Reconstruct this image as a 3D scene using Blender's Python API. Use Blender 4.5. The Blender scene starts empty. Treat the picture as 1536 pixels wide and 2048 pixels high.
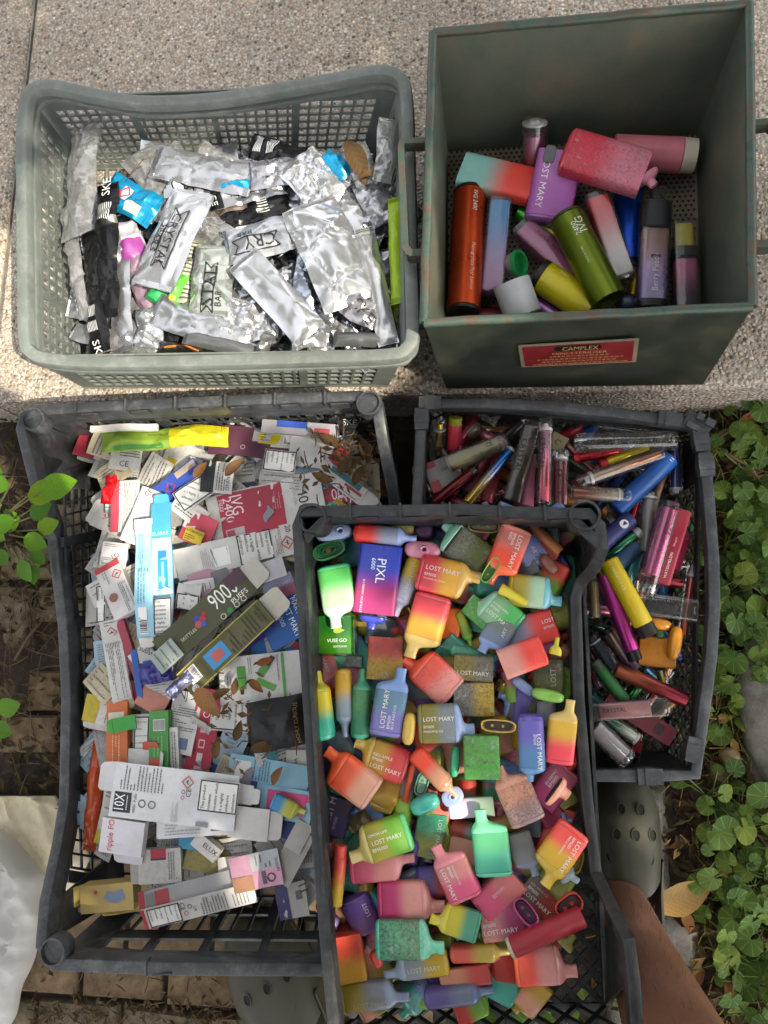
import bpy, math, random
from mathutils import Vector, Matrix, noise
C = bpy.context.scene.collection
SC = bpy.context.scene
rnd = random.Random(7)
R = math.radians
# ------------------------------------------------------------------ camera
F, H = 1538.0, 1.0
NAD = (950.0, 1300.0)
_w = Vector(((NAD[0]-768)/F, -(NAD[1]-1024)/F, -1.0)).normalized()
_Z = -_w
_Y = (Vector((0, 1, 0)) - _Z*_Z.y).normalized()
_X = _Y.cross(_Z)
M3 = Matrix((_X, _Y, _Z))
cam = bpy.data.cameras.new('camera')
camo = bpy.data.objects.new('camera', cam); C.objects.link(camo)
cam.sensor_fit = 'VERTICAL'; cam.sensor_height = 36.0; cam.lens = 36.0*F/2048.0
cam.clip_start = 0.02; cam.clip_end = 500
camo.matrix_world = Matrix.Translation((0, 0, H)) @ M3.to_4x4()
SC.camera = camo
# ------------------------------------------------------------------ sky and sun
SUN_AZ, SUN_EL = R(-30), R(50)
SUN = Vector((math.cos(SUN_EL)*math.cos(SUN_AZ), math.cos(SUN_EL)*math.sin(SUN_AZ), math.sin(SUN_EL)))
W = bpy.data.worlds.new('World'); SC.world = W; W.use_nodes = True
nt = W.node_tree; bg = nt.nodes['Background']
sky = nt.nodes.new('ShaderNodeTexSky'); sky.sky_type = 'NISHITA'; sky.sun_disc = False
sky.sun_elevation = SUN_EL; sky.sun_rotation = R(90)-SUN_AZ
sky.air_density = 1.0; sky.dust_density = 3.0; sky.ozone_density = 1.0
hs = nt.nodes.new('ShaderNodeHueSaturation'); hs.inputs['Saturation'].default_value = 0.14
nt.links.new(sky.outputs[0], hs.inputs['Color']); nt.links.new(hs.outputs[0], bg.inputs['Color'])
bg.inputs['Strength'].default_value = 0.15
sl = bpy.data.lights.new('sun', 'SUN'); sl.energy = 2.2; sl.angle = R(0.5); sl.color = (1.0, 0.91, 0.74)
slo = bpy.data.objects.new('sun', sl); C.objects.link(slo)
slo.rotation_euler = SUN.to_track_quat('Z', 'Y').to_euler(); slo.location = SUN*6
SC.view_settings.view_transform = 'Standard'
try: SC.view_settings.look = 'None'
except Exception: pass
SC.view_settings.gamma = 1.0; SC.view_settings.use_curve_mapping = False
SC.view_settings.exposure = 1.85
SC.render.engine = 'CYCLES'
SC.cycles.max_bounces = 8; SC.cycles.transparent_max_bounces = 12; SC.cycles.caustics_reflective = False; SC.cycles.caustics_refractive = False
# ------------------------------------------------------------------ pixel -> world
def ray(u, v):
    return M3 @ Vector(((u-768)/F, -(v-1024)/F, -1.0))
def P(u, v, z):
    d = ray(u, v); t = (z-H)/d.z
    return Vector((0, 0, H)) + d*t
def PP(u, v, p0, n):
    d = ray(u, v); o = Vector((0, 0, H)); t = (p0-o).dot(n)/d.dot(n)
    return o+d*t
def MPP(u, v, z):
    return ((P(u+5, v, z)-P(u-5, v, z)).length/10 + (P(u, v+5, z)-P(u, v-5, z)).length/10)/2
def proj(p):
    q = M3.transposed() @ (Vector(p)-Vector((0, 0, H)))
    return (768+F*q.x/-q.z, 1024-F*q.y/-q.z)
# ------------------------------------------------------------------ materials
def lin(c):
    c /= 255.0
    return c/12.92 if c <= 0.04045 else ((c+0.055)/1.055)**2.4
def hx(h):
    return (lin(int(h[0:2], 16)), lin(int(h[2:4], 16)), lin(int(h[4:6], 16)), 1.0)
_mc = {}
def _new(name):
    m = bpy.data.materials.new(name); m.use_nodes = True
    return m, m.node_tree, m.node_tree.nodes['Principled BSDF']
def _noise(nt, scale, detail=3, coord='Object', rough=0.6):
    tc = nt.nodes.new('ShaderNodeTexCoord'); n = nt.nodes.new('ShaderNodeTexNoise'); n.noise_dimensions = '4D'
    oi = nt.nodes.new('ShaderNodeObjectInfo'); mu = nt.nodes.new('ShaderNodeMath'); mu.operation = 'MULTIPLY'; mu.inputs[1].default_value = 37.0
    nt.links.new(oi.outputs['Random'], mu.inputs[0]); nt.links.new(mu.outputs[0], n.inputs['W'])
    n.inputs['Scale'].default_value = scale; n.inputs['Detail'].default_value = detail; n.inputs['Roughness'].default_value = rough
    nt.links.new(tc.outputs[coord], n.inputs['Vector'])
    return n
def _ramp(nt, src, stops):
    r = nt.nodes.new('ShaderNodeValToRGB')
    e = r.color_ramp.elements
    while len(e) < len(stops): e.new(0.5)
    for k, (p, c) in enumerate(stops): e[k].position = p; e[k].color = c
    nt.links.new(src, r.inputs[0]); return r
def _mix(nt, fac, a, b, mode='MIX'):
    m = nt.nodes.new('ShaderNodeMix'); m.data_type = 'RGBA'; m.blend_type = mode
    for s, x in ((m.inputs[0], fac), (m.inputs[6], a), (m.inputs[7], b)):
        if hasattr(x, 'links') or isinstance(x, bpy.types.NodeSocket): nt.links.new(x, s)
        else: s.default_value = x
    return m.outputs[2]
def _bump(nt, b, src, strength, dist=0.001):
    bp = nt.nodes.new('ShaderNodeBump'); bp.inputs['Strength'].default_value = strength; bp.inputs['Distance'].default_value = dist
    nt.links.new(src, bp.inputs['Height']); nt.links.new(bp.outputs[0], b.inputs['Normal'])
W4 = (1, 1, 1, 1); K4 = (0, 0, 0, 1)
def mat(h, rough=0.5, metal=0.0, dirt=0.0, bump=0.0, bscale=300, coat=0.0, sheen=0, spec=0.5):
    key = ('m', h, rough, metal, dirt, bump, bscale, coat, spec)
    if key in _mc: return _mc[key]
    m, nt, b = _new('plain_'+h)
    b.inputs['Roughness'].default_value = rough; b.inputs['Metallic'].default_value = metal
    b.inputs['Coat Weight'].default_value = coat; b.inputs['Coat Roughness'].default_value = 0.12
    b.inputs['Specular IOR Level'].default_value = spec
    col = hx(h)
    b.inputs['Base Color'].default_value = col
    if dirt > 0:
        n = _noise(nt, 160, 6, rough=0.75)
        r = _ramp(nt, n.outputs[0], [(0.50, K4), (0.66, (dirt, dirt, dirt, 1))])
        o = _mix(nt, r.outputs[0], col, (0.055, 0.042, 0.03, 1))
        n2 = _noise(nt, 25, 2)
        r2 = _ramp(nt, n2.outputs[0], [(0.3, (0.82, 0.82, 0.82, 1)), (0.7, (1.06, 1.06, 1.06, 1))])
        nt.links.new(_mix(nt, 1.0, o, r2.outputs[0], 'MULTIPLY'), b.inputs['Base Color'])
        rr = _ramp(nt, n2.outputs[0], [(0.3, (max(rough-.1, .05),)*3+(1,)), (0.7, (min(rough+.2, 1),)*3+(1,))])
        nt.links.new(rr.outputs[0], b.inputs['Roughness'])
    if bump > 0:
        n = _noise(nt, bscale, 4); _bump(nt, b, n.outputs[0], bump)
    _mc[key] = m; return m
def grad(h1, h2, dirt=0.12, rough=0.38, metal=0.0, lo=0.28, hi=0.72, axis=0, coat=0.0, h3=None):
    key = ('g', h1, h2, dirt, rough, metal, lo, hi, axis, coat, h3)
    if key in _mc: return _mc[key]
    m, nt, b = _new('fade_'+h1+'_'+h2)
    tc = nt.nodes.new('ShaderNodeTexCoord'); sx = nt.nodes.new('ShaderNodeSeparateXYZ')
    nt.links.new(tc.outputs['Generated'], sx.inputs[0])
    st = [(lo, hx(h1)), (hi, hx(h2))] if not h3 else [(lo, hx(h1)), ((lo+hi)/2, hx(h2)), (hi, hx(h3))]
    r = _ramp(nt, sx.outputs[axis], st); r.color_ramp.interpolation = 'EASE' if not h3 else 'LINEAR'
    n = _noise(nt, 330, 8, rough=0.8)
    d = min(0.78, dirt*1.5); sh = 0.10*min(dirt, 1.0)
    rd = _ramp(nt, n.outputs[0], [(0.535-sh, K4), (0.66-sh, (d, d, d, 1))])
    o = _mix(nt, rd.outputs[0], r.outputs[0], (0.07, 0.058, 0.042, 1))
    if dirt > .45:
        nf = _noise(nt, 90, 9, rough=.85); rf = _ramp(nt, nf.outputs[0], [(.55, K4), (.60, (.75,)*3+(1,))]); o = _mix(nt, rf.outputs[0], o, (.42, .41, .38, 1))
    n4 = _noise(nt, 48, 4); r4 = _ramp(nt, n4.outputs[0], [(.42-.22*min(1, dirt), K4), (.60-.14*min(1, dirt), W4)]); mm_ = nt.nodes.new('ShaderNodeMix'); mm_.data_type = 'RGBA'; nt.links.new(r4.outputs[0], mm_.inputs[0]); nt.links.new(r.outputs[0], mm_.inputs[6]); nt.links.new(o, mm_.inputs[7]); o = mm_.outputs[2]
    ns_ = _noise(nt, 700, 2); rs_ = _ramp(nt, ns_.outputs[0], [(.70, K4), (.74, (.5,)*3+(1,))]); o = _mix(nt, rs_.outputs[0], o, (.09, .07, .05, 1))
    n2 = _noise(nt, 22, 3)
    r2 = _ramp(nt, n2.outputs[0], [(0.3, (0.84, 0.83, 0.80, 1)), (0.7, (1.05, 1.05, 1.05, 1))])
    nt.links.new(_mix(nt, 1.0, o, r2.outputs[0], 'MULTIPLY'), b.inputs['Base Color'])
    rr = _ramp(nt, n2.outputs[0], [(0.3, (max(rough-.08, .05),)*3+(1,)), (0.75, (min(rough+.25, 1),)*3+(1,))])
    nt.links.new(rr.outputs[0], b.inputs['Roughness'])
    b.inputs['Metallic'].default_value = metal; b.inputs['Coat Weight'].default_value = coat
    if dirt > 0.35: _bump(nt, b, n.outputs[0], 0.5, 0.0006)
    _mc[key] = m; return m
def clear(h='f2f2f2', fac=0.05, rough=0.07, haze=0.0):
    key = ('c', h, fac, rough, haze)
    if key in _mc: return _mc[key]
    m, nt, b = _new('clear_'+h)
    out = nt.nodes['Material Output']
    tr = nt.nodes.new('ShaderNodeBsdfTransparent'); tr.inputs[0].default_value = hx(h)
    gl = nt.nodes.new('ShaderNodeBsdfGlossy'); gl.inputs['Roughness'].default_value = rough
    lw = nt.nodes.new('ShaderNodeLayerWeight'); lw.inputs[0].default_value = 0.35
    ad = nt.nodes.new('ShaderNodeMath'); ad.operation = 'MULTIPLY_ADD'; ad.inputs[1].default_value = 0.32; ad.inputs[2].default_value = fac; ad.use_clamp = True
    nt.links.new(lw.outputs['Facing'], ad.inputs[0])
    mx = nt.nodes.new('ShaderNodeMixShader'); nt.links.new(ad.outputs[0], mx.inputs[0])
    nt.links.new(tr.outputs[0], mx.inputs[1]); nt.links.new(gl.outputs[0], mx.inputs[2])
    n = _noise(nt, 120, 3); bp = nt.nodes.new('ShaderNodeBump'); bp.inputs['Strength'].default_value = 0.25; bp.inputs['Distance'].default_value = 0.001
    nt.links.new(n.outputs[0], bp.inputs['Height']); nt.links.new(bp.outputs[0], gl.inputs['Normal'])
    res = mx.outputs[0]
    if haze > 0:
        df = nt.nodes.new('ShaderNodeBsdfDiffuse'); df.inputs[0].default_value = hx('c9c8c6')
        m2 = nt.nodes.new('ShaderNodeMixShader')
        rr = _ramp(nt, n.outputs[0], [(0.35, (haze*.6,)*3+(1,)), (0.7, (min(1, haze*1.3),)*3+(1,))])
        nt.links.new(rr.outputs[0], m2.inputs[0])
        nt.links.new(res, m2.inputs[1]); nt.links.new(df.outputs[0], m2.inputs[2]); res = m2.outputs[0]
    nt.links.new(res, out.inputs['Surface'])
    _mc[key] = m; return m
def foil(h='c9cacc', rough=0.3, metal=0.8):
    key = ('f', h, rough, metal)
    if key in _mc: return _mc[key]
    m, nt, b = _new('foil_'+h)
    b.inputs['Metallic'].default_value = metal
    n = _noise(nt, 34, 6, rough=.55); n2 = _noise(nt, 18, 2)
    r = _ramp(nt, n2.outputs[0], [(0.3, tuple(x*0.85 for x in hx(h)[:3])+(1,)), (0.7, hx(h))])
    nt.links.new(r.outputs[0], b.inputs['Base Color'])
    rr = _ramp(nt, n2.outputs[0], [(0.3, (rough*.6,)*3+(1,)), (0.75, (rough+.06,)*3+(1,))]); nt.links.new(rr.outputs[0], b.inputs['Roughness'])
    _bump(nt, b, n.outputs[0], 0.10, 0.003)
    _mc[key] = m; return m
# ------------------------------------------------------------------ mesh helpers
class MB:
    def __init__(s): s.v = []; s.f = []
    def quad(s, a, b, c, d):
        k = len(s.v); s.v += [tuple(a), tuple(b), tuple(c), tuple(d)]; s.f.append((k, k+1, k+2, k+3))
    def poly(s, pts):
        k = len(s.v); s.v += [tuple(p) for p in pts]; s.f.append(tuple(range(k, k+len(pts))))
    def bar(s, a, b, w, n, hw, hn):
        a, b = Vector(a), Vector(b); k = len(s.v)
        for p in (a, b):
            for i, j in ((-1, -1), (1, -1), (1, 1), (-1, 1)): s.v.append(tuple(p+w*(hw*i)+n*(hn*j)))
        s.f += [(k, k+3, k+2, k+1), (k+4, k+5, k+6, k+7)]+[(k+i, k+(i+1) % 4, k+4+(i+1) % 4, k+4+i) for i in range(4)]
    def box(s, x0, x1, y0, y1, z0, z1, m=None):
        k = len(s.v); pts = [Vector((x, y, z)) for z in (z0, z1) for x, y in ((x0, y0), (x1, y0), (x1, y1), (x0, y1))]
        if m: pts = [m @ p for p in pts]
        s.v += [tuple(p) for p in pts]
        s.f += [(k, k+3, k+2, k+1), (k+4, k+5, k+6, k+7)]+[(k+i, k+(i+1) % 4, k+4+(i+1) % 4, k+4+i) for i in range(4)]
    def loft(s, secs, n=24, capa=True, capb=True):
        """secs: (x, cy, cz, hy, hz, power)"""
        k0 = len(s.v)
        for (x, cy, cz, hy, hz, pw) in secs:
            for i in range(n):
                t = 2*math.pi*i/n; c, q = math.cos(t), math.sin(t); e = 2.0/pw
                s.v.append((x, cy+hy*math.copysign(abs(c)**e, c), cz+hz*math.copysign(abs(q)**e, q)))
        for j in range(len(secs)-1):
            a = k0+j*n
            for i in range(n):
                i2 = (i+1) % n
                s.f.append((a+i, a+i2, a+n+i2, a+n+i))
        if capa: s.f.append(tuple(k0+i for i in reversed(range(n))))
        if capb: s.f.append(tuple(k0+(len(secs)-1)*n+i for i in range(n)))
    def limb(s, pts, rad, n=14):
        pts = [Vector(p) for p in pts]; k0 = len(s.v); up = Vector((0.13, 0.21, 1)).normalized()
        for j, p in enumerate(pts):
            d = (pts[min(j+1, len(pts)-1)]-pts[max(j-1, 0)]).normalized()
            a = d.cross(up)
            if a.length < 1e-3: a = d.cross(Vector((1, 0, 0)))
            a.normalize(); b = a.cross(d)
            r = rad[j] if isinstance(rad, (list, tuple)) else rad
            for i in range(n):
                t = 2*math.pi*i/n; s.v.append(tuple(p+a*(r*math.cos(t))+b*(r*math.sin(t))))
        for j in range(len(pts)-1):
            a = k0+j*n
            for i in range(n): s.f.append((a+i, a+(i+1) % n, a+n+(i+1) % n, a+n+i))
        s.f.append(tuple(k0+i for i in reversed(range(n)))); s.f.append(tuple(k0+(len(pts)-1)*n+i for i in range(n)))
    def sweep(s, pts, w, h, closed=False, ch=0.25):
        """rounded rectangular profile, top face on the path, hanging down by h"""
        pts = [Vector(p) for p in pts]; N = len(pts); k0 = len(s.v)
        c = min(w, h)*ch
        prof = [(-w/2, -h), (w/2, -h), (w/2, -c), (w/2-c*.3, -c*.3), (w/2-c, 0), (-w/2+c, 0), (-w/2+c*.3, -c*.3), (-w/2, -c)]
        n = len(prof)
        for j in range(N):
            a = pts[(j-1) % N] if closed or j > 0 else pts[j]; b = pts[(j+1) % N] if closed or j < N-1 else pts[j]
            d = b-a; d.z = 0; d.normalize(); side = Vector((d.y, -d.x, 0))
            for (x, y) in prof: s.v.append(tuple(pts[j]+side*x+Vector((0, 0, y))))
        for j in range(N if closed else N-1):
            a = k0+j*n; b = k0+((j+1) % N)*n
            for i in range(n): s.f.append((a+i, b+i, b+(i+1) % n, a+(i+1) % n))
        if not closed:
            s.f.append(tuple(k0+i for i in range(n))); s.f.append(tuple(k0+(N-1)*n+i for i in reversed(range(n))))
    def mesh(s, name, angle=40):
        me = bpy.data.meshes.new(name); me.from_pydata(s.v, [], s.f); me.update()
        if angle is not None:
            me.polygons.foreach_set('use_smooth', [True]*len(me.polygons))
            me.set_sharp_from_angle(angle=R(angle))
        return me
def part(name, mb, m, parent, angle=40, world=False):
    me = mb.mesh(name, angle) if isinstance(mb, MB) else mb
    if not len(me.materials): me.materials.append(m)
    o = bpy.data.objects.new(name, me); C.objects.link(o)
    if parent is not None:
        o.parent = parent
        if world: o.matrix_parent_inverse = parent.matrix_basis.inverted()
    return o
def thing(name, label, cat, m=None, group=None, kind=None):
    o = bpy.data.objects.new(name, None); C.objects.link(o); o.empty_display_size = 0.01
    if m is not None: o.matrix_basis = m if isinstance(m, Matrix) else Matrix.Translation(m)
    if label: o['label'] = label
    if cat: o['category'] = cat
    if group: o['group'] = group
    if kind: o['kind'] = kind
    return o
def frame(A, B, roll=0.0, up=Vector((0, 0, 1))):
    x = (B-A).normalized(); y = up.cross(x)
    if y.length < 1e-4: y = Vector((0, 1, 0))
    y.normalize(); z = x.cross(y)
    m = Matrix((x, y, z)).transposed().to_4x4(); m.translation = A
    return m @ Matrix.Rotation(roll, 4, 'X')
def catmull(pts, n=6, closed=True):
    pts = [Vector(p) for p in pts]; N = len(pts); out = []
    for i in range(N if closed else N-1):
        g = lambda k: pts[k % N] if closed else pts[max(0, min(N-1, k))]
        p0, p1, p2, p3 = g(i-1), g(i), g(i+1), g(i+2)
        for j in range(n):
            t = j/n
            out.append(0.5*((2*p1)+(p2-p0)*t+(2*p0-5*p1+4*p2-p3)*t*t+(3*p1-p0-3*p2+p3)*t**3))
    if not closed: out.append(pts[-1])
    return out
_tc = {}
def text_geo(s):
    if s in _tc: return _tc[s]
    cu = bpy.data.curves.new('lettering', 'FONT'); cu.body = s; cu.resolution_u = 2; cu.fill_mode = 'FRONT'
    ob = bpy.data.objects.new('lettering', cu)
    me = bpy.data.meshes.new_from_object(ob)
    vs = [v.co.copy() for v in me.vertices]; fs = [tuple(p.vertices) for p in me.polygons]
    bpy.data.objects.remove(ob); bpy.data.curves.remove(cu); bpy.data.meshes.remove(me)
    if vs:
        x0 = min(v.x for v in vs); x1 = max(v.x for v in vs); y0 = 0.0; y1 = 0.72
    else: x0, x1, y0, y1 = 0, 1, 0, 1
    _tc[s] = ([(v.x-x0, v.y-(y0+y1)/2) for v in vs], fs, x1-x0, y1-y0)
    return _tc[s]
def put_text(th, s, x, y, width, rot, m, surf, lift=0.0006, maxh=None, align='L', bold=1.0):
    vs, fs, w, h = text_geo(s)
    if not vs: return
    k = width/w; ky = k*bold
    if maxh and h*ky > maxh: q_ = maxh/(h*ky); ky *= q_; k *= q_
    c, q = math.cos(rot), math.sin(rot); out = []
    off = 0 if align == 'L' else -w/2
    for (a, b) in vs:
        a = (a+off)*k; b = b*ky
        X = x+a*c-b*q; Y = y+a*q+b*c
        out.append((X, Y, surf(X, Y)+lift))
    mb = MB(); mb.v = out; mb.f = fs
    return part('lettering', mb, m, th, None)
# ------------------------------------------------------------------ builders for the small things
DARK = lambda: mat('1c1916', 0.6)
PRINT = lambda h='e6e2da': mat(h, 0.55)
def se_surf(hy, hz, pw, cy=0.0):
    def f(x, y):
        t = min(0.98, abs((y-cy)/hy)); return hz*(1-t**pw)**(1.0/pw)
    return f
def lm(d, flavour=None, second='BM600', w=0.55, y0=0.13, start=None, main='LOST MARY', h='e9e4da'):
    """two or three lines of print on a flat body, d = reading direction along the axis"""
    out = [(main, d, start if start is not None else (0.12 if d > 0 else 0.63), y0*1.0, w, h)]
    if second: out.append((second, d, out[0][2], y0-0.19, w*0.34, h))
    if flavour: out.append((flavour, d, out[0][2], y0-0.31, w*0.62, h))
    return out
VDESC = []
def vape(kind, a, b, w, z, c1, c2, cm, label, ms=1, text=(), dirt=0.12, dz=0.0, roll=0.0, base=None, group=None, rough=0.38, name='vape', cat='vape', metal=0.0, clearcase=None, lo=0.28, hi=0.72):
    um, vm = (a[0]+b[0])/2, (a[1]+b[1])/2
    mpp = MPP(um, vm, z)
    A = P(a[0], a[1], z-dz/2); B = P(b[0], b[1], z+dz/2)
    L = (B-A).length; w = w*mpp
    th = thing(name, label, cat, frame(A, B, roll), group)
    VDESC.append((um, vm, label))
    bm_ = grad(c1, c2, dirt, rough, metal, lo, hi) if c2 else mat(c1, rough, metal, dirt)
    capm = mat(cm or c2 or c1, 0.22, 0, dirt*0.5, coat=0.5)
    basem = mat(base or c1, 0.25, 0, dirt*0.5, coat=0.4)
    HY = w/2
    if kind == 'flat':
        HZ = w*0.235; pw = 4.5
        xb, xs = 0.075*L, 0.66*L
        mb = MB(); mb.loft([(xb, 0, 0, HY*.955, HZ*.94, pw), (xb+.0008, 0, 0, HY, HZ, pw), (xs-.0008, 0, 0, HY, HZ, pw), (xs, 0, 0, HY*.955, HZ*.94, pw)])
        part('body', mb, bm_, th)
        mb = MB(); mb.loft([(0, 0, 0, HY*.74, HZ*.55, 3), (.008*L, 0, 0, HY*.88, HZ*.8, 3.5), (.03*L, 0, 0, HY*.97, HZ*.95, 4), (.055*L, 0, 0, HY, HZ, pw), (xb-.0002, 0, 0, HY*.99, HZ*.98, pw)])
        part('base_cap', mb, basem, th)
        o = ms*w
        S = [(.6605, 0, .99, .985, 4.5), (.685, 0, 1.0, .99, 4.2), (.715, .005, .97, .95, 3.6), (.745, .025, .89, .87, 3.2), (.77, .065, .75, .76, 2.8), (.79, .115, .58, .66, 2.5), (.808, .155, .44, .58, 2.3), (.83, .18, .36, .54, 2.2), (.87, .195, .325, .5, 2.2), (.94, .2, .32, .47, 2.3), (.995, .2, .34, .46, 2.4), (1.0, .2, .31, .42, 2.4), (.997, .2, .24, .3, 2.2), (.96, .2, .2, .22, 2.1)]
        mb = MB(); mb.loft([(x*L, c*o, 0, hy*HY, hz*HZ, p) for x, c, hy, hz, p in S])
        part('mouthpiece', mb, capm, th)
        surf = se_surf(HY, HZ, pw); x0, x1 = 0, L
    elif kind == 'slab':       # body with two end caps, mouth end out of sight or missing
        HZ = w*0.235; pw = 4.5
        mb = MB(); mb.loft([(.07*L, 0, 0, HY*.95, HZ*.93, pw), (.075*L, 0, 0, HY, HZ, pw), (.995*L, 0, 0, HY, HZ, pw), (L, 0, 0, HY*.92, HZ*.85, pw)])
        part('body', mb, bm_, th)
        mb = MB(); mb.loft([(0, 0, 0, HY*.74, HZ*.55, 3), (.012*L, 0, 0, HY*.9, HZ*.8, 3.5), (.04*L, 0, 0, HY*.985, HZ*.97, 4.2), (.0695*L, 0, 0, HY*.985, HZ*.98, pw)])
        part('base_cap', mb, basem, th)
        surf = se_surf(HY, HZ, pw)
    elif kind == 'shell':      # bare sleeve with both caps gone, end open
        HZ = w*0.2; pw = 9
        mb = MB(); mb.loft([(0, 0, 0, HY*.99, HZ*.98, pw), (.01*L, 0, 0, HY, HZ, pw), (.99*L, 0, 0, HY, HZ, pw), (L, 0, 0, HY*.97, HZ*.94, pw), (.995*L, 0, 0, HY*.93, HZ*.84, pw), (.75*L, 0, 0, HY*.92, HZ*.83, pw)], n=28)
        part('sleeve', mb, bm_, th)
        mb = MB(); mb.box(.7*L, .92*L, -HY*.8, HY*.8, -HZ*.6, HZ*.6); part('battery', mb, mat('4a4038', .6, 0, .4), th)
        surf = se_surf(HY, HZ, pw)
    elif kind == 'edge':
        HZ = w*0.62; pw = 2.6
        mb = MB(); mb.loft([(.08*L, 0, 0, HY*.95, HZ*.95, pw), (.084*L, 0, 0, HY, HZ, pw), (.70*L, 0, 0, HY, HZ, pw), (.704*L, 0, 0, HY*.95, HZ*.95, pw)])
        part('body', mb, bm_, th)
        mb = MB(); mb.loft([(0, 0, 0, HY*.35, HZ*.5, 2), (.012*L, 0, 0, HY*.66, HZ*.8, 2.2), (.04*L, 0, 0, HY*.92, HZ*.96, 2.5), (.0795*L, 0, 0, HY*.99, HZ*.99, pw)])
        part('base_cap', mb, basem, th)
        S = [(.7045, 1, 1, 2.6), (.725, .99, .99, 2.5), (.75, .92, .93, 2.4), (.775, .78, .8, 2.3), (.80, .6, .62, 2.2), (.83, .46, .5, 2.1), (.87, .4, .42, 2), (.99, .37, .38, 2), (1.0, .33, .34, 2), (.995, .24, .24, 2), (.96, .2, .2, 2)]
        mb = MB(); mb.loft([(x*L, 0, 0, hy*HY, hz*HZ, p) for x, hy, hz, p in S]); part('mouthpiece', mb, capm, th)
        surf = se_surf(HY, HZ, pw)
    elif kind == 'pill':       # rounded at both ends, small mouth at the tip
        HZ = w*0.45; pw = 3
        mb = MB(); mb.loft([(.10*L, 0, 0, HY*.96, HZ*.96, pw), (.104*L, 0, 0, HY, HZ, pw), (.80*L, 0, 0, HY, HZ, pw), (.804*L, 0, 0, HY*.96, HZ*.96, pw)]); part('body', mb, bm_, th)
        mb = MB(); mb.loft([(0, 0, 0, HY*.5, HZ*.4, 2.2), (.015*L, 0, 0, HY*.76, HZ*.74, 2.4), (.05*L, 0, 0, HY*.96, HZ*.95, 2.8), (.0995*L, 0, 0, HY*.99, HZ*.99, pw)]); part('base_cap', mb, basem, th)
        S = [(.8045, 0, 1, 1, 3), (.83, 0, .98, .98, 2.8), (.86, 0, .85, .88, 2.5), (.885, .06, .6, .68, 2.3), (.90, .1, .4, .5, 2.2), (.92, .12, .34, .42, 2.1), (1.0, .12, .33, .4, 2.1), (.995, .12, .22, .26, 2), (.97, .12, .2, .2, 2)]
        mb = MB(); mb.loft([(x*L, c*w*ms, 0, hy*HY, hz*HZ, p) for x, c, hy, hz, p in S]); part('mouthpiece', mb, capm, th)
        surf = se_surf(HY, HZ, pw)
    elif kind == 'tube':
        HZ = HY; pw = 2
        mb = MB(); mb.loft([(0, 0, 0, HY*.9, HZ*.9, 2), (.01*L, 0, 0, HY, HZ, 2), (.985*L, 0, 0, HY, HZ, 2), (L, 0, 0, HY*.93, HZ*.93, 2), (.997*L, 0, 0, HY*.8, HZ*.8, 2), (.95*L, 0, 0, HY*.78, HZ*.78, 2)]); part('body', mb, bm_, th)
        if cm:
            mb = MB(); mb.loft([(-.13*L, 0, 0, HY*.8, HZ*.8, 2), (-.115*L, 0, 0, HY*.95, HZ*.95, 2), (-.001*L, 0, 0, HY*.97, HZ*.97, 2)]); part('end_cap', mb, capm, th)
        surf = se_surf(HY, HZ, 2)
    for i_, (s, d, x, y, tw, h) in enumerate(text):
        put_text(th, s, x*L, y*w, tw*L, 0 if d > 0 else math.pi, PRINT(h), surf, maxh=w*(0.22 if i_ == 0 else 0.10))
    return th
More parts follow.
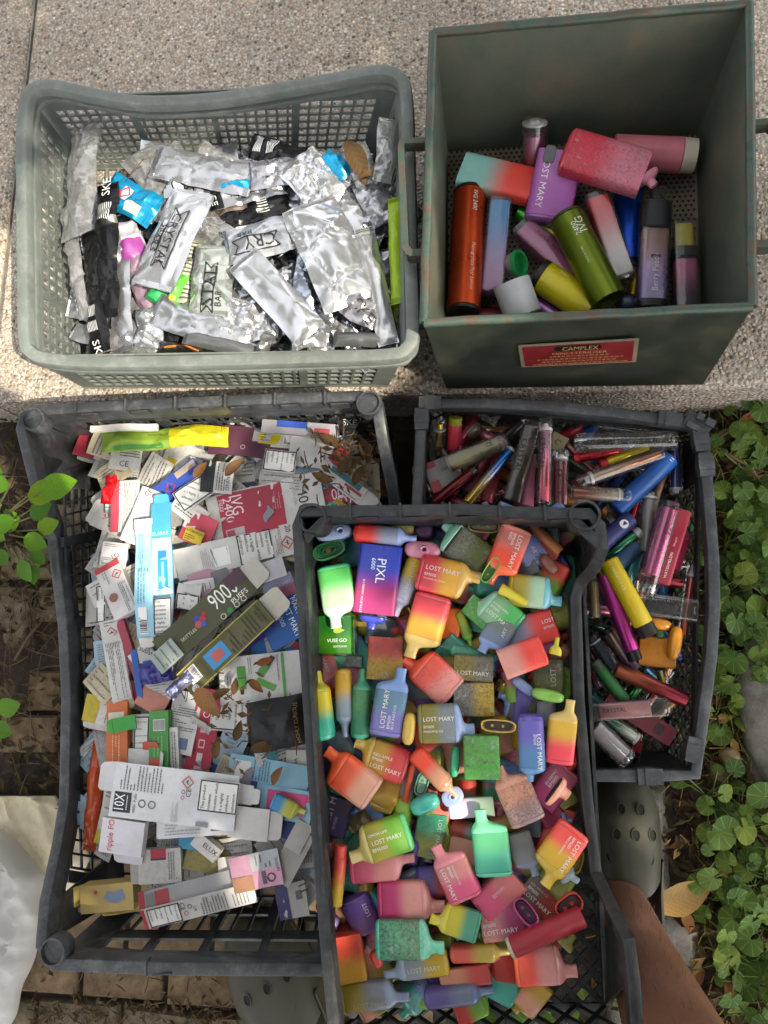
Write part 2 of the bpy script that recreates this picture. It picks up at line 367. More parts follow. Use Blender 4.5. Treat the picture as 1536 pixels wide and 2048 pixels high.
def stand(u, v, lu, lw, ang, z, cb, cm, label, hole=0.25, open_=False, ln=55, group=None):
    """a vape standing on its base, looked at from above; lu, lw: long and short width of the end in px"""
    mpp = MPP(u, v, z); top = P(u, v, z)
    d = (top-Vector((0, 0, H))).normalized()
    zax = (Vector((0, 0, 1))*0.8 - d*0.4).normalized()
    e = P(u+20*math.cos(R(ang)), v-20*math.sin(R(ang)), z)-top
    y = (e-zax*e.dot(zax)).normalized(); zz = zax.cross(y)
    m = Matrix((zax, y, zz)).transposed().to_4x4(); Lm = ln*mpp; m.translation = top-zax*Lm
    th = thing('vape', label, 'vape', m, group); VDESC.append((u, v, label))
    HY, HZ = lu*mpp/2, lw*mpp/2
    if open_:
        mb = MB(); mb.loft([(0, 0, 0, HY*.9, HZ*.9, 2.8), (Lm*.98, 0, 0, HY, HZ, 2.8), (Lm, 0, 0, HY*.98, HZ*.98, 2.8), (Lm, 0, 0, HY*.9, HZ*.84, 2.8), (Lm*.8, 0, 0, HY*.88, HZ*.82, 2.8)]); part('body', mb, mat(cb, .35, 0, .15), th)
        for k, s in enumerate((.68, .42)):
            mb = MB(); mb.loft([(Lm*.79, 0, 0, HY*s, HZ*s, 2.8), (Lm*(.86+.03*k), 0, 0, HY*s, HZ*s, 2.8), (Lm*(.86+.03*k), 0, 0, HY*(s-.07), HZ*(s-.1), 2.8), (Lm*.8, 0, 0, HY*(s-.07), HZ*(s-.1), 2.8)]); part('inner_rib', mb, mat(cm, .35, 0, .15), th)
        mb = MB(); mb.box(Lm*.8, Lm*.87, -HY*.2, HY*.1, -HZ*.25, HZ*.25); part('sponge', mb, mat('7a4a30', .8, 0, .3), th)
    else:
        mb = MB(); mb.loft([(0, 0, 0, HY*.9, HZ*.9, 2.8), (Lm*.72, 0, 0, HY*.98, HZ*.98, 2.8)]); part('body', mb, mat(cb, .4, 0, .15), th)
        mb = MB(); mb.loft([(Lm*.722, 0, 0, HY, HZ, 2.6), (Lm*.85, 0, 0, HY, HZ, 2.6), (Lm*.93, 0, 0, HY*.95, HZ*.93, 2.4), (Lm*.98, 0, 0, HY*.82, HZ*.78, 2.3), (Lm, 0, 0, HY*.6, HZ*.55, 2.2)]); part('mouth_cap', mb, mat(cm, .22, 0, .05, coat=.5), th)
        o = hole*HY*2; r = HZ*.44
        mb = MB(); mb.loft([(Lm*.95, o, 0, r*1.35, r*1.2, 2), (Lm*1.1, o, 0, r*1.15, r, 2), (Lm*1.12, o, 0, r, r*.86, 2), (Lm*1.1, o, 0, r*.6, r*.52, 2), (Lm*1.0, o, 0, r*.5, r*.45, 2)], n=18, capb=False); part('mouth_tube', mb, mat(cm, .22, 0, .05, coat=.5), th)
        mb = MB(); mb.loft([(Lm*1.0, o, 0, r*.6, r*.52, 2), (Lm*1.012, o, 0, r*.55, r*.5, 2)], n=14); part('mouth_hole', mb, DARK(), th)
    return th
def capthing(u, v, lu, lw, ang, z, h, label, mode='shell', inner='2a211b', roll=0.0, mouth=None, group=None, dz=0):
    """a loose end cap; mode shell = hollow side up, dome = closed side up, spout = cap with mouth tube towards the angle"""
    mpp = MPP(u, v, z); c = P(u, v, z)
    e = P(u+20*math.cos(R(ang)), v-20*math.sin(R(ang)), z+dz)-c
    m = frame(c, c+e, roll)
    th = thing('mouthpiece_cap' if mode == 'spout' else 'end_cap', label, 'cap', m, group); VDESC.append((u, v, label))
    a, b = lu*mpp/2, lw*mpp/2
    cm_ = mat(h, .3, 0, .2, coat=.3)
    def ring(secs, n=26):
        mb = MB(); k0 = 0
        mb.loft([(zz, 0, 0, hy, hz, p) for zz, hy, hz, p in secs], n=n)
        mb.v = [(y, zc, x) for (x, y, zc) in mb.v]   # axis to Z
        return mb
    hgt = b*0.9
    if mode == 'shell':
        part('cap_shell', ring([(-hgt, a*.75, b*.7, 2.4), (-hgt*.7, a*.93, b*.9, 2.6), (0, a, b, 3), (hgt*.3, a*.99, b*.98, 3), (hgt*.32, a*.95, b*.9, 3), (hgt*.25, a*.9, b*.8, 3), (-hgt*.5, a*.85, b*.72, 3)]), cm_, th)
        mb = ring([(-hgt*.45, a*.8, b*.66, 3), (-hgt*.1, a*.78, b*.62, 3)]); part('cap_lining', mb, mat(inner, .6, 0, .3), th)
        for q in (-.35, .25):
            mb = MB(); mb.loft([(-hgt*.1, a*q, 0, b*.22, b*.22, 2), (hgt*.08, a*q, 0, b*.2, b*.2, 2), (hgt*.08, a*q, 0, b*.1, b*.1, 2), (-hgt*.05, a*q, 0, b*.1, b*.1, 2)], n=12)
            mb.v = [(y, zc, x) for (x, y, zc) in mb.v]; part('contact_post', mb, cm_, th)
    elif mode == 'dome':
        part('cap_dome', ring([(-hgt*.8, a*.9, b*.88, 3), (-hgt*.4, a, b, 3), (hgt*.3, a*.985, b*.97, 2.8), (hgt*.7, a*.9, b*.84, 2.6), (hgt*.95, a*.7, b*.58, 2.3), (hgt, a*.4, b*.3, 2)]), cm_, th)
        part('cap_seam', ring([(-hgt*.9, a*.96, b*.95, 3), (-hgt*.82, a*.96, b*.95, 3)]), mat(inner, .6), th)
    else:                       # along +X: rim, shoulder, tube
        mb = MB(); HY, HZ = b, b*.55; o = (mouth or 0)*b*2
        S = [(-1, 0, .95, .95, 3.5), (-.92, 0, 1, 1, 3.5), (-.55, 0, .98, .97, 3.2), (-.3, .03, .9, .88, 2.8), (-.12, .08, .7, .74, 2.4), (0, .14, .48, .6, 2.2), (.1, .18, .38, .54, 2.1), (.95, .2, .34, .48, 2), (1, .2, .3, .42, 2), (.98, .2, .2, .26, 2), (.8, .2, .18, .2, 2)]
        mb.loft([(x*a, c_*o*2.2, 0, hy*HY, hz*HZ, p) for x, c_, hy, hz, p in S]); part('cap_body', mb, cm_, th)
        mb = MB(); mb.loft([(-a*1.12, 0, 0, HY*.86, HZ*.82, 3.5), (-a*.99, 0, 0, HY*.88, HZ*.85, 3.5)]); part('cap_plug', mb, mat(inner, .5, 0, .2), th)
    return th
def tube(a, b, w, z, h1, label, h2=None, dz=0.0, glass=False, plug=None, plug_at=0.9, end=None, end_frac=0.1, end2=None, text=(), metal=0.85, rough=0.25, inner=0.62, square=False, taper=1.0, group=None, open_=None, name='vape_tube', cat='vape', dirt=0.06, h3=None, ribs=False, glassh='f4f3f2', inner_range=(0.04, 0.86), roll=0.0, haze=0.02):
    """stick vape from a to b. glass: clear sleeve with a coloured rod inside. plug: pale stopper near b"""
    um, vm = (a[0]+b[0])/2, (a[1]+b[1])/2
    mpp = MPP(um, vm, z); A = P(a[0], a[1], z-dz/2); B = P(b[0], b[1], z+dz/2); L = (B-A).length; r = w*mpp/2
    th = thing(name, label, cat, frame(A, B, roll), group); VDESC.append((um, vm, label))
    pw = 5 if square else 2
    bodym = None if h1 is None else (grad(h1, h2 or h1, dirt, rough, metal, 0.15, 0.85, h3=h3) if metal < .5 or h2 else grad(h1, h1, dirt, rough, metal))
    surf = se_surf(r, r*(.8 if square else 1), pw)
    rz = .8 if square else 1
    if glass:
        mb = MB(); mb.loft([(0, 0, 0, r*.9, r*rz*.9, pw), (.012*L, 0, 0, r, r*rz, pw), (.9*L, 0, 0, r, r*rz, pw), (.955*L, 0, 0, r*.97, r*rz*.95, pw), (.985*L, 0, 0, r*.85, r*rz*.82, 2.4), (L, 0, 0, r*.62, r*rz*.6, 2.2)], n=24)
        part('clear_sleeve', mb, clear(glassh, haze=haze), th, 30)
        if bodym:
            q0, q1 = inner_range
            mb = MB(); mb.loft([(q0*L, 0, 0, r*inner*.9, r*rz*inner*.9, pw), ((q0+.01)*L, 0, 0, r*inner, r*rz*inner, pw), ((q1-.01)*L, 0, 0, r*inner, r*rz*inner, pw), (q1*L, 0, 0, r*inner*.9, r*rz*inner*.9, pw)]); part('coloured_rod', mb, bodym, th)
        if plug:
            mb = MB(); p = plug_at*L; q = L*.04
            mb.loft([(p-q, 0, 0, r*.9, r*rz*.9, 2), (p-q*.2, 0, 0, r*.92, r*rz*.92, 2), (p, 0, 0, r*.5, r*rz*.5, 2), (p+q*1.2, 0, 0, r*.36, r*rz*.36, 2)], n=18); part('stopper', mb, mat(plug, .45, 0, .08), th)
        if ribs:
            for k in range(12):
                t = 2*math.pi*k/12; mb = MB(); mb.bar(Vector((.90*L, r*1.0*math.cos(t), r*rz*math.sin(t))), Vector((.985*L, r*.86*math.cos(t), r*rz*.86*math.sin(t))), Vector((0, -math.sin(t), math.cos(t))), Vector((0, math.cos(t), math.sin(t))), r*.05, r*.05)
                part('grip_rib', mb, clear('f0f0f0', .35), th)
    else:
        e0 = end_frac if end else 0; e1 = end_frac if end2 else 0
        mb = MB(); rb = r*taper
        S = [(e0*L, r*.94), (e0*L+.001, r), ((1-e1)*L-.001, rb), ((1-e1)*L, rb*.94)]
        secs = [(x, 0, 0, q, q*rz, pw) for x, q in S]
        if not end: secs = [(0, 0, 0, r*.75, r*.75*rz, pw), (.008*L, 0, 0, r*.93, r*.93*rz, pw), (.02*L, 0, 0, r, r*rz, pw)]+secs[2:]
        if not end2 and not open_: secs = secs[:-2]+[(.98*L, 0, 0, rb, rb*rz, pw), (.993*L, 0, 0, rb*.92, rb*rz*.92, pw), (L, 0, 0, rb*.7, rb*rz*.7, pw)]
        if open_: secs = secs[:-2]+[(.995*L, 0, 0, rb, rb*rz, pw), (L, 0, 0, rb*.97, rb*rz*.97, pw), (L, 0, 0, rb*.88, rb*rz*.88, pw), (.85*L, 0, 0, rb*.86, rb*rz*.86, pw)]
        mb.loft(secs); part('body', mb, bodym, th)
        if open_:
            mb = MB(); mb.loft([(.84*L, 0, 0, rb*.86, rb*rz*.86, pw), (.93*L, 0, 0, rb*.84, rb*rz*.84, pw)]); part('end_lining', mb, mat(open_, .6, 0, .2), th)
        if end:
            mb = MB(); mb.loft([(0, 0, 0, r*.8, r*rz*.8, pw), (.01*L, 0, 0, r*.96, r*rz*.96, pw), (e0*L-.0003, 0, 0, r*.985, r*rz*.985, pw)]); part('end_cap', mb, mat(end, .3, 0, .05), th)
        if end2:
            mb = MB(); mb.loft([((1-e1)*L+.0003, 0, 0, rb*.985, rb*rz*.985, pw), (.985*L, 0, 0, rb*.94, rb*rz*.94, pw), (L, 0, 0, rb*.7, rb*rz*.7, pw)]); part('mouthpiece', mb, mat(end2, .3, 0, .05), th)
    for (s, d, x, y, tw, h) in text:
        put_text(th, s, x*L, y*2*r, tw*L, 0 if d > 0 else math.pi, PRINT(h), surf, maxh=r*.9)
    return th
# ------------------------------------------------------------------ printed cartons
NIC = ['This product', 'contains', 'nicotine which', 'is a highly', 'addictive', 'substance.']
def carton(u, v, L, Wd, ang, z, h, label, prints=(), t=2.0, tilt=(0, 0), flaps=(), name='carton', cat='carton', group='flattened cartons in the large black crate', dirt=0.10, rough=0.5, metal=0.0, bend=0.0):
    """u,v centre px; L along ang (degrees, counter clockwise in the picture), Wd across, t thickness mm.
    print coordinates: x 0..1 along L, y 0..1 across (0 low side, 1 high side)"""
    mpp = MPP(u, v, z); c = P(u, v, z)
    e = P(u+20*math.cos(R(ang)), v-20*math.sin(R(ang)), z)-c
    m = frame(c, c+e) @ Matrix.Rotation(R(tilt[0]), 4, 'X') @ Matrix.Rotation(R(tilt[1]), 4, 'Y')
    th = thing(name, label, cat, m, group); VDESC.append((u, v, label))
    l, w, t = L*mpp, Wd*mpp, t/1000
    sd = rnd.random()*50; bend = bend or (0.0 if t > .006 else (.0005 if t < .0013 else 0.0034))
    def warp(x, y):
        return bend*2.2*(noise.noise(Vector((x*14+sd, y*14, sd)))+0.35*noise.noise(Vector((x*40+sd, y*40, sd+3))))
    surf = lambda x, y: t/2+warp(x, y)
    nx, ny = (max(4, int(l/.012)), max(3, int(w/.012)))
    mb = MB(); k = 0
    for sg in (1, -1):
        for i in range(nx+1):
            for j in range(ny+1):
                x, y = -l/2+l*i/nx, -w/2+w*j/ny; mb.v.append((x, y, sg*t/2+warp(x, y)))
    n1 = (nx+1)*(ny+1); g = lambda i, j: i*(ny+1)+j
    for i in range(nx):
        for j in range(ny):
            mb.f.append((g(i, j), g(i+1, j), g(i+1, j+1), g(i, j+1))); mb.f.append((n1+g(i, j), n1+g(i, j+1), n1+g(i+1, j+1), n1+g(i+1, j)))
    for i in range(nx):
        for j, o in ((0, 1), (ny, -1)):
            q = (g(i, j), n1+g(i, j), n1+g(i+1, j), g(i+1, j)); mb.f.append(q if o > 0 else q[::-1])
    for j in range(ny):
        for i, o in ((0, -1), (nx, 1)):
            q = (g(i, j), n1+g(i, j), n1+g(i, j+1), g(i, j+1)); mb.f.append(q if o > 0 else q[::-1])
    part('board', mb, mat(h, rough, metal, dirt, .08), th)
    lev = [0.0004]
    def sheet(nm, x0, x1, y0, y1, mt, n=None):
        lev[0] += 0.00012; mb = MB(); na, nb = max(1, int((x1-x0)*nx)), max(1, int((y1-y0)*ny))
        for i in range(na+1):
            for j in range(nb+1):
                X, Y = -l/2+l*(x0+(x1-x0)*i/na), -w/2+w*(y0+(y1-y0)*j/nb); mb.v.append((X, Y, surf(X, Y)+lev[0]))
        for i in range(na):
            for j in range(nb): mb.f.append((i*(nb+1)+j, (i+1)*(nb+1)+j, (i+1)*(nb+1)+j+1, i*(nb+1)+j+1))
        part(nm, mb, mt, th)
    def rects(nm, rs, mt):
        lev[0] += 0.0001; mb = MB()
        for (x0, x1, y0, y1) in rs:
            pts = [(-l/2+l*a, -w/2+w*b) for a, b in ((x0, y0), (x1, y0), (x1, y1), (x0, y1))]
            mb.quad(*[(X, Y, surf(X, Y)+lev[0]) for X, Y in pts])
        part(nm, mb, mt, th)
    def at(x, y): return (-l/2+l*x, -w/2+w*y)
    for pr in prints:
        k = pr[0]
        if k == 'p': sheet('printed_panel', pr[1], pr[2], pr[3], pr[4], mat(pr[5], rough, metal, dirt))
        elif k == 't':          # text x y width(px) rot colour
            X, Y = at(pr[2], pr[3]); lev[0] += .00005
            put_text(th, pr[1], X, Y, pr[4]*mpp, R(pr[5]), mat(pr[6], .6), surf, lev[0]+.0001, align=pr[7] if len(pr) > 7 else 'L', bold=pr[8] if len(pr) > 8 else 1.0)
        elif k == 'lines':      # small print: x0 x1 y0 y1 n dir colour
            _, x0, x1, y0, y1, n, dr, hc = pr; rs = []; q = random.Random(n*7+int(x0*100))
            for i in range(n):
                f0 = (i+.25)/n; f1 = (i+.6)/n; p = 0.0
                while p < 1:
                    s = q.uniform(.03, .13); e_ = min(1, p+s)
                    if dr == 'x': rs.append((x0+(x1-x0)*p, x0+(x1-x0)*e_, y0+(y1-y0)*f0, y0+(y1-y0)*f1))
                    else: rs.append((x0+(x1-x0)*f0, x0+(x1-x0)*f1, y0+(y1-y0)*p, y0+(y1-y0)*e_))
                    p = e_+.02
                    if q.random() < .06: break
            rects('small_print', rs, mat(hc, .6))
        elif k == 'bar':        # barcode x0 x1 y0 y1 dir
            _, x0, x1, y0, y1, dr = pr; rs = []; q = random.Random(int(x0*1000)); p = 0
            sheet('barcode_patch', x0-.01, x1+.01, y0-.02, y1+.02, mat('e4e2de', .5))
            while p < 1:
                s = q.uniform(.015, .05); e_ = min(1, p+s)
                if dr == 'x': rs.append((x0+(x1-x0)*p, x0+(x1-x0)*e_, y0, y1))
                else: rs.append((x0, x1, y0+(y1-y0)*p, y0+(y1-y0)*e_))
                p = e_+q.uniform(.015, .04)
            rects('barcode', rs, mat('1a1a1a', .6))
        elif k == 'haz':        # hazard diamond x y size px
            _, x, y, s = pr; X, Y = at(x, y); s *= mpp; lev[0] += .0002
            mb = MB()
            for i in range(4):
                a0, a1 = math.pi/2*i, math.pi/2*(i+1)
                mb.quad(*[(X+q_*s*math.cos(b_), Y+q_*s*math.sin(b_), surf(X, Y)+lev[0]) for q_, b_ in ((1, a0), (1, a1), (.8, a1), (.8, a0))])
            part('hazard_mark', mb, mat('b8322c', .6), th)
            mb = MB()
            for (dx, dy, ww, hh) in ((0, -.05, .12, .5), (-.1, .05, .4, .12), (0, .26, .2, .16), (.15, -.25, .3, .1)):
                mb.quad(*[(X+s*(dx+i*ww), Y+s*(dy+j*hh), surf(X, Y)+lev[0]+.0001) for i, j in ((-.5, -.5), (.5, -.5), (.5, .5), (-.5, .5))])
            part('hazard_symbol', mb, mat('222222', .6), th)
        elif k == 'warn':       # warning label x0 x1 y0 y1 rot
            _, x0, x1, y0, y1, rot = pr[:6]
            lines = pr[6] if len(pr) > 6 else NIC
            bx, by = 2.4*mpp/l, 2.4*mpp/w; sheet('warning_label', x0, x1, y0, y1, mat('dcdad5', .55)); lev[0] += .00012
            rects('warning_border', [r_ for n_ in range(6) for r_ in ((x0+(x1-x0)*n_/6, x0+(x1-x0)*(n_+1)/6, y0, y0+by), (x0+(x1-x0)*n_/6, x0+(x1-x0)*(n_+1)/6, y1-by, y1), (x0, x0+bx, y0+(y1-y0)*n_/6, y0+(y1-y0)*(n_+1)/6), (x1-bx, x1, y0+(y1-y0)*n_/6, y0+(y1-y0)*(n_+1)/6))], mat('2b2a2a', .55))
            ww, hh = (x1-x0)*l, (y1-y0)*w; hor = rot in (0, 180)
            tw, tht = (ww, hh) if hor else (hh, ww); n = len(lines); cx, cy = -l/2+l*(x0+x1)/2, -w/2+w*(y0+y1)/2
            mxl = max(text_geo(s)[2] for s in lines)
            for i, s in enumerate(lines):
                oy = tht*(.5-(i+.75)/(n+.5)); rr = R(rot); c_, q_ = math.cos(rr), math.sin(rr)
                wd = tw*.88*text_geo(s)[2]/mxl
                sx0 = -tw*.44
                put_text(th, s, cx+sx0*c_-oy*q_, cy+sx0*q_+oy*c_, wd, rr, mat('1f1e1e', .6), surf, lev[0]+.0003, maxh=tht/(n+.5)*.62)
        elif k == 'ring':
            _, x, y, s, hc, fill = pr; X, Y = at(x, y); s *= mpp; lev[0] += .0001; mb = MB(); n = 14
            for i in range(n):
                a0, a1 = 2*math.pi*i/n, 2*math.pi*(i+1)/n
                mb.quad(*[(X+q_*s*math.cos(b_), Y+q_*s*math.sin(b_), surf(X, Y)+lev[0]) for q_, b_ in ((1, a0), (1, a1), (0.02 if fill else .72, a1), (0.02 if fill else .72, a0))])
            part('printed_ring', mb, mat(hc, .6), th)
        elif k == 'poly':
            lev[0] += .00012; mb = MB(); mb.poly([(at(x, y)[0], at(x, y)[1], surf(*at(x, y))+lev[0]) for x, y in pr[1]]); part('printed_shape', mb, mat(pr[2], rough, metal, dirt), th)
    for (side, f0, f1, ln, hc, fold) in flaps:
        # side: 0 +x end, 1 -x end, 2 +y side, 3 -y side ; fold degrees above the plane
        ln *= mpp; mb = MB(); cf, sf = math.cos(R(fold)), math.sin(R(fold)); th_ = .0006
        def pt(f, d, zz):
            if side == 0: return (l/2+d*cf, -w/2+w*f, d*sf+zz)
            if side == 1: return (-l/2-d*cf, -w/2+w*f, d*sf+zz)
            if side == 2: return (-l/2+l*f, w/2+d*cf, d*sf+zz)
            return (-l/2+l*f, -w/2-d*cf, d*sf+zz)
        dd = (f1-f0)*.14; outline = [(f0, .0002), (f0+dd*.2, ln*.8), (f0+dd, ln), (f1-dd, ln), (f1-dd*.2, ln*.8), (f1, .0002)]
        a_ = [pt(f, d, th_) for f, d in outline]; b_ = [pt(f, d, -th_) for f, d in outline]
        mb.poly(a_); mb.poly(b_[::-1])
        for i in range(len(a_)):
            j = (i+1) % len(a_); mb.quad(a_[i], b_[i], b_[j], a_[j])
        part('flap', mb, mat(hc, .6, 0, dirt, .08), th)
    return th
# ------------------------------------------------------------------ crumpled pouches
def pouch(u, v, L, Wd, ang, z, m, label, amp=1.0, puff=1.0, text=(), dz=0.0, roll=0.0, seal=True, name='foil_pouch', cat='pouch', group='torn pouches in the grey green crate', taper=1.0, bands=(), curl=0.0):
    mpp = MPP(u, v, z); c = P(u, v, z)
    e = P(u+20*math.cos(R(ang)), v-20*math.sin(R(ang)), z)-c; e.z = 0
    ex = e.normalized()*(L*mpp) + Vector((0, 0, dz))
    fm = frame(c, c+ex, R(roll)); th = thing(name, label, cat, fm, group); VDESC.append((u, v, label))
    l, w = L*mpp*(1+abs(dz)*2), Wd*mpp; sd = rnd.random()*90
    NX, NY = max(10, int(l/.0030)), max(8, int(w/.0030))
    q_ = random.Random(int(sd*1000)); cre = []
    for _ in range(15):
        a_ = q_.uniform(0, 6.28); cre.append((math.cos(a_), math.sin(a_), q_.uniform(-.4, .4)*l*abs(math.cos(a_))+q_.uniform(-.4, .4)*w*abs(math.sin(a_)), q_.choice((-1, 1))*q_.uniform(.0006, .0032), q_.uniform(.002, .0075)))
    def ridg(x, y, f, o):
        return 1-abs(noise.noise(Vector((x*f+sd+o, y*f*1.2, sd*.7))))*2
    def hh(x, y):
        a, b = x/(l/2), y/(w/2)
        body = max(0.0, 1-abs(a)**4)*max(0.0, 1-b*b)
        flat = 1 if not seal else min(1.0, max(0.15, (1-abs(a))*7))
        cr = (ridg(x, y, 18, 0)*.0016+ridg(x, y, 50, 5)*.0014*max(0, amp-.45))*amp
        cs = sum(A_*math.exp(-abs(x*c_+y*s_-o_)/k_) for c_, s_, o_, A_, k_ in cre)*min(1.3, amp+.15)
        return body*.008*puff+(cr+cs)*flat+curl*(a*a)*.03
    def wx(x, y):
        a = x/(l/2); k = 1+(taper-1)*(a+1)/2
        return (x+.004*amp*noise.noise(Vector((y*40+sd, x*10, 2))), y*k*(1+.06*amp*noise.noise(Vector((x*25+sd, 1, 1))))+.006*amp*noise.noise(Vector((x*18+sd, 7, 3))))
    mb = MB()
    for sg in (1, -1):
        for i in range(NX+1):
            for j in range(NY+1):
                x, y = -l/2+l*i/NX, -w/2+w*j/NY; X, Y = wx(x, y); h = hh(x, y)
                edge = i in (0, NX) or j in (0, NY)
                mb.v.append((X, Y, h if sg > 0 else (h-.0006 if edge else min(h-.0012, -.002*puff))))
    n1 = (NX+1)*(NY+1); g = lambda i, j: i*(NY+1)+j
    for i in range(NX):
        for j in range(NY):
            mb.f.append((g(i, j), g(i+1, j), g(i+1, j+1), g(i, j+1))); mb.f.append((n1+g(i, j), n1+g(i, j+1), n1+g(i+1, j+1), n1+g(i+1, j)))
    for i in range(NX):
        for j, o in ((0, 1), (NY, -1)):
            q = (g(i, j), n1+g(i, j), n1+g(i+1, j), g(i+1, j)); mb.f.append(q if o > 0 else q[::-1])
    for j in range(NY):
        for i, o in ((0, -1), (NX, 1)):
            q = (g(i, j), n1+g(i, j), n1+g(i, j+1), g(i, j+1)); mb.f.append(q if o > 0 else q[::-1])
    part('film', mb, m, th, 20)
    lev = [.0006]
    def surf(x, y): return hh(max(-l/2, min(l/2, x)), max(-w/2, min(w/2, y)))
    if seal and L > 85:
        for sg in (-1, 1):
            mb = MB()
            for k_ in range(4):
                xa = sg*l*(.487-.011*k_)
                for j in range(NY-1):
                    ya, yb = -w/2+w*(j+.5)/NY, -w/2+w*(j+1.5)/NY
                    mb.quad((xa-.0005, ya, surf(xa, ya)+.0002), (xa+.0005, ya, surf(xa, ya)+.0010), (xa+.0005, yb, surf(xa, yb)+.0010), (xa-.0005, yb, surf(xa, yb)+.0002))
            part('crimped_seam', mb, m, th, None)
    for bd in bands:
        if bd[0] == 'b':
            _, x0, x1, y0, y1, mt = bd; lev[0] += .0004; mb = MB(); na, nb = max(2, int((x1-x0)*NX)), max(2, int((y1-y0)*NY))
            for i in range(na+1):
                for j in range(nb+1):
                    x, y = -l/2+l*(x0+(x1-x0)*i/na), -w/2+w*(y0+(y1-y0)*j/nb); X, Y = wx(x, y); mb.v.append((X, Y, hh(x, y)+lev[0]))
            for i in range(na):
                for j in range(nb): mb.f.append((i*(nb+1)+j, (i+1)*(nb+1)+j, (i+1)*(nb+1)+j+1, i*(nb+1)+j+1))
            part('printed_band', mb, mt, th)
        else:                    # line strokes  [(x0,y0,x1,y1)], width px, mat
            _, segs, sw, mt = bd; lev[0] += .0004; mb = MB(); sw *= mpp/2
            for (x0, y0, x1, y1) in segs:
                a, b = Vector((l*(x0-.5), w*(y0-.5))), Vector((l*(x1-.5), w*(y1-.5))); n = 8; d = (b-a); nn = Vector((-d.y, d.x)).normalized()*sw
                for i in range(n):
                    p, q = a+d*(i/n), a+d*((i+1)/n)
                    mb.quad(*[(r_.x, r_.y, surf(r_.x, r_.y)+lev[0]+.0003) for r_ in (p-nn, q-nn, q+nn, p+nn)])
            part('printed_lines', mb, mt, th)
    for (s, x, y, tw, rot, hc) in text:
        put_text(th, s, l*(x-.5), w*(y-.5), tw*mpp, R(rot), mat(hc, .5), surf, lev[0]+.0009)
    return th
# ------------------------------------------------------------------ ground
def ground_mat(name, stops, scale, bump, fine=900, rough=0.9, bd=0.004, pebble=None):
    m, nt, b = _new(name); b.inputs['Roughness'].default_value = rough
    tc = nt.nodes.new('ShaderNodeTexCoord')
    n = nt.nodes.new('ShaderNodeTexNoise'); n.inputs['Scale'].default_value = scale; n.inputs['Detail'].default_value = 8; n.inputs['Roughness'].default_value = .7
    nt.links.new(tc.outputs['Object'], n.inputs['Vector'])
    r = _ramp(nt, n.outputs[0], stops); col = r.outputs[0]; hgt = n.outputs[0]
    if pebble:
        v = nt.nodes.new('ShaderNodeTexVoronoi'); v.inputs['Scale'].default_value = pebble
        nt.links.new(tc.outputs['Object'], v.inputs['Vector'])
        hs = nt.nodes.new('ShaderNodeSeparateColor'); nt.links.new(v.outputs['Color'], hs.inputs[0])
        pr = _ramp(nt, hs.outputs[0], [(0.0, hx('5e5144')), (.25, hx('a8988a')), (.5, hx('d8cabb')), (.75, hx('b89470')), (1.0, hx('f2eadd'))])
        wr = _ramp(nt, v.outputs['Distance'], [(.25, W4), (.55, K4)])
        v2 = nt.nodes.new('ShaderNodeTexVoronoi'); v2.inputs['Scale'].default_value = pebble*2.3
        nt.links.new(tc.outputs['Object'], v2.inputs['Vector'])
        s2 = nt.nodes.new('ShaderNodeSeparateColor'); nt.links.new(v2.outputs['Color'], s2.inputs[0])
        p2 = _ramp(nt, s2.outputs[1], [(0.0, hx('50473f')), (.45, hx('9a8f83')), (.8, hx('c6bbae')), (1, hx('ece5db'))])
        base = _mix(nt, .55, col, p2.outputs[0])
        col = _mix(nt, wr.outputs[0], base, pr.outputs[0])
        n3 = nt.nodes.new('ShaderNodeTexNoise'); n3.inputs['Scale'].default_value = 3.0; n3.inputs['Detail'].default_value = 6; nt.links.new(tc.outputs['Object'], n3.inputs['Vector'])
        r3 = _ramp(nt, n3.outputs[0], [(.3, (.62, .60, .57, 1)), (.7, (1.05, 1.03, 1, 1))])
        col = _mix(nt, 1.0, col, r3.outputs[0], 'MULTIPLY')
        hgt = wr.outputs[0]
    nt.links.new(col, b.inputs['Base Color']); _bump(nt, b, hgt, bump, bd)
    return m
CONC = ground_mat('exposed aggregate concrete', [(.3, hx('958b80')), (.7, hx('c8beb2'))], 60, .8, pebble=165, bd=.003)
SOIL = ground_mat('dark soil', [(.3, hx('1d1611')), (.5, hx('33281e')), (.72, hx('4d3c2b'))], 28, 1.0, bd=.01)
STONE = ground_mat('grey stone', [(.25, hx('5b5750')), (.5, hx('837d73')), (.75, hx('a59d90'))], 45, .8, bd=.004)
ZS = -0.105
def sheet_grid(x0, x1, y0, y1, nx, ny, f):
    mb = MB()
    for j in range(ny+1):
        for i in range(nx+1):
            x, y = x0+(x1-x0)*i/nx, y0+(y1-y0)*j/ny; mb.v.append((x, y, f(x, y)))
    for j in range(ny):
        for i in range(nx):
            a = j*(nx+1)+i; mb.f.append((a, a+1, a+nx+2, a+nx+1))
    return mb
def soilz(x, y): return ZS+.010*noise.noise(Vector((x*9, y*9, 1)))+.006*noise.noise(Vector((x*30, y*30, 4)))
g = thing('ground', None, None, kind='structure')
part('soil', sheet_grid(-1.6, 1.6, -1.6, 0.8, 130, 100, soilz), SOIL, g)
mb = MB(); mb.quad((-60, -60, ZS-.03), (60, -60, ZS-.03), (60, 60, ZS-.03), (-60, 60, ZS-.03)); part('far_ground', mb, SOIL, g)
yE = P(700, 788, 0).y
g = thing('concrete_slab', None, None, kind='structure')
xj = P(60, 60, 0).x
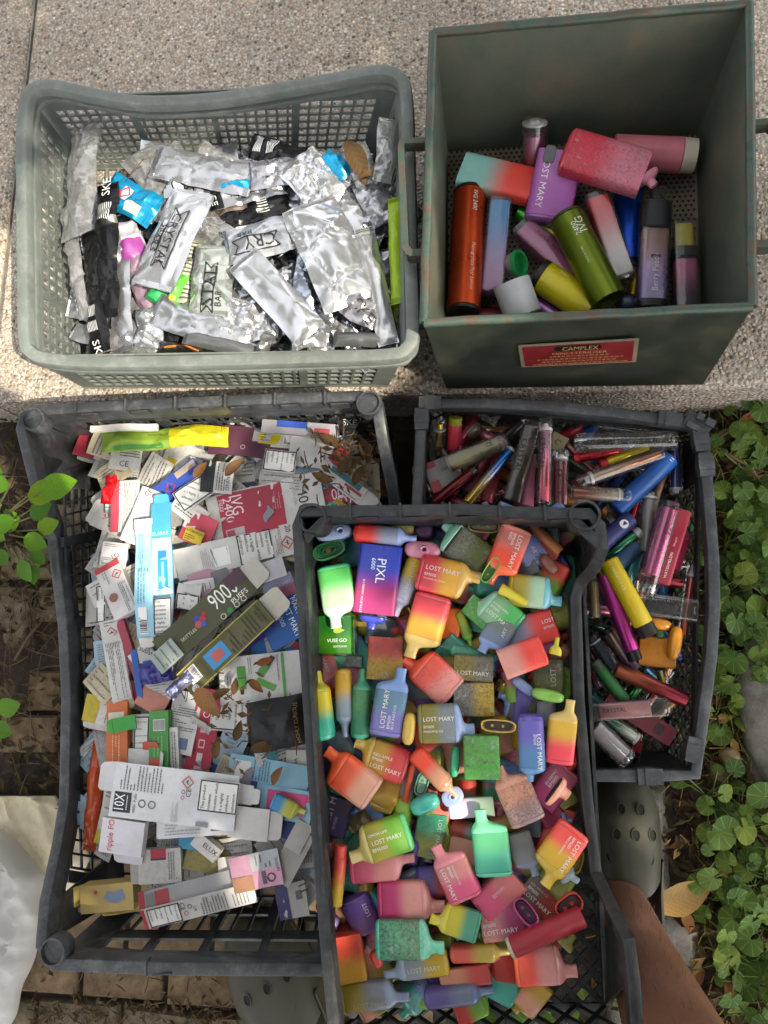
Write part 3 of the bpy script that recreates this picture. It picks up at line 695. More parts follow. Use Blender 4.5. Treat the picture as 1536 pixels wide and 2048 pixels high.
def slab(x0, x1, y0, y1, z0, z1, r=.008):
    mb = MB(); mb.box(x0, x1, y0, y1, z0, z1-r); k = len(mb.v)
    mb.v += [(x0+r, y0+r, z1), (x1-r, y0+r, z1), (x1-r, y1-r, z1), (x0+r, y1-r, z1)]
    mb.f.remove((4, 5, 6, 7)); mb.f.append((k, k+1, k+2, k+3))
    for i in range(4): mb.f.append((4+i, 4+(i+1) % 4, k+(i+1) % 4, k+i))
    return mb
part('slab_block', slab(xj+.0012, 2.4, yE, 3.2, -.16, 0), CONC, g, 30)
part('slab_block', slab(-2.4, xj-.0012, yE, 3.2, -.16, 0), CONC, g, 30)
mb = MB(); mb.box(xj-.0011, xj+.0011, yE+.004, 3.2, -.15, -.003); part('joint_filler', mb, STONE, g)
# brick paving under and beside the crates
BR = []
for k, (c1, c2, c3) in enumerate((('443a2c', '685a42', '867658'), ('423a30', '625844', '7e7460'), ('473a2c', '6a563e', '826c50'))):
    BR.append(ground_mat('worn brick', [(.3, hx(c1)), (.5, hx(c2)), (.72, hx(c3))], 38, .7, bd=.003))
g = thing('brick_paving', None, None, kind='structure')
bl, bw = .118, .059
meshes = []
for k in range(6):
    mb = MB(); q = random.Random(k); r = .004
    def ringz(i, z): return [(-bl/2+i, -bw/2+i, z), (bl/2-i, -bw/2+i, z), (bl/2-i, bw/2-i, z), (-bl/2+i, bw/2-i, z)]
    j = lambda p: (p[0]+q.uniform(-.0022, .0022), p[1]+q.uniform(-.0022, .0022), p[2]+q.uniform(-.0012, .0012))
    for ring_ in (ringz(.003, -.05), ringz(.003, -.004), ringz(.0055, 0)): mb.v += [j(p) for p in ring_]
    for a in (0, 4): mb.f += [(a+i, a+(i+1) % 4, a+4+(i+1) % 4, a+4+i) for i in range(4)]
    mb.f.append((8, 9, 10, 11)); me = mb.mesh('brick', 50); me.materials.append(BR[k % 3]); meshes.append(me)
P0 = P(165, 1990, ZS)
for r_ in range(-2, 16):
    for c_ in range(-3, 6):
        y = P0.y + r_*(bw+.004)+.03; x = P0.x+(c_+(.5 if r_ % 2 else 0))*(bl+.004)+.06
        if y > yE-.04: continue
        u, v = proj((x, y, ZS))
        if u > 800 or u < -80: continue
        if u < 330 and v < 1700 and rnd.random() < .5: continue
        o = bpy.data.objects.new('brick', rnd.choice(meshes)); C.objects.link(o); o.parent = g
        o.location = (x, y, ZS+.012+rnd.uniform(-.003, .003)); o.rotation_euler = (rnd.uniform(-.03, .03), rnd.uniform(-.02, .02), rnd.uniform(-.03, .03)+(math.pi if rnd.random() < .5 else 0))
# a grey stone edging beside the clog
g = thing('stone_edging', None, None, kind='structure')
for (u0, v0, u1, v1) in ((1215, 1560, 1345, 1800), (1205, 1812, 1415, 2120)):
    mb = MB(); a = P(u0, v1, ZS+.01); b = P(u1, v0, ZS+.01); n = 10
    def zf(x, y, a=a, b=b):
        e = min((x-a.x)/.02, (b.x-x)/.02, (y-a.y)/.02, (b.y-y)/.02, 1); return ZS-.02+.032*max(0, e)**.5+.004*noise.noise(Vector((x*60, y*60, 2)))
    part('edging_stone', sheet_grid(a.x, b.x, a.y, b.y, 18, 22, zf), STONE, g)
# ------------------------------------------------------------------ crates
def lerp(a, b, t): return a+(b-a)*t
def bil(q, s, t): return lerp(lerp(q[0], q[1], s), lerp(q[3], q[2], s), t)
def lattice(q, nu, nv, bu, bv, th_, s0=0, s1=1, t0=0, t1=1, edge=1.0):
    """grid of bars on the quad q (bl, br, tr, tl); nu columns, nv rows; bu/bv bar half widths"""
    mb = MB(); n = (q[1]-q[0]).cross(q[3]-q[0]).normalized()
    for i in range(nu+1):
        s = s0+(s1-s0)*i/nu; a, b = bil(q, s, t0), bil(q, s, t1); d = (b-a).normalized(); w = d.cross(n).normalized()
        mb.bar(a, b, w, n, bu*(edge if i in (0, nu) else 1), th_*1.25)
    for j in range(nv+1):
        t = t0+(t1-t0)*j/nv; a, b = bil(q, s0, t), bil(q, s1, t); d = (b-a).normalized(); w = d.cross(n).normalized()
        mb.bar(a, b, w, n, bv*(edge if j in (0, nv) else 1), th_)
    return mb
def diag(q, nu, nv, hw, th_):
    mb = MB(); n = (q[1]-q[0]).cross(q[3]-q[0]).normalized()
    def clipseg(s, t, ds, dt):
        k = 1e9
        if ds > 0: k = min(k, (1-s)/ds)
        if ds < 0: k = min(k, -s/ds)
        if dt > 0: k = min(k, (1-t)/dt)
        return k
    for i in range(-nv, nu+1):
        for sg in (1, -1):
            s, t = i/nu, 0.0
            ds, dt = sg/nu, 1/nv
            if sg < 0: s = (i+nv)/nu
            if s < 0 and ds > 0: t += -s/ds*dt; s = 0
            if s > 1 and ds < 0: t += (1-s)/ds*dt; s = 1
            if t >= 1 or s < 0 or s > 1: continue
            k = clipseg(s, t, ds, dt)
            if k < .05: continue
            a, b = bil(q, s, t), bil(q, s+ds*k, t+dt*k); d = (b-a).normalized()
            mb.bar(a, b, d.cross(n).normalized(), n, hw, th_*(1 if sg > 0 else 1.3))
    return mb
def panel(q, th_):
    mb = MB(); n = (q[1]-q[0]).cross(q[3]-q[0]).normalized()*th_
    a = [p-n for p in q]; b = [p+n for p in q]
    mb.quad(*b); mb.quad(*a[::-1])
    for i in range(4): mb.quad(a[i], a[(i+1) % 4], b[(i+1) % 4], b[i])
    return mb
def band(q, t0, t1, th_, s0=0, s1=1): return panel([bil(q, s0, t0), bil(q, s1, t0), bil(q, s1, t1), bil(q, s0, t1)], th_)
def plastic(h, rough=.45, scuff='9a9a98', amt=.5):
    key = ('pl', h, rough, scuff, amt)
    if key in _mc: return _mc[key]
    m, nt, b = _new('crate_plastic_'+h)
    tc = nt.nodes.new('ShaderNodeTexCoord')
    n = nt.nodes.new('ShaderNodeTexNoise'); n.inputs['Scale'].default_value = 45; n.inputs['Detail'].default_value = 10; n.inputs['Roughness'].default_value = .8; nt.links.new(tc.outputs['Object'], n.inputs['Vector'])
    n2 = nt.nodes.new('ShaderNodeTexNoise'); n2.inputs['Scale'].default_value = 9; n2.inputs['Detail'].default_value = 4; nt.links.new(tc.outputs['Object'], n2.inputs['Vector'])
    r = _ramp(nt, n.outputs[0], [(.48, K4), (.75, (amt, amt, amt, 1))])
    c = _mix(nt, r.outputs[0], hx(h), hx(scuff))
    r2 = _ramp(nt, n2.outputs[0], [(.3, (.75, .74, .72, 1)), (.7, (1.1, 1.1, 1.1, 1))])
    nt.links.new(_mix(nt, 1.0, c, r2.outputs[0], 'MULTIPLY'), b.inputs['Base Color'])
    rr = _ramp(nt, n.outputs[0], [(.35, (rough-.1,)*3+(1,)), (.7, (rough+.25,)*3+(1,))]); nt.links.new(rr.outputs[0], b.inputs['Roughness'])
    _bump(nt, b, n.outputs[0], .25, .0008)
    _mc[key] = m; return m
def quadw(pts): return [P(u, v, z) for (u, v, z) in pts]
# --- grey green crate, top left
GP = plastic('6a706b', .42, '9da09b', .6)
ZB = 0.006
cr = thing('plastic_crate', 'grey green plastic crate full of silver pouches on the concrete', 'crate', P(430, 550, 0))
rim = catmull([P(u, v, z) for u, v, z in [(40, 300, .158), (44, 215, .16), (58, 176, .16), (98, 166, .16), (180, 182, .155), (280, 198, .145), (420, 193, .140), (560, 172, .144), (680, 150, .152), (755, 137, .16), (797, 148, .16), (812, 190, .16), (817, 330, .158), (821, 500, .157), (825, 655, .16), (812, 694, .16), (775, 707, .16), (600, 714, .158), (400, 720, .158), (200, 722, .158), (98, 716, .16), (58, 702, .16), (45, 664, .16), (42, 480, .157)]], 5)
mb = MB(); mb.sweep(rim, .0165, .014, True, .35); part('rim', mb, GP, cr, world=True)
mb = MB(); mb.sweep([p+(Vector((rim[0].x*0, 0, 0)))+Vector((0, 0, -.0235)) for p in rim], .0125, .006, True, .2); part('rim_flange', mb, GP, cr, world=True)
bBL, bBR, bTR, bTL = P(168, 774, ZB), P(776, 770, ZB), P(750, 325, ZB), P(168, 338, ZB)
tBL, tBR, tTR, tTL = P(62, 712, .145), P(812, 700, .145), P(803, 160, .145), P(52, 185, .145)
tTRb, tTLb = P(803, 165, .128), P(52, 195, .128)
for q, nu, nv, t0, t1, bu, bv in (([bTL, bTR, tTRb, tTLb], 30, 9, .06, .84, .0016, .0017), ([bBL, bTL, tTL, tBL], 22, 6, .08, .80, .0026, .0024), ([bTR, bBR, tBR, tTR], 22, 6, .08, .80, .0026, .0024), ([bBR, bBL, tBL, tBR], 26, 6, .08, .80, .0018, .0019)):
    part('wall', lattice(q, nu, nv, bu, bv, .0014, .05, .95, t0, t1), GP, cr, None, True)
    part('wall_band', band(q, t1, 1.0, .0012), GP, cr, None, True)
    part('wall_band', band(q, 0, t0, .0012), GP, cr, None, True)
    part('corner_post', band(q, t0, t1, .0012, 0, .05), GP, cr, None, True)
    part('corner_post', band(q, t0, t1, .0012, .95, 1), GP, cr, None, True)
    for s in (.27, .5, .73):
        part('wall_rib', band(q, t0, t1, .0022, s-.008, s+.008), GP, cr, None, True)
part('crate_floor', lattice([bBL, bBR, bTR, bTL], 24, 16, .002, .002, .0015), GP, cr, None, True)
# --- stacking crates
BP = plastic('36383b', .40, '7c7d7e', .6)
BPd = plastic('232425', .42, '626364', .5)
def cup(c, r, m, root, depth=.02, hole=True):
    mb = MB()
    S = [(-.022, r), (0, r), (.0012, r*.97), (.0012, r*.82), (-depth, r*.80)]
    n = 28
    for (z, q) in S:
        for i in range(n): mb.v.append((c.x+q*math.cos(2*math.pi*i/n), c.y+q*math.sin(2*math.pi*i/n), c.z+z))
    for j in range(len(S)-1):
        for i in range(n): mb.f.append((j*n+i, j*n+(i+1) % n, (j+1)*n+(i+1) % n, (j+1)*n+i))
    mb.f.append(tuple((len(S)-1)*n+i for i in range(n)))
    part('stacking_cup', mb, m, root, 40, True)
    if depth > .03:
        mb = MB(); mb.poly([(c.x+r*.79*math.cos(2*math.pi*i/n), c.y+r*.79*math.sin(2*math.pi*i/n), c.z-depth+.003) for i in range(n)]); part('cup_shade', mb, mat('0c0c0c', .9), root, None, True)  # near-black disc paints the deep shade inside the cup
LC = thing('plastic_crate', 'large black plastic crate holding flattened cartons, beneath the crate of vapes', 'crate', P(420, 1400, ZS))
zt = .12
rp = [P(40, 858, zt), P(75, 1000, .075), P(103, 1080, .035), P(124, 1250, .03), P(131, 1390, .03), P(127, 1600, .03), P(112, 1690, .05), P(88, 1800, .095), P(80, 1890, zt), P(105, 1930, zt), P(300, 1938, .112), P(480, 1940, .1), P(640, 1941, .085), P(780, 1945, .058), P(800, 1920, .055), P(800, 1750, .03), P(800, 1400, .03), P(797, 1080, .03), P(786, 985, .05), P(765, 880, zt-.01), P(752, 800, zt), P(720, 791, zt), P(560, 796, .118), P(400, 803, .117), P(200, 812, .118), P(75, 820, zt), P(46, 832, zt)]
mb = MB(); mb.sweep(rp, .0145, .026, True, .2); part('rim', mb, BP, LC, world=True)
mb = MB(); mb.sweep([p+Vector((0, 0, -.030)) for p in rp], .010, .010, True, .2); part('rim_flange', mb, BP, LC, world=True)
for (u, v) in ((66, 838), (738, 806), (104, 1905)): cup(P(u, v, zt+.003), .0155, BP, LC, .004 if u < 700 or True else .02)
zf = -.078
LB = [P(248, 1792, zf), P(745, 1792, zf), P(790, 880, zf), P(200, 905, zf)]
wq = lambda a, b, c, d: [a, b, c, d]
# left wall
q = [LB[0], LB[3], P(62, 860, .085), P(104, 1890, .085)]
Lq = [LB[0], LB[3], P(128, 1010, .02), P(140, 1700, .02)]
part('wall', lattice([LB[0], LB[3], P(122, 930, .03), P(134, 1770, .03)], 30, 5, .0013, .0016, .0012, .04, .96, .05, .93), BP, LC, None, True)
for s in (.02, .2, .4, .6, .8, .97): part('wall_rib', band([LB[0], LB[3], P(122, 930, .03), P(134, 1770, .03)], 0, 1, .0028, s-.013, s+.013), BP, LC, None, True)
# back wall
Bq = [LB[3], LB[2], P(748, 806, .09), P(62, 828, .09)]
part('wall', lattice(Bq, 28, 6, .0011, .0013, .0012, .04, .96, .05, .8), BP, LC, None, True)
part('wall_band', band(Bq, .8, 1.0, .0014), BP, LC, None, True)
for s in (.015, .2, .35, .5, .65, .8, .985): part('wall_rib', band(Bq, 0, .8, .0026, s-.012, s+.012), BP, LC, None, True)
# corner panels
part('corner_panel', panel([LB[3], bil(Bq, .10, 0), bil(Bq, .10, 1), P(62, 828, .09)], .0022), BP, LC, None, True)
part('corner_panel', panel([bil(Lq, .90, 0), LB[3], P(62, 838, .09), P(88, 960, .07)], .0018), BP, LC, None, True)
part('corner_panel', panel([LB[0], bil(Lq, .1, 0), P(124, 1790, .06), P(100, 1880, .085)], .0018), BP, LC, None, True)
# front wall with a hand hold
Fq = [LB[1], LB[0], P(100, 1925, .085), P(760, 1932, .07)]
part('wall', lattice(Fq, 15, 2, .0016, .0014, .0014, .03, .90, .03, .58), BP, LC, None, True)
part('wall_rail', band(Fq, .56, .68, .0016), BP, LC, None, True)
for s in (.18, .36, .55, .73): part('wall_rib', band(Fq, .0, 1.0, .0030, s-.013, s+.013), BP, LC, None, True)
part('corner_panel', band(Fq, 0, 1, .0020, .88, 1.0), BP, LC, None, True)
# right wall
Rq = [LB[2], LB[1], P(795, 1800, .02), P(795, 1000, .02)]
part('wall', lattice(Rq, 30, 5, .0013, .0016, .0012), BP, LC, None, True)
part('corner_panel', panel([bil(Rq, .1, 0), LB[2], P(748, 812, .09), P(778, 930, .07)], .0018), BP, LC, None, True)
part('crate_floor', lattice([LB[0], LB[1], LB[2], LB[3]], 16, 22, .0016, .0016, .0014), BP, LC, None, True)
# --- front crate
FC = thing('plastic_crate', 'black plastic crate heaped with pastel vapes, resting on two other crates', 'crate', P(930, 1500, .06))
zt = .22
rp = [P(600, 1022, zt), P(780, 1021, zt), P(930, 1018, zt), P(1040, 1024, zt), P(1180, 1027, zt), P(1200, 1050, zt), P(1206, 1098, .215), P(1190, 1135, .19), P(1160, 1168, .15), P(1152, 1195, .14), P(1158, 1400, .14), P(1175, 1600, .14), P(1192, 1745, .14), P(1222, 1810, .17), P(1258, 1878, .21), P(1268, 1960, zt), P(1282, 2150, zt), P(1200, 2165, zt), P(900, 2165, .19), P(720, 2165, zt), P(676, 2150, zt), P(652, 1900, .20), P(636, 1700, .18), P(622, 1500, .17), P(609, 1300, .18), P(600, 1140, .20), P(595, 1050, zt)]
mb = MB(); mb.sweep(rp, .0125, .022, True, .2); part('rim', mb, BPd, FC, world=True)
for (u, v) in ((623, 1036), (1170, 1030)): cup(P(u, v, zt+.002), .0160, BPd, FC, .055)
def gusset(pts, z, root, m, t=.006):
    mb = MB(); a = [P(u, v, z) for u, v in pts]; b = [p-Vector((0, 0, t)) for p in a]
    mb.poly(a[::-1]); mb.poly(b)
    for i in range(len(a)): mb.quad(a[i], a[(i+1) % len(a)], b[(i+1) % len(b)], b[i])
    part('corner_gusset', mb, m, root, None, True)
gusset([(606, 1068), (614, 1085), (662, 1036), (650, 1026)], zt-.002, FC, BPd)
gusset([(1140, 1022), (1125, 1034), (1196, 1098), (1203, 1075)], zt-.002, FC, BPd)
zf = .066
FB = [P(690, 2012, zf), P(1212, 2012, zf), P(1142, 1068, zf), P(650, 1066, zf)]
for (q, nu, nv) in (([FB[0], FB[3], P(603, 1040, .19), P(668, 2130, .19)], 16, 3), ([FB[3], FB[2], P(1190, 1030, .20), P(600, 1030, .20)], 10, 3)):
    part('wall', panel(q, .0018), BPd, FC, None, True)
Rq = [FB[2], FB[1], P(1202, 1800, .125), P(1166, 1150, .125)]
part('wall', lattice(Rq, 20, 3, .0022, .003, .0018, 0, 1, .0, 1), BPd, FC, None, True)
part('wall_band', band(Rq, .35, .97, .0021), BPd, FC, None, True)
part('corner_panel', panel([bil(Rq, .12, 0), FB[2], P(1185, 1040, .20), P(1200, 1100, .19)][::-1], .0018), BPd, FC, None, True)
part('corner_panel', panel([FB[1], bil(Rq, .88, 0), P(1222, 1830, .14), P(1262, 1960, .20)][::-1], .0018), BPd, FC, None, True)
Fq = [FB[1], FB[0], P(690, 2155, .19), P(1270, 2155, .19)]
part('wall', diag(Fq, 9, 3, .0028, .0018), BPd, FC, None, True)
part('crate_floor', diag([FB[0], FB[1], FB[2], FB[3]], 12, 22, .0030, .0016), BPd, FC, None, True)
part('crate_floor_rim', lattice([FB[0], FB[1], FB[2], FB[3]], 3, 4, .0034, .0034, .0024), BPd, FC, None, True)
# --- folding crate on the right
RC = thing('folding_crate', 'dark grey folding crate with netted sides full of stick vapes', 'crate', P(1130, 1180, ZS))
RP = plastic('3f4144', .42, '808284', .6)
zr = .055
rp = [P(848, 806, zr), P(975, 806, zr), P(1100, 812, zr), P(1230, 824, zr), P(1330, 838, zr), P(1400, 850, zr), P(1408, 890, zr), P(1419, 1000, zr), P(1428, 1120, zr), P(1430, 1210, zr), P(1424, 1310, zr), P(1408, 1430, zr), P(1392, 1550, zr), P(1300, 1553, zr), P(1180, 1552, zr), P(860, 1552, zr), P(838, 1400, zr), P(834, 1000, zr), P(840, 870, zr)]
mb = MB(); mb.sweep(rp, .0135, .016, True, .15); part('rim', mb, RP, RC, world=True)
zf = -.085
RB = [P(870, 1505, zf), P(1335, 1505, zf), P(1352, 905, zf), P(865, 868, zf)]
rt = [P(842, 1545, .04), P(1390, 1545, .04), P(1402, 858, .04), P(850, 812, .04)]
RPd = plastic('1e1f21', .5, '444648', .3)
for q, nu, nv in (([RB[1], RB[2], rt[2], rt[1]], 22, 4), ([RB[2], RB[3], rt[3], rt[2]], 18, 4), ([RB[0], RB[1], rt[1], rt[0]], 18, 4), ([RB[3], RB[0], rt[0], rt[3]], 22, 4)):
    part('net_wall', diag(q, nu, nv, .0011, .0010), RPd, RC, None, True)
    part('wall_band', band(q, .86, 1, .0014), RPd, RC, None, True)
    part('wall_band', band(q, 0, .08, .0014), RPd, RC, None, True)
part('wall_band', band([RB[1], RB[2], rt[2], rt[1]], .08, .86, .0014, .84, 1.0), RPd, RC, None, True)
part('wall_band', band([RB[0], RB[1], rt[1], rt[0]], .08, .86, .0014, .35, 1.0), RPd, RC, None, True)
part('crate_floor', diag([RB[0], RB[1], RB[2], RB[3]], 26, 30, .0014, .0012), RPd, RC, None, True)
for (u, v, a) in ((1340, 838, -8), (1402, 880, -80), (1412, 930, -84), (860, 806, 0), (843, 838, -90), (1388, 1500, -100), (1300, 1553, 0)):
    mpp = MPP(u, v, zr); c = P(u, v, zr+.001); e = P(u+20*math.cos(R(a)), v-20*math.sin(R(a)), zr+.001)-c
    mb = MB(); mb.box(-.014, .014, -.0085, .0085, -.012, .003, frame(c, c+e)); mb.box(-.006, .006, -.0092, .0092, -.013, .0042, frame(c, c+e)); part('hinge_clip', mb, RP, RC, None, True)
mb = MB()
for (x0, x1, y0, y1, zz) in ((-.016, .016, -.010, .010, .002), (-.012, .004, -.0105, -.004, .006), (.006, .017, .002, .011, .007), (-.006, .002, .003, .0115, .008)): mb.box(x0, x1, y0, y1, -.013, zz, frame(P(1396, 848, zr), P(1416, 858, zr)))
part('corner_latch', mb, RP, RC, None, True)
# --- green steel box
def steel():
    m, nt, b = _new('green_steel')
    n = _noise(nt, 14, 8, rough=.7); n2 = _noise(nt, 60, 8, rough=.8)
    r = _ramp(nt, n.outputs[0], [(.3, hx('2b322a')), (.5, hx('3a3e34')), (.7, hx('565040'))])
    r2 = _ramp(nt, n2.outputs[0], [(.62, K4), (.76, (.8,)*3+(1,))])
    nt.links.new(_mix(nt, r2.outputs[0], r.outputs[0], hx('5d4636')), b.inputs['Base Color'])
    rr = _ramp(nt, n.outputs[0], [(.3, (.32,)*3+(1,)), (.7, (.55,)*3+(1,))]); nt.links.new(rr.outputs[0], b.inputs['Roughness'])
    b.inputs['Metallic'].default_value = .25; _bump(nt, b, n2.outputs[0], .15, .001); return m
ST = steel()
_mi, _ni, _bi = _new('inner_face_tones'); _n1 = _noise(_ni, 9, 9, rough=.72); _n2 = _noise(_ni, 45, 9, rough=.85)
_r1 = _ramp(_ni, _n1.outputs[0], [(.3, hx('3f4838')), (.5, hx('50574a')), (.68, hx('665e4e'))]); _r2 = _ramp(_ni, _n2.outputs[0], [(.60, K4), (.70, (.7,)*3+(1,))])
_ni.links.new(_mix(_ni, _r2.outputs[0], _r1.outputs[0], hx('767a6c')), _bi.inputs['Base Color']); _bi.inputs['Roughness'].default_value = .5; STI = _mi  # inner faces: lighter mottled green and brown than the outer walls
m_, nt_, b_ = _new('green_lip'); n_ = _noise(nt_, 55, 9, rough=.85)
r_ = _ramp(nt_, n_.outputs[0], [(.38, hx('2f4035')), (.50, hx('43544a')), (.57, hx('5c3e2e')), (.63, hx('38483e')), (.74, hx('858a80'))]); nt_.links.new(r_.outputs[0], b_.inputs['Base Color']); b_.inputs['Roughness'].default_value = .42; b_.inputs['Metallic'].default_value = .2
LIP = m_
GB = thing('steel_box', 'deep green painted steel box with a red maker plate, on the concrete', 'box', P(1150, 540, 0))
zt = .2
gt = [P(848, 646, zt), P(1504, 614, zt), P(1498, 8, zt), P(866, 66, zt)]
gb = [P(893, 776, .004), P(1405, 768, .004), P(1394, 272, .004), P(893, 306, .004)]
for i in range(4):
    j = (i+1) % 4
    part('wall', panel([gb[i], gb[j], gt[j], gt[i]], .0008), ST, GB, None, True)
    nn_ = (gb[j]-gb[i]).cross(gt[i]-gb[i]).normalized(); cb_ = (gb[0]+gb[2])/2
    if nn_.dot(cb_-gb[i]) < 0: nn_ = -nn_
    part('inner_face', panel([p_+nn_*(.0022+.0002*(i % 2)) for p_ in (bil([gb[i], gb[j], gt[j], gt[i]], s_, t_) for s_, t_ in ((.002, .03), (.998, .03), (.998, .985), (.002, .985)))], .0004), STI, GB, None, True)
mb = MB()
for i in range(4): mb.limb([gt[i]+(gt[(i+1) % 4]-gt[i])*(k/14)+(Vector((noise.noise(Vector((i*9, k*.7, 1)))*.0016, noise.noise(Vector((i*9, k*.7, 5)))*.0016, noise.noise(Vector((i*9, k*.7, 9)))*.0018)) if 0 < k < 14 else Vector((0, 0, 0))) for k in range(15)], .0054, 12)
part('rolled_lip', mb, LIP, GB, 50, True)
part('floor_plate', panel([p+Vector((0, 0, .004)) for p in gb], .0008), mat('7d6f5c', .6, .1, .4), GB, None, True)
mb = MB(); pz_ = .0088
for i in range(46):
    for j in range(52):
        c_ = bil([p+Vector((0, 0, .004)) for p in gb], (i+.5+(.5 if j % 2 else 0))/47, (j+.5)/52); mb.poly([(c_.x+.0021*math.cos(math.pi*k/3), c_.y+.0021*math.sin(math.pi*k/3), c_.z+.0011) for k in range(6)])
o = part('floor_hole', mb, mat('14100d', .8), GB, None, True); o['kind'] = 'stuff'
def strap(pts, w, t, root, nm='handle'):
    mb = MB(); mb.limb(pts, w, 8); part(nm, mb, LIP, root, 40, True)
zc = .178
for s, pts in ((0, [(858, 288), (806, 290), (803, 300), (812, 500), (820, 512), (853, 512)]), (1, [(1496, 255), (1540, 250), (1552, 262), (1548, 482), (1536, 494), (1495, 496)])):
    pw_ = [P(u, v, zc) for u, v in pts]
    for a, b in ((0, 1), (4, 5)): pass
    mb = MB()
    for a in range(len(pw_)-1):
        d = (pw_[a+1]-pw_[a]).normalized(); n = d.cross(Vector((0, 0, 1))); mb.bar(pw_[a]-d*.001, pw_[a+1]+d*.001, n, Vector((0, 0, 1)), .0035+.0002*a, .008+.0002*a)
    part('handle', mb, LIP, GB, None, True)
# maker plate on the front wall
n = (gb[1]-gb[0]).cross(gt[0]-gb[0]).normalized()
if n.y > 0: n = -n
p0 = gb[0]+n*.0012
pl = [PP(u, v, p0, n) for u, v in ((1043, 733), (1272, 722), (1278, 676), (1036, 690))]
part('maker_plate', panel([p+n*.0006 for p in pl], .0006), mat('9a8a72', .45, .3, .3), GB, None, True)
mb = MB(); mb.quad(*[bil(pl, s, t)+n*.0017 for s, t in ((.035, .06), (.965, .06), (.965, .94), (.035, .94))]); part('plate_enamel', mb, mat('7e1f22', .4, 0, .25), GB, None, True)
mb = MB(); mb.poly([bil(pl, .5+.2*math.copysign(abs(math.cos(t))**.4, math.cos(t)), .80+.11*math.copysign(abs(math.sin(t))**.6, math.sin(t)))+n*.002 for t in [2*math.pi*k/24 for k in range(24)]]); part('plate_badge', mb, mat('1c1714', .4), GB, None, True)
pth = frame(pl[0]+n*.0021, pl[1]+n*.0021)
xv = (pl[1]-pl[0]); PW = xv.length; yv = (pl[3]-pl[0]); PH = yv.length
xv.normalize(); zv = n.copy(); yv2 = zv.cross(xv); mm = Matrix((xv, yv2, zv)).transposed().to_4x4(); mm.translation = pl[0]+n*.0021
for s, yy, ww, hh_ in (('CAMPLEX', .80, .30, .17), ('MINI-STERILISER', .60, .46, .10)):
    vs, fs, w, h = text_geo(s); k = PW*ww/w; ky = PH*hh_/h; mb = MB()
    mb.v = [tuple(mm @ Vector((PW*.5+(a-w/2)*k, PH*yy+b*ky, .0002))) for a, b in vs]; mb.f = fs
    part('lettering', mb, mat('c9a06a', .4, .2), GB, None, True)

mb = MB(); q = random.Random(3)
for yy, ww in ((.47, .5), (.35, .72), (.24, .64), (.13, .8)):
    x = .5-ww/2
    while x < .5+ww/2:
        e = x+q.uniform(.01, .04)
        mb.quad(*[tuple(mm @ Vector((PW*a, PH*b, .0002))) for a, b in ((x, yy-.022), (e, yy-.022), (e, yy+.022), (x, yy+.022))]); x = e+.012
part('small_print', mb, mat('a8784e', .5), GB, None, True)

for (root, mt, zz, spots) in ((LC, BP, .1235, [(150, 815, 0), (250, 809, 0), (350, 805, 0), (450, 801, 0), (550, 797, 0), (650, 794, 0), (180, 1934, 0), (290, 1938, 0)]), (FC, BPd, .2225, [(700, 1021, 0), (800, 1020, 0), (900, 1019, 0), (1000, 1021, 0), (1090, 1025, 0)])):
    for (u, v, a) in spots:
        c_ = P(u, v, zz if v < 1900 else zz-.008); e_ = P(u+20, v-1, zz)-P(u, v, zz); mb = MB(); mb.box(-.0012, .0012, -.0078, .0078, -.014, .0006, frame(c_, c_+e_)); part('rim_rib', mb, mt, root, None, True)
        mb = MB(); mb.box(-.011, .011, -.0086, -.0072, -.020, -.004, frame(c_+e_.normalized()*.017, c_+e_*2)); part('rim_lug', mb, mt, root, None, True)
# ------------------------------------------------------------------ vapes in the front crate
GV = 'vapes heaped in the front black crate'
LZ = (.098, .113, .128, .143)
def V(kind, au, av, bu, bv, w, ly, c1, c2, cm, label, **k):
    k.setdefault('dz', rnd.uniform(-.004, .004)); k.setdefault('roll', R(rnd.uniform(-7, 7)))
    return vape(kind, (au, av), (bu, bv), w, LZ[ly]+rnd.uniform(-.0015, .0015), c1, c2, cm, label, group=GV, **k)
WH = 'e4dfd6'
stand(666, 1064, 74, 33, 10, .15, '8d9fc4', '9fb0d2', 'pale blue vape standing on end in the corner, mouth hole up', hole=.2, group=GV)
stand(657, 1100, 66, 34, 20, .147, '3f7a4c', '1f7a48', 'green vape standing with its end cap off showing ribs', open_=True, group=GV)
V('edge', 708, 1066, 833, 1078, 38, 3, 'ee4239', '959db4', '8c9cca', 'red to grey blue vape lying on edge along the back wall')
capthing(805, 1058, 48, 26, -6, .13, 'b09a5a', 'tan end cap by the back wall with a brown stain', 'dome', group=GV)
capthing(848, 1064, 40, 34, 20, .125, '5b3a63', 'dark purple squashed end piece by the back wall', 'dome', inner='2b2030', group=GV)
V('slab', 972, 1128, 905, 1078, 74, 2, '6e7a35', '8d8d7c', None, 'grey to olive vape with its wrap flaking white', dirt=.75, base='6e7a35', roll=R(-6))
capthing(893, 1068, 32, 66, 143, .145, '93cfb5', 'mint mouthpiece cap with its spout up, by the back wall', 'spout', mouth=-.5, group=GV)
V('flat', 667, 1131, 686, 1254, 68, 3, '5cc062', 'a9dca0', 'b4dcc0', 'bright green vape fading to mint beside the purple blue boxy one', base='55c088', ms=-1, dirt=.05)
V('shell', 764, 1092, 747, 1228, 84, 3, '3b50c8', 'a8346c', None, 'boxy blue to magenta vape with a black window and big white print', dirt=.02, rough=.3, text=[('PIXL', 1, .20, .07, .42, 'ffffff'), ('6000', 1, .20, -.13, .30, 'ffffff'), ('BLUEBERRY SOUR RAZZ', 1, .52, -.30, .48, 'e8d8e8')])
capthing(744, 1246, 26, 54, -98, .135, '3a48b4', 'shiny blue mouthpiece below the boxy blue to magenta vape', 'spout', inner='2c3688', group=GV)
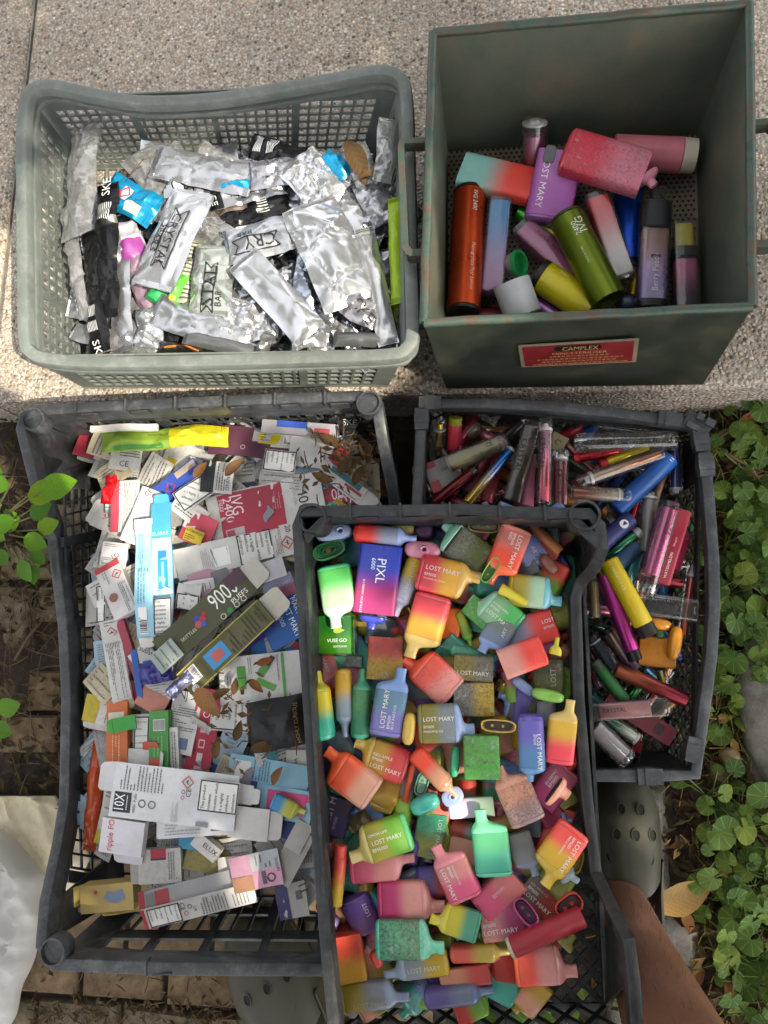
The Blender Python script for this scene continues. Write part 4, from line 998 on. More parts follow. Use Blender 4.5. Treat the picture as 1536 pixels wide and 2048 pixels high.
V('edge', 836, 1116, 790, 1232, 40, 2, 'd2b43a', '98a0b4', 'a4aac4', 'yellow to grey vape on edge right of the boxy magenta one', text=[('LOST MARY', 1, .15, .05, .45, 'c9c6b8')])
stand(845, 1099, 72, 36, -3, .148, 'd88098', 'e08ea8', 'pink vape standing on end with its round mouth up', hole=.05, group=GV)
V('flat', 836, 1142, 958, 1171, 74, 3, 'ee5059', 'e6a83e', 'e8b862', 'red to amber vape with white print pointing at the lime cap', base='ee5059', ms=1, text=lm(1, 'WATERMELON LEMON'))
capthing(968, 1052, 64, 28, -4, .142, '9c8a48', 'open khaki end cap with two pins near the back wall', 'shell', inner='6e6350', group=GV)
V('flat', 1034, 1055, 990, 1172, 64, 3, 'e08278', 'f05034', 'f06a40', 'salmon to scarlet vape with white print beside the brown stick', base='e08a80', ms=-1, text=lm(1, 'RED', y0=.2))
tube((1062, 1048), (1120, 1104), 22, .13, '7a4630', 'copper brown stick in the back right corner of the crate', h2='a8683e', metal=.2, rough=.4, open_='2a1c14', group=GV)
V('flat', 1046, 1075, 1084, 1144, 56, 1, '7486c0', '8a9cd4', '92a4dc', 'pale blue vape under the salmon to scarlet one', ms=1, text=[('ARY', 1, .3, .1, .3, WH)])
capthing(1097, 1128, 46, 24, -52, .126, '8c5a48', 'glossy brown cap near the right wall at the back', 'dome', inner='2b1a14', group=GV)
capthing(981, 1140, 58, 22, 58, .15, '78b83e', 'lime green cap wedged beside the scarlet vape', 'shell', inner='4c6a2a', group=GV)
V('flat', 1016, 1178, 1124, 1190, 66, 2, 'b8a838', 'a8c8a8', '7cc6d2', 'olive to aqua vape pointing at the right wall', base='c8b030', ms=-1)
tube((1000, 1176), (1054, 1206), 23, .147, 'd8c83e', 'short yellow stick lying on the olive to aqua vape', metal=0, rough=.35, end2='e0d050', taper=.7, group=GV)
V('flat', 1033, 1256, 949, 1186, 66, 2, '4cae58', '86b88c', '98ccb0', 'green vape fading to grey green, print upside down', base='46b074', ms=1, text=lm(-1, 'DOUBLE APPLE'))
V('shell', 936, 1206, 992, 1256, 44, 2, '4e9a46', '3f8c44', None, 'green sleeve with a split brown end', dirt=.5)
V('edge', 918, 1222, 943, 1292, 22, 1, '96a83c', '7c9c3a', '7cc84a', 'slim lime vape with a lime mouth below the green sleeve')
V('slab', 1112, 1246, 1014, 1276, 68, 1, 'e8443e', '8a90a8', None, 'red vape fading to blue grey by the right wall', base='ee4a40', text=lm(-1, 'WATERMELON ICE', start=.24, w=.42) if False else [('LOST', -1, .26, -.12, .24, WH), ('BM600', -1, .26, .06, .2, WH)])
V('flat', 1008, 1238, 974, 1310, 60, 2, '7c8484', '7e8ea8', '8ca4d4', 'grey vape with a pale blue bent mouth in the middle', ms=-1, text=[('ARY', -1, .45, .2, .25, WH)])
V('slab', 1088, 1298, 1003, 1330, 63, 3, 'f05248', 'd8948a', None, 'coral vape fading to dusty pink by the right side', base='f2554a', dirt=.2)
capthing(1113, 1292, 36, 26, 78, .135, 'd8cc3e', 'yellow mouthpiece cap standing by the right wall', 'spout', mouth=.1, group=GV)
V('shell', 1096, 1318, 1097, 1388, 62, 1, '5c6040', '6a7432', None, 'dirty olive sleeve against the right wall', dirt=.8, text=[('LOST', -1, .75, .15, .5, 'c0bdb0')])
capthing(1096, 1391, 66, 25, -12, .14, '84b84e', 'lime end cap lying under the dirty olive sleeve', 'dome', group=GV)
V('shell', 908, 1334, 986, 1340, 52, 2, '8a7a34', '7a766a', None, 'worn gold grey sleeve with faded print in the middle', dirt=.8, text=[('LOST MARY', 1, .1, -.18, .8, 'd8d4c8')])
V('shell', 908, 1398, 988, 1398, 68, 2, '76746c', 'b89a36', None, 'scratched grey to yellow sleeve in the middle', dirt=.75)
V('flat', 1072, 1424, 994, 1398, 60, 1, '5c584c', '6a685c', '8ca4d8', 'grimy grey vape with a blue spout left of the purple one', ms=-1, dirt=.6)
capthing(1046, 1372, 50, 22, -38, .128, '8ea0cc', 'pale blue cap under the coral vape', 'dome', group=GV)
V('pill', 1060, 1427, 1066, 1562, 53, 3, '6c62b4', '5c88b8', '6a98c8', 'purple to blue rounded vape, its mouth pointing down', base='6a5cb4', ms=-1, text=[('LOST MARY', 1, .30, .30, .52, WH), ('BM600', 1, .30, .14, .16, WH)])
V('flat', 1117, 1528, 1130, 1398, 58, 3, 'ee4a56', 'dcae3c', 'e4c070', 'yellow and red vape standing out by the right wall, cream mouth up', base='f0505a', ms=-1)
capthing(997, 1452, 72, 26, -4, .146, 'd2b064', 'open tan cap like a small boat, left of the purple vape', 'shell', inner='3c3226', group=GV)
V('shell', 962, 1470, 965, 1556, 73, 3, '5c9a4a', '58a446', None, 'square green sleeve with a brown scrape', dirt=.65)
V('edge', 1092, 1400, 1090, 1470, 40, 1, '9a9aa4', '8c8c98', '9a9aa8', 'pale grey vape half hidden behind the purple one')
capthing(910, 1522, 64, 20, 86, .13, '4cbc8a', 'narrow mint cap on its side left of the square green sleeve', 'dome', inner='2c6a50', group=GV)
V('slab', 1035, 1500, 1000, 1470, 44, 0, 'c03c38', 'a83434', None, 'dark red vape under the tan boat shaped cap')
pouch(1003, 1375, 30, 24, 60, LZ[1], foil('d8c060', .15), 'scrap of gold foil crushed beside the pale blue cap', name='foil_scrap', cat='foil', group=GV, amp=1.2)
pouch(720, 1642, 46, 34, 40, LZ[2], mat('5a5038', .4, .2, .3), 'crumpled brown wrapping under the green to olive vape', name='foil_scrap', cat='foil', group=GV, amp=1.3)
pouch(808, 1222, 28, 28, 10, LZ[2], foil('8a6a30', .2), 'crumpled bronze foil by the red over amber vape', name='foil_scrap', cat='foil', group=GV, amp=1.4)
# clear green boxed vape
V('shell', 669, 1233, 668, 1308, 74, 2, '2f7a36', '6aa832', None, 'glossy green vape in a clear case with white print', dirt=.03, rough=.2, text=[])
th = bpy.data.objects.get('vape'); th = [o for o in C.objects if o.get('label') == 'glossy green vape in a clear case with white print'][0]
Lg = 75*MPP(668, 1270, .128); wg = 74*MPP(668, 1270, .128)
mb = MB(); mb.loft([(-.04*Lg, 0, 0, wg*.62, wg*.25, 7), (1.03*Lg, 0, 0, wg*.64, wg*.25, 7)], n=28); part('clear_case', mb, clear('cfe8c8', .06), th)
for s, y, w_, xx in (('VUSE', -.12, .30, .66), ('GO', .22, .2, .66), ('EDITION 01', .06, .36, .82)):
    put_text(th, s, Lg*xx, wg*(y), w_*wg, R(90), PRINT('eef0e6'), lambda x, y: wg*.25, .0012)
mb = MB(); mb.poly([(Lg*(.40-.10*math.sin(t)*abs(math.sin(t/2))*(1 if True else 1)), wg*(.20+.16*math.cos(t)), wg*.252) for t in [2*math.pi*k/20 for k in range(20)]]); part('leaf_emblem', mb, mat('9aa83a', .35), th)
V('flat', 639, 1310, 664, 1378, 56, 1, 'c06a74', 'e08a98', 'ec93a2', 'pink vape under the clear cased green one', ms=1, text=[('MARY', 1, .15, .15, .4, WH)])
V('edge', 650, 1480, 634, 1342, 45, 3, '3aae90', 'd8c42e', 'd8cc44', 'yellow to teal vape on edge against the left wall', base='3ab898')
V('edge', 686, 1337, 691, 1474, 35, 2, 'd2a436', '8e9aa8', '90a0b4', 'amber to grey slim vape between the teal and green ones', base='d6a83a')
V('edge', 720, 1478, 726, 1338, 39, 2, '3f8c66', '5c9a68', '5cb890', 'green vape on edge with dark smears left of the blue one', base='4cb890', dirt=.3)
V('shell', 657, 1322, 724, 1324, 22, 1, '3f6a94', '8a9494', None, 'blue scuffed sleeve under the clear cased green vape', dirt=.7)
V('shell', 773, 1275, 768, 1360, 72, 2, 'a83c38', 'a8862c', None, 'rusty red to mustard sleeve in the left middle', dirt=.55)
V('flat', 770, 1472, 791, 1334, 66, 3, '7a74b0', '6a8ca4', '7c9cd0', 'blue vape turning purple at its base, print running up', base='8078b8', ms=-1, text=lm(1, 'BLUE RAZZ ICE'))
V('flat', 908, 1388, 818, 1306, 76, 2, 'e08e84', 'f06050', 'f0583c', 'dusty coral vape pointing up left under the amber one', base='e08e84', ms=1, dirt=.3)
V('flat', 869, 1190, 833, 1319, 74, 3, 'f0545c', 'e4aa3c', 'e8c470', 'red over amber vape, cream mouth down, in the middle', base='f25a62', ms=-1)
V('slab', 908, 1216, 897, 1278, 42, 1, 'ee7426', 'e8702a', None, 'plain orange vape behind the red over amber one')
V('edge', 986, 1320, 879, 1292, 28, 1, '46947c', '5ca88c', '5cbc9c', 'long teal vape on edge under the worn gold sleeve')
V('edge', 768, 1244, 808, 1274, 26, 0, 'c84a50', 'd85a60', 'd85a60', 'crimson piece under the blue mouthpiece')
V('flat', 836, 1448, 948, 1444, 78, 3, '8a8238', '7c8488', '92a8cc', 'olive to grey vape with its base cap knocked off', ms=-1, base='8a8238', dirt=.25, text=lm(1, 'PINEAPPLE ICE', start=.10))
capthing(818, 1458, 64, 26, 84, .148, 'dcb850', 'yellow base cap knocked off the olive to grey vape', 'dome', inner='8a7030', group=GV)
V('slab', 815, 1380, 850, 1402, 44, 0, '9a8e30', 'a89a3c', None, 'grubby mustard vape under the dusty coral one', dirt=.4)
V('flat', 815, 1535, 706, 1497, 72, 2, 'dc4a48', 'ca9c38', 'e0b850', 'red to mustard vape, yellow mouth left, print upside down', base='e04e4c', ms=-1, text=lm(-1, 'RED APPLE', y0=.2))
V('flat', 748, 1590, 645, 1513, 75, 3, 'dca084', 'f0603a', 'f4602e', 'orange to peach vape pointing to the left wall', base='dca48c', ms=-1)
V('flat', 706, 1478, 636, 1506, 60, 1, '66787c', '6f8090', '8094c4', 'slate vape with a blue mouth behind the orange to peach one', ms=1)
V('flat', 782, 1556, 747, 1637, 60, 1, 'c49a34', 'c8a03a', 'd8b858', 'mustard vape with its cream mouth pointing down', ms=-1)
tube((827, 1520), (810, 1604), 14, .12, 'd8643e', 'thin orange stick beside the mustard vape', metal=0, rough=.4, open_='4a3426', group=GV)
V('edge', 828, 1503, 914, 1592, 38, 3, 'ee4e34', 'dc9a78', 'd8946e', 'scarlet to tan vape on edge, tan mouth at the blue ring', base='f04a34')
capthing(844, 1568, 48, 26, 74, .126, '7cb894', 'mint open cap beside the thin orange stick', 'shell', inner='8ab89c', group=GV)
capthing(850, 1608, 62, 36, 24, .14, '4cb8a4', 'turquoise speckled cap with a torn brown edge', 'dome', inner='4a3024', group=GV)
V('shell', 866, 1626, 852, 1714, 60, 1, '48a884', '98983a', None, 'teal to olive sleeve with shiny right edge', dirt=.4, rough=.25, text=[('LOST MARY', 1, .1, .3, .7, 'd0d8c8')])
V('slab', 660, 1668, 682, 1592, 66, 1, '4a3a6a', '3a3242', None, 'dark violet vape under the orange to peach one', base='584a88', text=[('LOST M', 1, .22, .18, .75, 'c8c0d0'), ('BM600', 1, .22, -.06, .45, 'b0a8b8')])
V('flat', 820, 1660, 697, 1701, 76, 3, '6aa82e', 'a8a034', 'd2c070', 'green to olive vape with a cream mouth, print upside down', base='6ac87c', ms=1, text=lm(-1, 'LEMON LIME', second='BM6000', y0=-.22) if False else [('LOST MARY', -1, .60, -.02, .48, WH), ('BM6000', -1, .62, .16, .24, WH), ('LEMON LIME', -1, .62, -.22, .3, WH)])
V('flat', 700, 1737, 830, 1728, 58, 2, 'cc5470', 'e49490', 'e89a98', 'rose vape lying level below the green to olive one', base='cc5470', ms=1)
V('flat', 756, 1801, 889, 1797, 76, 2, 'c4346c', 'e49c94', 'e49892', 'magenta to salmon vape above the speckled mint one', base='c8366a', ms=-1)
tube((656, 1684), (650, 1776), 21, .128, 'd88a7c', 'pink to gold metallic stick along the left wall', h2='c8a840', metal=.6, rough=.2, group=GV)
tube((683, 1690), (671, 1812), 27, .138, 'ee5a4a', 'red to yellow stick with a red cap by the left wall', h2='d8b83a', metal=0, rough=.35, end='f05a50', end_frac=.2, dirt=.15, group=GV)
V('pill', 706, 1788, 742, 1872, 62, 1, '6a4a9c', '7c5488', '6a4a9c', 'purple rounded vape with a curled cream label', text=[('LOST', -1, .5, .25, .3, WH)])
V('shell', 686, 1868, 700, 1962, 76, 2, 'dc4c38', 'c8922c', None, 'red over amber boxy sleeve in the lower left', dirt=.25)
V('flat', 752, 1878, 888, 1879, 76, 3, '5cb088', '68a078', '7cd0ac', 'mint vape heavily speckled with brown mould', base='5cc8a4', ms=-1, dirt=.95)
V('flat', 958, 1856, 864, 1824, 62, 3, '4c9478', 'c4b82e', 'd8c83a', 'yellow vape fading to sea green, mouth to the left', base='4c9a80', ms=1)
V('flat', 897, 1922, 767, 1938, 52, 2, 'd0aa30', '98a0a8', '9cacc0', 'grey blue to yellow vape under the mouldy mint one', base='d4b038', ms=1, text=[('LOST MARY', -1, .62, .12, .5, 'd8d4b8')])
V('flat', 680, 1997, 817, 1981, 58, 2, '98842a', '848a90', '8c9ab0', 'mustard to slate vape lowest in the left corner', base='a89440', ms=-1, text=[('LOST MARY', 1, .2, -.2, .5, 'a8a070')])
V('edge', 848, 1994, 986, 1979, 43, 2, '5c4f88', '6a7488', '6c7a9c', 'violet to slate vape lowest in the middle', base='6a5a9c')
capthing(753, 1918, 34, 24, -60, .14, 'c83a30', 'small red cap touching the mouldy mint vape', 'dome', group=GV)
capthing(650, 1812, 40, 26, 10, .12, 'd87e66', 'broken peach cap by the left wall', 'shell', group=GV)
capthing(664, 1852, 40, 24, 70, .12, '9080b4', 'lilac cap with a split by the left wall', 'dome', inner='4a3a5a', group=GV)
V('flat', 934, 1798, 884, 1686, 72, 3, 'dc5a80', 'dc8e8a', 'ec8e94', 'pink vape printed white, beside the mint bottle shaped one', base='d86078', ms=1, text=lm(-1, 'STRAWBERRY ICE', y0=.25))
V('slab', 960, 1822, 1032, 1752, 66, 2, 'd8587c', 'dc807e', None, 'rose vape under the mint bottle shaped one', base='e05a80', text=[('BM600', 1, .4, .1, .3, 'e0b8b8')])
V('flat', 989, 1752, 974, 1618, 75, 3, '4cac90', '5cb480', '7cdca4', 'mint green vape shaped like a bottle, mouth up', base='5cc09c', ms=1, dirt=.08)
V('flat', 1058, 1646, 1008, 1528, 74, 3, 'a07e7c', 'd8987c', 'e09e80', 'peach vape soiled with dark specks', base='a88a88', ms=1, dirt=.8)
V('slab', 1134, 1534, 1078, 1604, 68, 1, 'b8607c', 'a83a70', None, 'plum pink vape under the yellow and red one', base='d8808c', text=[('BM600', -1, .6, -.1, .3, WH), ('BLUEBERRY', -1, .6, -.22, .4, WH)])
capthing(1120, 1590, 30, 66, -38, .145, 'e0987a', 'peach mouthpiece cap lying by the right wall', 'spout', mouth=.3, group=GV)
V('slab', 1072, 1578, 1112, 1644, 52, 1, '983058', '8e2c50', None, 'wine red vape right of the soiled peach one', base='a83a60')
V('slab', 1100, 1648, 1058, 1700, 56, 0, '8c2c48', '7e2a40', None, 'dark wine sleeve under the wine red vape', dirt=.3)
V('flat', 1150, 1656, 1078, 1763, 72, 3, 'f0584e', 'd8aa38', 'dcb84a', 'scarlet to amber vape with print, by the right wall', base='f0584e', ms=1, text=lm(1, 'TRIPLE MANGO', start=.12, y0=.28))
V('flat', 1034, 1664, 1062, 1754, 52, 2, '8a8884', '949498', '98a4b8', 'plain grey vape left of the scarlet to amber one', ms=1)
capthing(1142, 1756, 32, 40, -38, .125, 'a0b4bc', 'pale blue mouthpiece cap under the scarlet to amber vape', 'spout', mouth=.2, group=GV)
capthing(1152, 1722, 50, 28, 75, .12, 'b8a040', 'clear yellow cap tipped against the right wall', 'shell', inner='9a8a40', group=GV)
capthing(1134, 1640, 22, 34, 0, .115, '808ca8', 'slate mouthpiece peeping out by the right wall', 'spout', group=GV)
V('slab', 897, 1618, 988, 1612, 40, 2, 'd8c0d8', '9cb49c', None, 'lilac to pale green vape on edge in the sun spot', base='d8c4dc', dirt=.04)
stand(905, 1594, 46, 34, 30, .145, '6a7aa4', '8c9cc0', 'blue mouthpiece ring under the scarlet to tan vape', hole=0, group=GV, ln=18)
V('slab', 1112, 1820, 1048, 1762, 68, 1, '9c3a34', '6c665e', None, 'grey to brick red vape, printed, in the lower right', base='a03a34', dirt=.4, text=[('LOST MARY', -1, .9, .18, .78, WH), ('BM600', -1, .9, -.02, .3, WH), ('RED APPLE ICE', -1, .9, -.16, .5, 'd0b0a8')])
capthing(1138, 1811, 60, 42, 38, .146, 'b8402c', 'red hollow cap in the lower right', 'shell', inner='3a2420', group=GV)
V('shell', 1046, 1836, 962, 1848, 70, 2, 'a84470', 'd08a84', None, 'magenta to pink sleeve, print upside down, lower middle', dirt=.4, text=[('LOST MARY', -1, .95, .22, .8, WH), ('BM600', -1, .95, .02, .3, WH)])
capthing(1052, 1824, 62, 34, -52, .146, 'a83a78', 'magenta hollow cap beside the magenta to pink sleeve', 'shell', inner='3c1a30', group=GV)
tube((1018, 1898), (1166, 1832), 44, .15, '9c2430', 'long dark red tube with a cream end, lower right', metal=0, rough=.4, end='b8a890', end_frac=.05, group=GV)
V('flat', 1028, 1932, 1152, 1925, 77, 2, 'f0583c', 'dc9490', 'dc948e', 'scarlet to pink vape under the long dark red tube', base='f26a38', ms=-1)
V('slab', 1006, 1900, 1010, 1972, 58, 1, 'b03428', 'a03024', None, 'red vape under the scarlet to pink one')
V('edge', 900, 1906, 1020, 1903, 37, 2, 'd85a48', 'bca048', 'c0a854', 'coral to straw vape on edge left of the red tube', base='e06a50')
V('slab', 880, 1962, 980, 1945, 40, 2, 'd08868', 'b8403a', None, 'peach to red vape on edge near the front', base='d08c6c', dirt=.3)
V('slab', 956, 1880, 1034, 1872, 40, 1, '7c9a34', '8c9048', None, 'lime vape under the magenta to pink sleeve')
capthing(1136, 1880, 32, 40, 50, .125, 'a09a54', 'olive yellow mouthpiece cap by the right wall', 'spout', mouth=-.2, group=GV)
V('slab', 920, 1806, 960, 1800, 40, 0, '44508c', '3c4680', None, 'navy blue vape under the pink ones')
V('slab', 1120, 1800, 1096, 1836, 40, 0, '4a4e84', '46507c', None, 'dusky blue vape under the long dark red tube')
# deeper vapes that only peep out between the others
pal = [('mustard', 'b89634'), ('slate', '727e8a'), ('brick red', 'b04a40'), ('sea green', '46987a'), ('rose', 'c87284'), ('violet', '6456a0'), ('olive', '868a3c'), ('peach', 'd89a80'), ('blue', '6684b8'), ('lime', '84b444'), ('scarlet', 'd84a3a'), ('teal', '48a090')]
top = list(VDESC); q = random.Random(11); used = set(); kk = 0
CUT = ('the', 'a', 'an', 'its', 'and', 'to', 'in', 'by', 'with', 'of', 'at', 'under', 'on', 'beside', 'left', 'right', 'from', 'black', 'blue', 'big', 'cream', 'half', 'end')
for lay, (st_, zz) in enumerate(((50, .086), (58, .105))):
    for gv in range(1062, 2000, st_):
        for gu in range(648, 1150, st_+4):
            u, v = gu+q.uniform(-18, 18)+(gv-1060)*.05, gv+q.uniform(-18, 18)
            if u > 1128 or u < 636+(v-1060)*.05 or (v > 1900 and u > 1060): continue
            nm, hc = pal[kk % len(pal)]; kk += 1; nm2, hc2 = pal[(kk*5+2) % len(pal)]
            kd = q.choice(['slab', 'edge', 'flat', 'pill', 'shell'])
            lab = None
            for _, lb in sorted((abs(a-u)+abs(b-v), lb) for a, b, lb in top):
                w_ = lb.split()[:9]
                while w_[-1] in CUT: w_ = w_[:-1]
                lab = nm+(' vape' if kd != 'shell' else ' sleeve')+(' buried deep' if lay == 0 else ' half buried')+' under the '+' '.join(w_)
                if lab not in used: break
            used.add(lab); a = q.uniform(0, 6.28); L = 44
            vape(kd, (u-L*math.cos(a), v-L*math.sin(a)), (u+L*math.cos(a), v+L*math.sin(a)), 36 if kd == 'edge' else 60, zz+q.uniform(-.004, .004), hc, hc2 if q.random() < .6 else hc, q.choice([hc, hc2]), lab, group=GV, dirt=q.choice([.15, .3, .5]), roll=R(q.uniform(-30, 30)), dz=q.uniform(-.014, .014), ms=q.choice((-1, 1)))
# ------------------------------------------------------------------ steel box contents
G2 = 'vapes lying in the green steel box'
def B(a, b, w, z, h, label, **k): return tube(a, b, w, z, h, label, group=G2, **k)
tube((1066, 345), (1070, 236), 52, .06, 'b04850', 'clear capped pink vape standing against the back wall', h2='c87aa0', dz=.055, glass=True, inner=.8, inner_range=(.02, .72), plug='c8c4c4', plug_at=.93, group=G2)
vape('slab', (1076, 378), (922, 342), 76, .05, 'e84a3c', '8cc4bc', None, 'mint to red boxy vape on its side against the left wall', group=G2, base='ee5040', dirt=.06, roll=R(8))
th = vape('slab', (1092, 448), (1122, 308), 88, .058, 'b060b4', 'b470b8', None, 'purple boxy vape with a black window in the steel box', group=G2, base='a060a8', dirt=.04, rough=.3, text=[('LOST MARY', -1, .88, .24, .72, 'f4f0f4')], dz=.02)
m_px = MPP(1110, 380, .058)
mb = MB(); mb.loft([(-.0004, 0, 0, 17*m_px, 11*m_px, 4), (.0016, 0, 0, 16*m_px, 10*m_px, 4)]); mb.v = [(y, z, x) for x, y, z in mb.v]; mb.v = [(x+122*m_px, y+20*m_px, z+88*m_px*.235) for x, y, z in mb.v]
part('window', mb, mat('171518', .2, coat=.6), th)
vape('slab', (1128, 302), (1290, 350), 92, .085, 'd83c50', 'dc7e92', None, 'scuffed red to pink boxy vape with flaking paint', group=G2, base='dc4456', dirt=.5)
capthing(1300, 362, 28, 50, -48, .088, 'dc8a9c', 'pink mouthpiece at the end of the scuffed red boxy vape', 'spout', inner='c87084', group=G2)
B((1225, 305), (1392, 312), 66, .05, 'dc7c88', 'salmon pink bottle vape with a cream end cap', metal=0, rough=.4, end2='d6cab4', end_frac=.18)
B((940, 382), (926, 632), 64, .055, 'c84a1e', 'copper orange metal tube against the left wall', metal=.75, rough=.28, end='2a1a14', end2='141212', end_frac=.035, dz=.02, dirt=.05, text=[('IVG 2400', 1, .08, .2, .16, 'e8d8c8'), ('Pomegranate Pear Lemon', 1, .50, .22, .36, 'e0c0a8')])
B((1000, 402), (982, 596), 50, .05, '4a98d8', 'clear square tube fading from blue to mauve', h2='a870a8', metal=.1, glass=True, square=True, inner=.8, inner_range=(.03, .95), dirt=.05, rough=.4)
B((1036, 424), (1130, 482), 32, .025, '4aac3a', 'small green to yellow tube under the purple boxy vape', h2='a8a83a', metal=.6)
B((1040, 452), (1160, 558), 52, .04, 'b45888', 'mauve clear square tube with fine black print', metal=.1, glass=True, square=True, inner=.82, inner_range=(.06, .97), rough=.35, text=[('PUKKA', 1, .25, .1, .18, '2a2028'), ('Enjoy the taste', 1, .5, .1, .3, '3a2a34')])
th = B((1130, 432), (1218, 602), 68, .075, '6a7c22', 'olive green metal tube with a hollow dark end', metal=.8, rough=.28, open_='1c200e', end='3a401c', end_frac=.04, dirt=.04, text=[('IVG', -1, .30, .12, .16, 'e8e8d8'), ('2400', -1, .32, -.06, .15, 'e8e8d8'), ('TWIST & TURN', -1, .62, -.16, .18, 'e0e0c8')])
B((1190, 390), (1250, 566), 50, .06, 'dc2430', 'clear square tube fading from red to white', h2='d8d4d2', metal=.05, glass=True, square=True, inner=.82, inner_range=(.05, .93), rough=.35, dz=-.01)
B((1258, 372), (1256, 530), 56, .03, '1a4ec0', 'bright blue metal tube under the scuffed red one', metal=.7, rough=.3)
th = B((1302, 616), (1312, 380), 60, .06, '8a6ab0', 'purple to rose ribbed clear tube with a black top', h2='b08a80', metal=.3, glass=True, square=True, inner=.86, inner_range=(.04, .68), dirt=.05, ribs=False, text=[('Berry Peach', 1, .1, 0, .3, 'd8c8e0')])
mpp = MPP(1307, 500, .06); Lp = 237*mpp
mb = MB(); mb.loft([(.66*Lp, 0, 0, 29*mpp, 26*mpp, 3.2), (.67*Lp, 0, 0, 31*mpp, 28*mpp, 3.2), (.90*Lp, 0, 0, 30*mpp, 27*mpp, 3), (.93*Lp, 0, 0, 22*mpp, 20*mpp, 2.4), (.95*Lp, 0, 0, 13*mpp, 12*mpp, 2), (1.03*Lp, 0, 0, 11*mpp, 9*mpp, 2)]); part('black_top', mb, mat('1d1d20', .45, 0, .1), th)
mb = MB(); mb.loft([(-.02*Lp, 0, 0, 27*mpp, 24*mpp, 3.2), (.035*Lp, 0, 0, 30.5*mpp, 27.5*mpp, 3.2)]); part('black_base', mb, mat('17171a', .4), th)
mb = MB(); mb.box(.40*Lp, .415*Lp, -9*mpp, 9*mpp, 23*mpp, 25.5*mpp); part('charge_port', mb, mat('101012', .3), th)
th = B((1372, 622), (1366, 440), 54, .045, '3a2430', 'clear and black vape with a yellow cell showing, right corner', h2='b85a80', metal=.3, glass=True, square=True, inner=.8, inner_range=(.02, .56), dirt=.05)
mpp = MPP(1369, 530, .045); Lp = 182*mpp
mb = MB(); mb.loft([(.70*Lp, 0, 0, 18*mpp, 16*mpp, 3), (.97*Lp, 0, 0, 18*mpp, 16*mpp, 3)]); part('yellow_cell', mb, mat('c8b83a', .4, 0, .1), th)
mb = MB(); mb.loft([(.56*Lp, 0, 0, 27*mpp, 22*mpp, 4), (.70*Lp, 0, 0, 24*mpp, 20*mpp, 4)]); part('black_collar', mb, mat('131315', .3), th)
B((1076, 548), (1188, 618), 68, .04, 'd8c81e', 'canary yellow tube with a black end under the olive one', metal=.15, rough=.3, end='1c1a12', end_frac=.10, dirt=.05, text=[('2400', 1, .3, .2, .15, 'f0e890')])
th = thing('cup_cap', 'plain white cup shaped cap near the front of the steel box', 'cap', frame(P(1046, 632, .06), P(1020, 558, .075)), G2)
q = MPP(1030, 594, .06); mb = MB(); mb.loft([(0, 0, 0, 34*q, 34*q, 2), (.002, 0, 0, 36*q, 36*q, 2), (66*q, 0, 0, 36*q, 36*q, 2), (68*q, 0, 0, 35*q, 35*q, 2), (67*q, 0, 0, 32*q, 32*q, 2), (30*q, 0, 0, 31*q, 31*q, 2)], n=30); part('cup', mb, mat('c9c9cc', .35, 0, .12), th)
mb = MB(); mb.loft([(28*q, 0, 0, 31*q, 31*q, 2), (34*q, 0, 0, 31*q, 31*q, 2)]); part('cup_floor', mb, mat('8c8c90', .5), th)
th = thing('cap_ring', 'green ring with a frosted disc behind the white cup cap', 'cap', frame(P(1022, 530, .05), P(1048, 526, .06)), G2)
q = MPP(1035, 528, .05); mb = MB(); mb.loft([(14*q, 0, 0, 25*q, 29*q, 2), (22*q, 0, 0, 25*q, 29*q, 2), (22*q, 0, 0, 20*q, 24*q, 2), (14*q, 0, 0, 20*q, 24*q, 2)], n=28); part('ring', mb, mat('1f9a50', .3, coat=.4), th)
mb = MB(); mb.loft([(-8*q, 0, 0, 16*q, 20*q, 2), (12*q, 0, 0, 22*q, 26*q, 2)], n=28); part('frosted_disc', mb, clear('c8ccc8', .2, .3, .4), th)
B((1072, 608), (1125, 642), 30, .02, 'a870b0', 'lilac metallic tube under the yellow one', metal=.6)
B((1262, 610), (1276, 530), 22, .02, 'c8a040', 'gold strip between the blue and the purple tube', metal=.7)
B((958, 640), (1012, 636), 44, .03, '6a1c20', 'dark maroon tube end against the front wall', metal=.2)
capthing(1256, 606, 40, 34, 0, .03, '2a3a5c', 'navy cap lying near the olive tube', 'dome', group=G2)
# ------------------------------------------------------------------ stick vapes in the folding crate
G3 = 'stick vapes in the folding crate'
def T(a, b, w, z, h, label, **k):
    k.setdefault('dz', rnd.uniform(-.006, .006)); k.setdefault('rough', .18); return tube(a, b, w, z+.010, h, label, group=G3, **k)
CY = '2a2726'
T((876, 912), (880, 836), 29, .0, 'b8a030', 'clear stick with a tangle of yellow inside, back left corner', glass=True, inner=.45, plug='b8bcc0', plug_at=.72, dz=.03)
T((908, 905), (911, 834), 28, .0, 'c42c40', 'red stick with a yellow topped black cap, back left', metal=0, rough=.4, end2='98902a', end_frac=.2, dz=.03)
capthing(942, 858, 40, 38, 30, .0, '5c4a3c', 'brown crumpled tape ball near the back', 'dome', group=G3, inner='2c2420')
T((893, 930), (1016, 880), 36, .03, '6c6848', 'clear stick with a grey green core and printed marks', glass=True, square=True, inner=.85, glassh='e4e2d4', text=[('CE', 1, .66, .1, .10, '24231c')], haze=.03)
carton(888, 948, 66, 62, 20, .015, '8c8684', 'torn grey sleeve with red corners at the left end of the clear stick', prints=[('p', 0, .3, .0, .36, 'a83a3c'), ('p', .0, .35, .8, 1, 'a83a3c'), ('t', 'CRYSTAL', .45, .6, 36, 10, '2c2a28')], t=10, name='packet_sleeve', cat='sleeve', group=G3, dirt=.3)
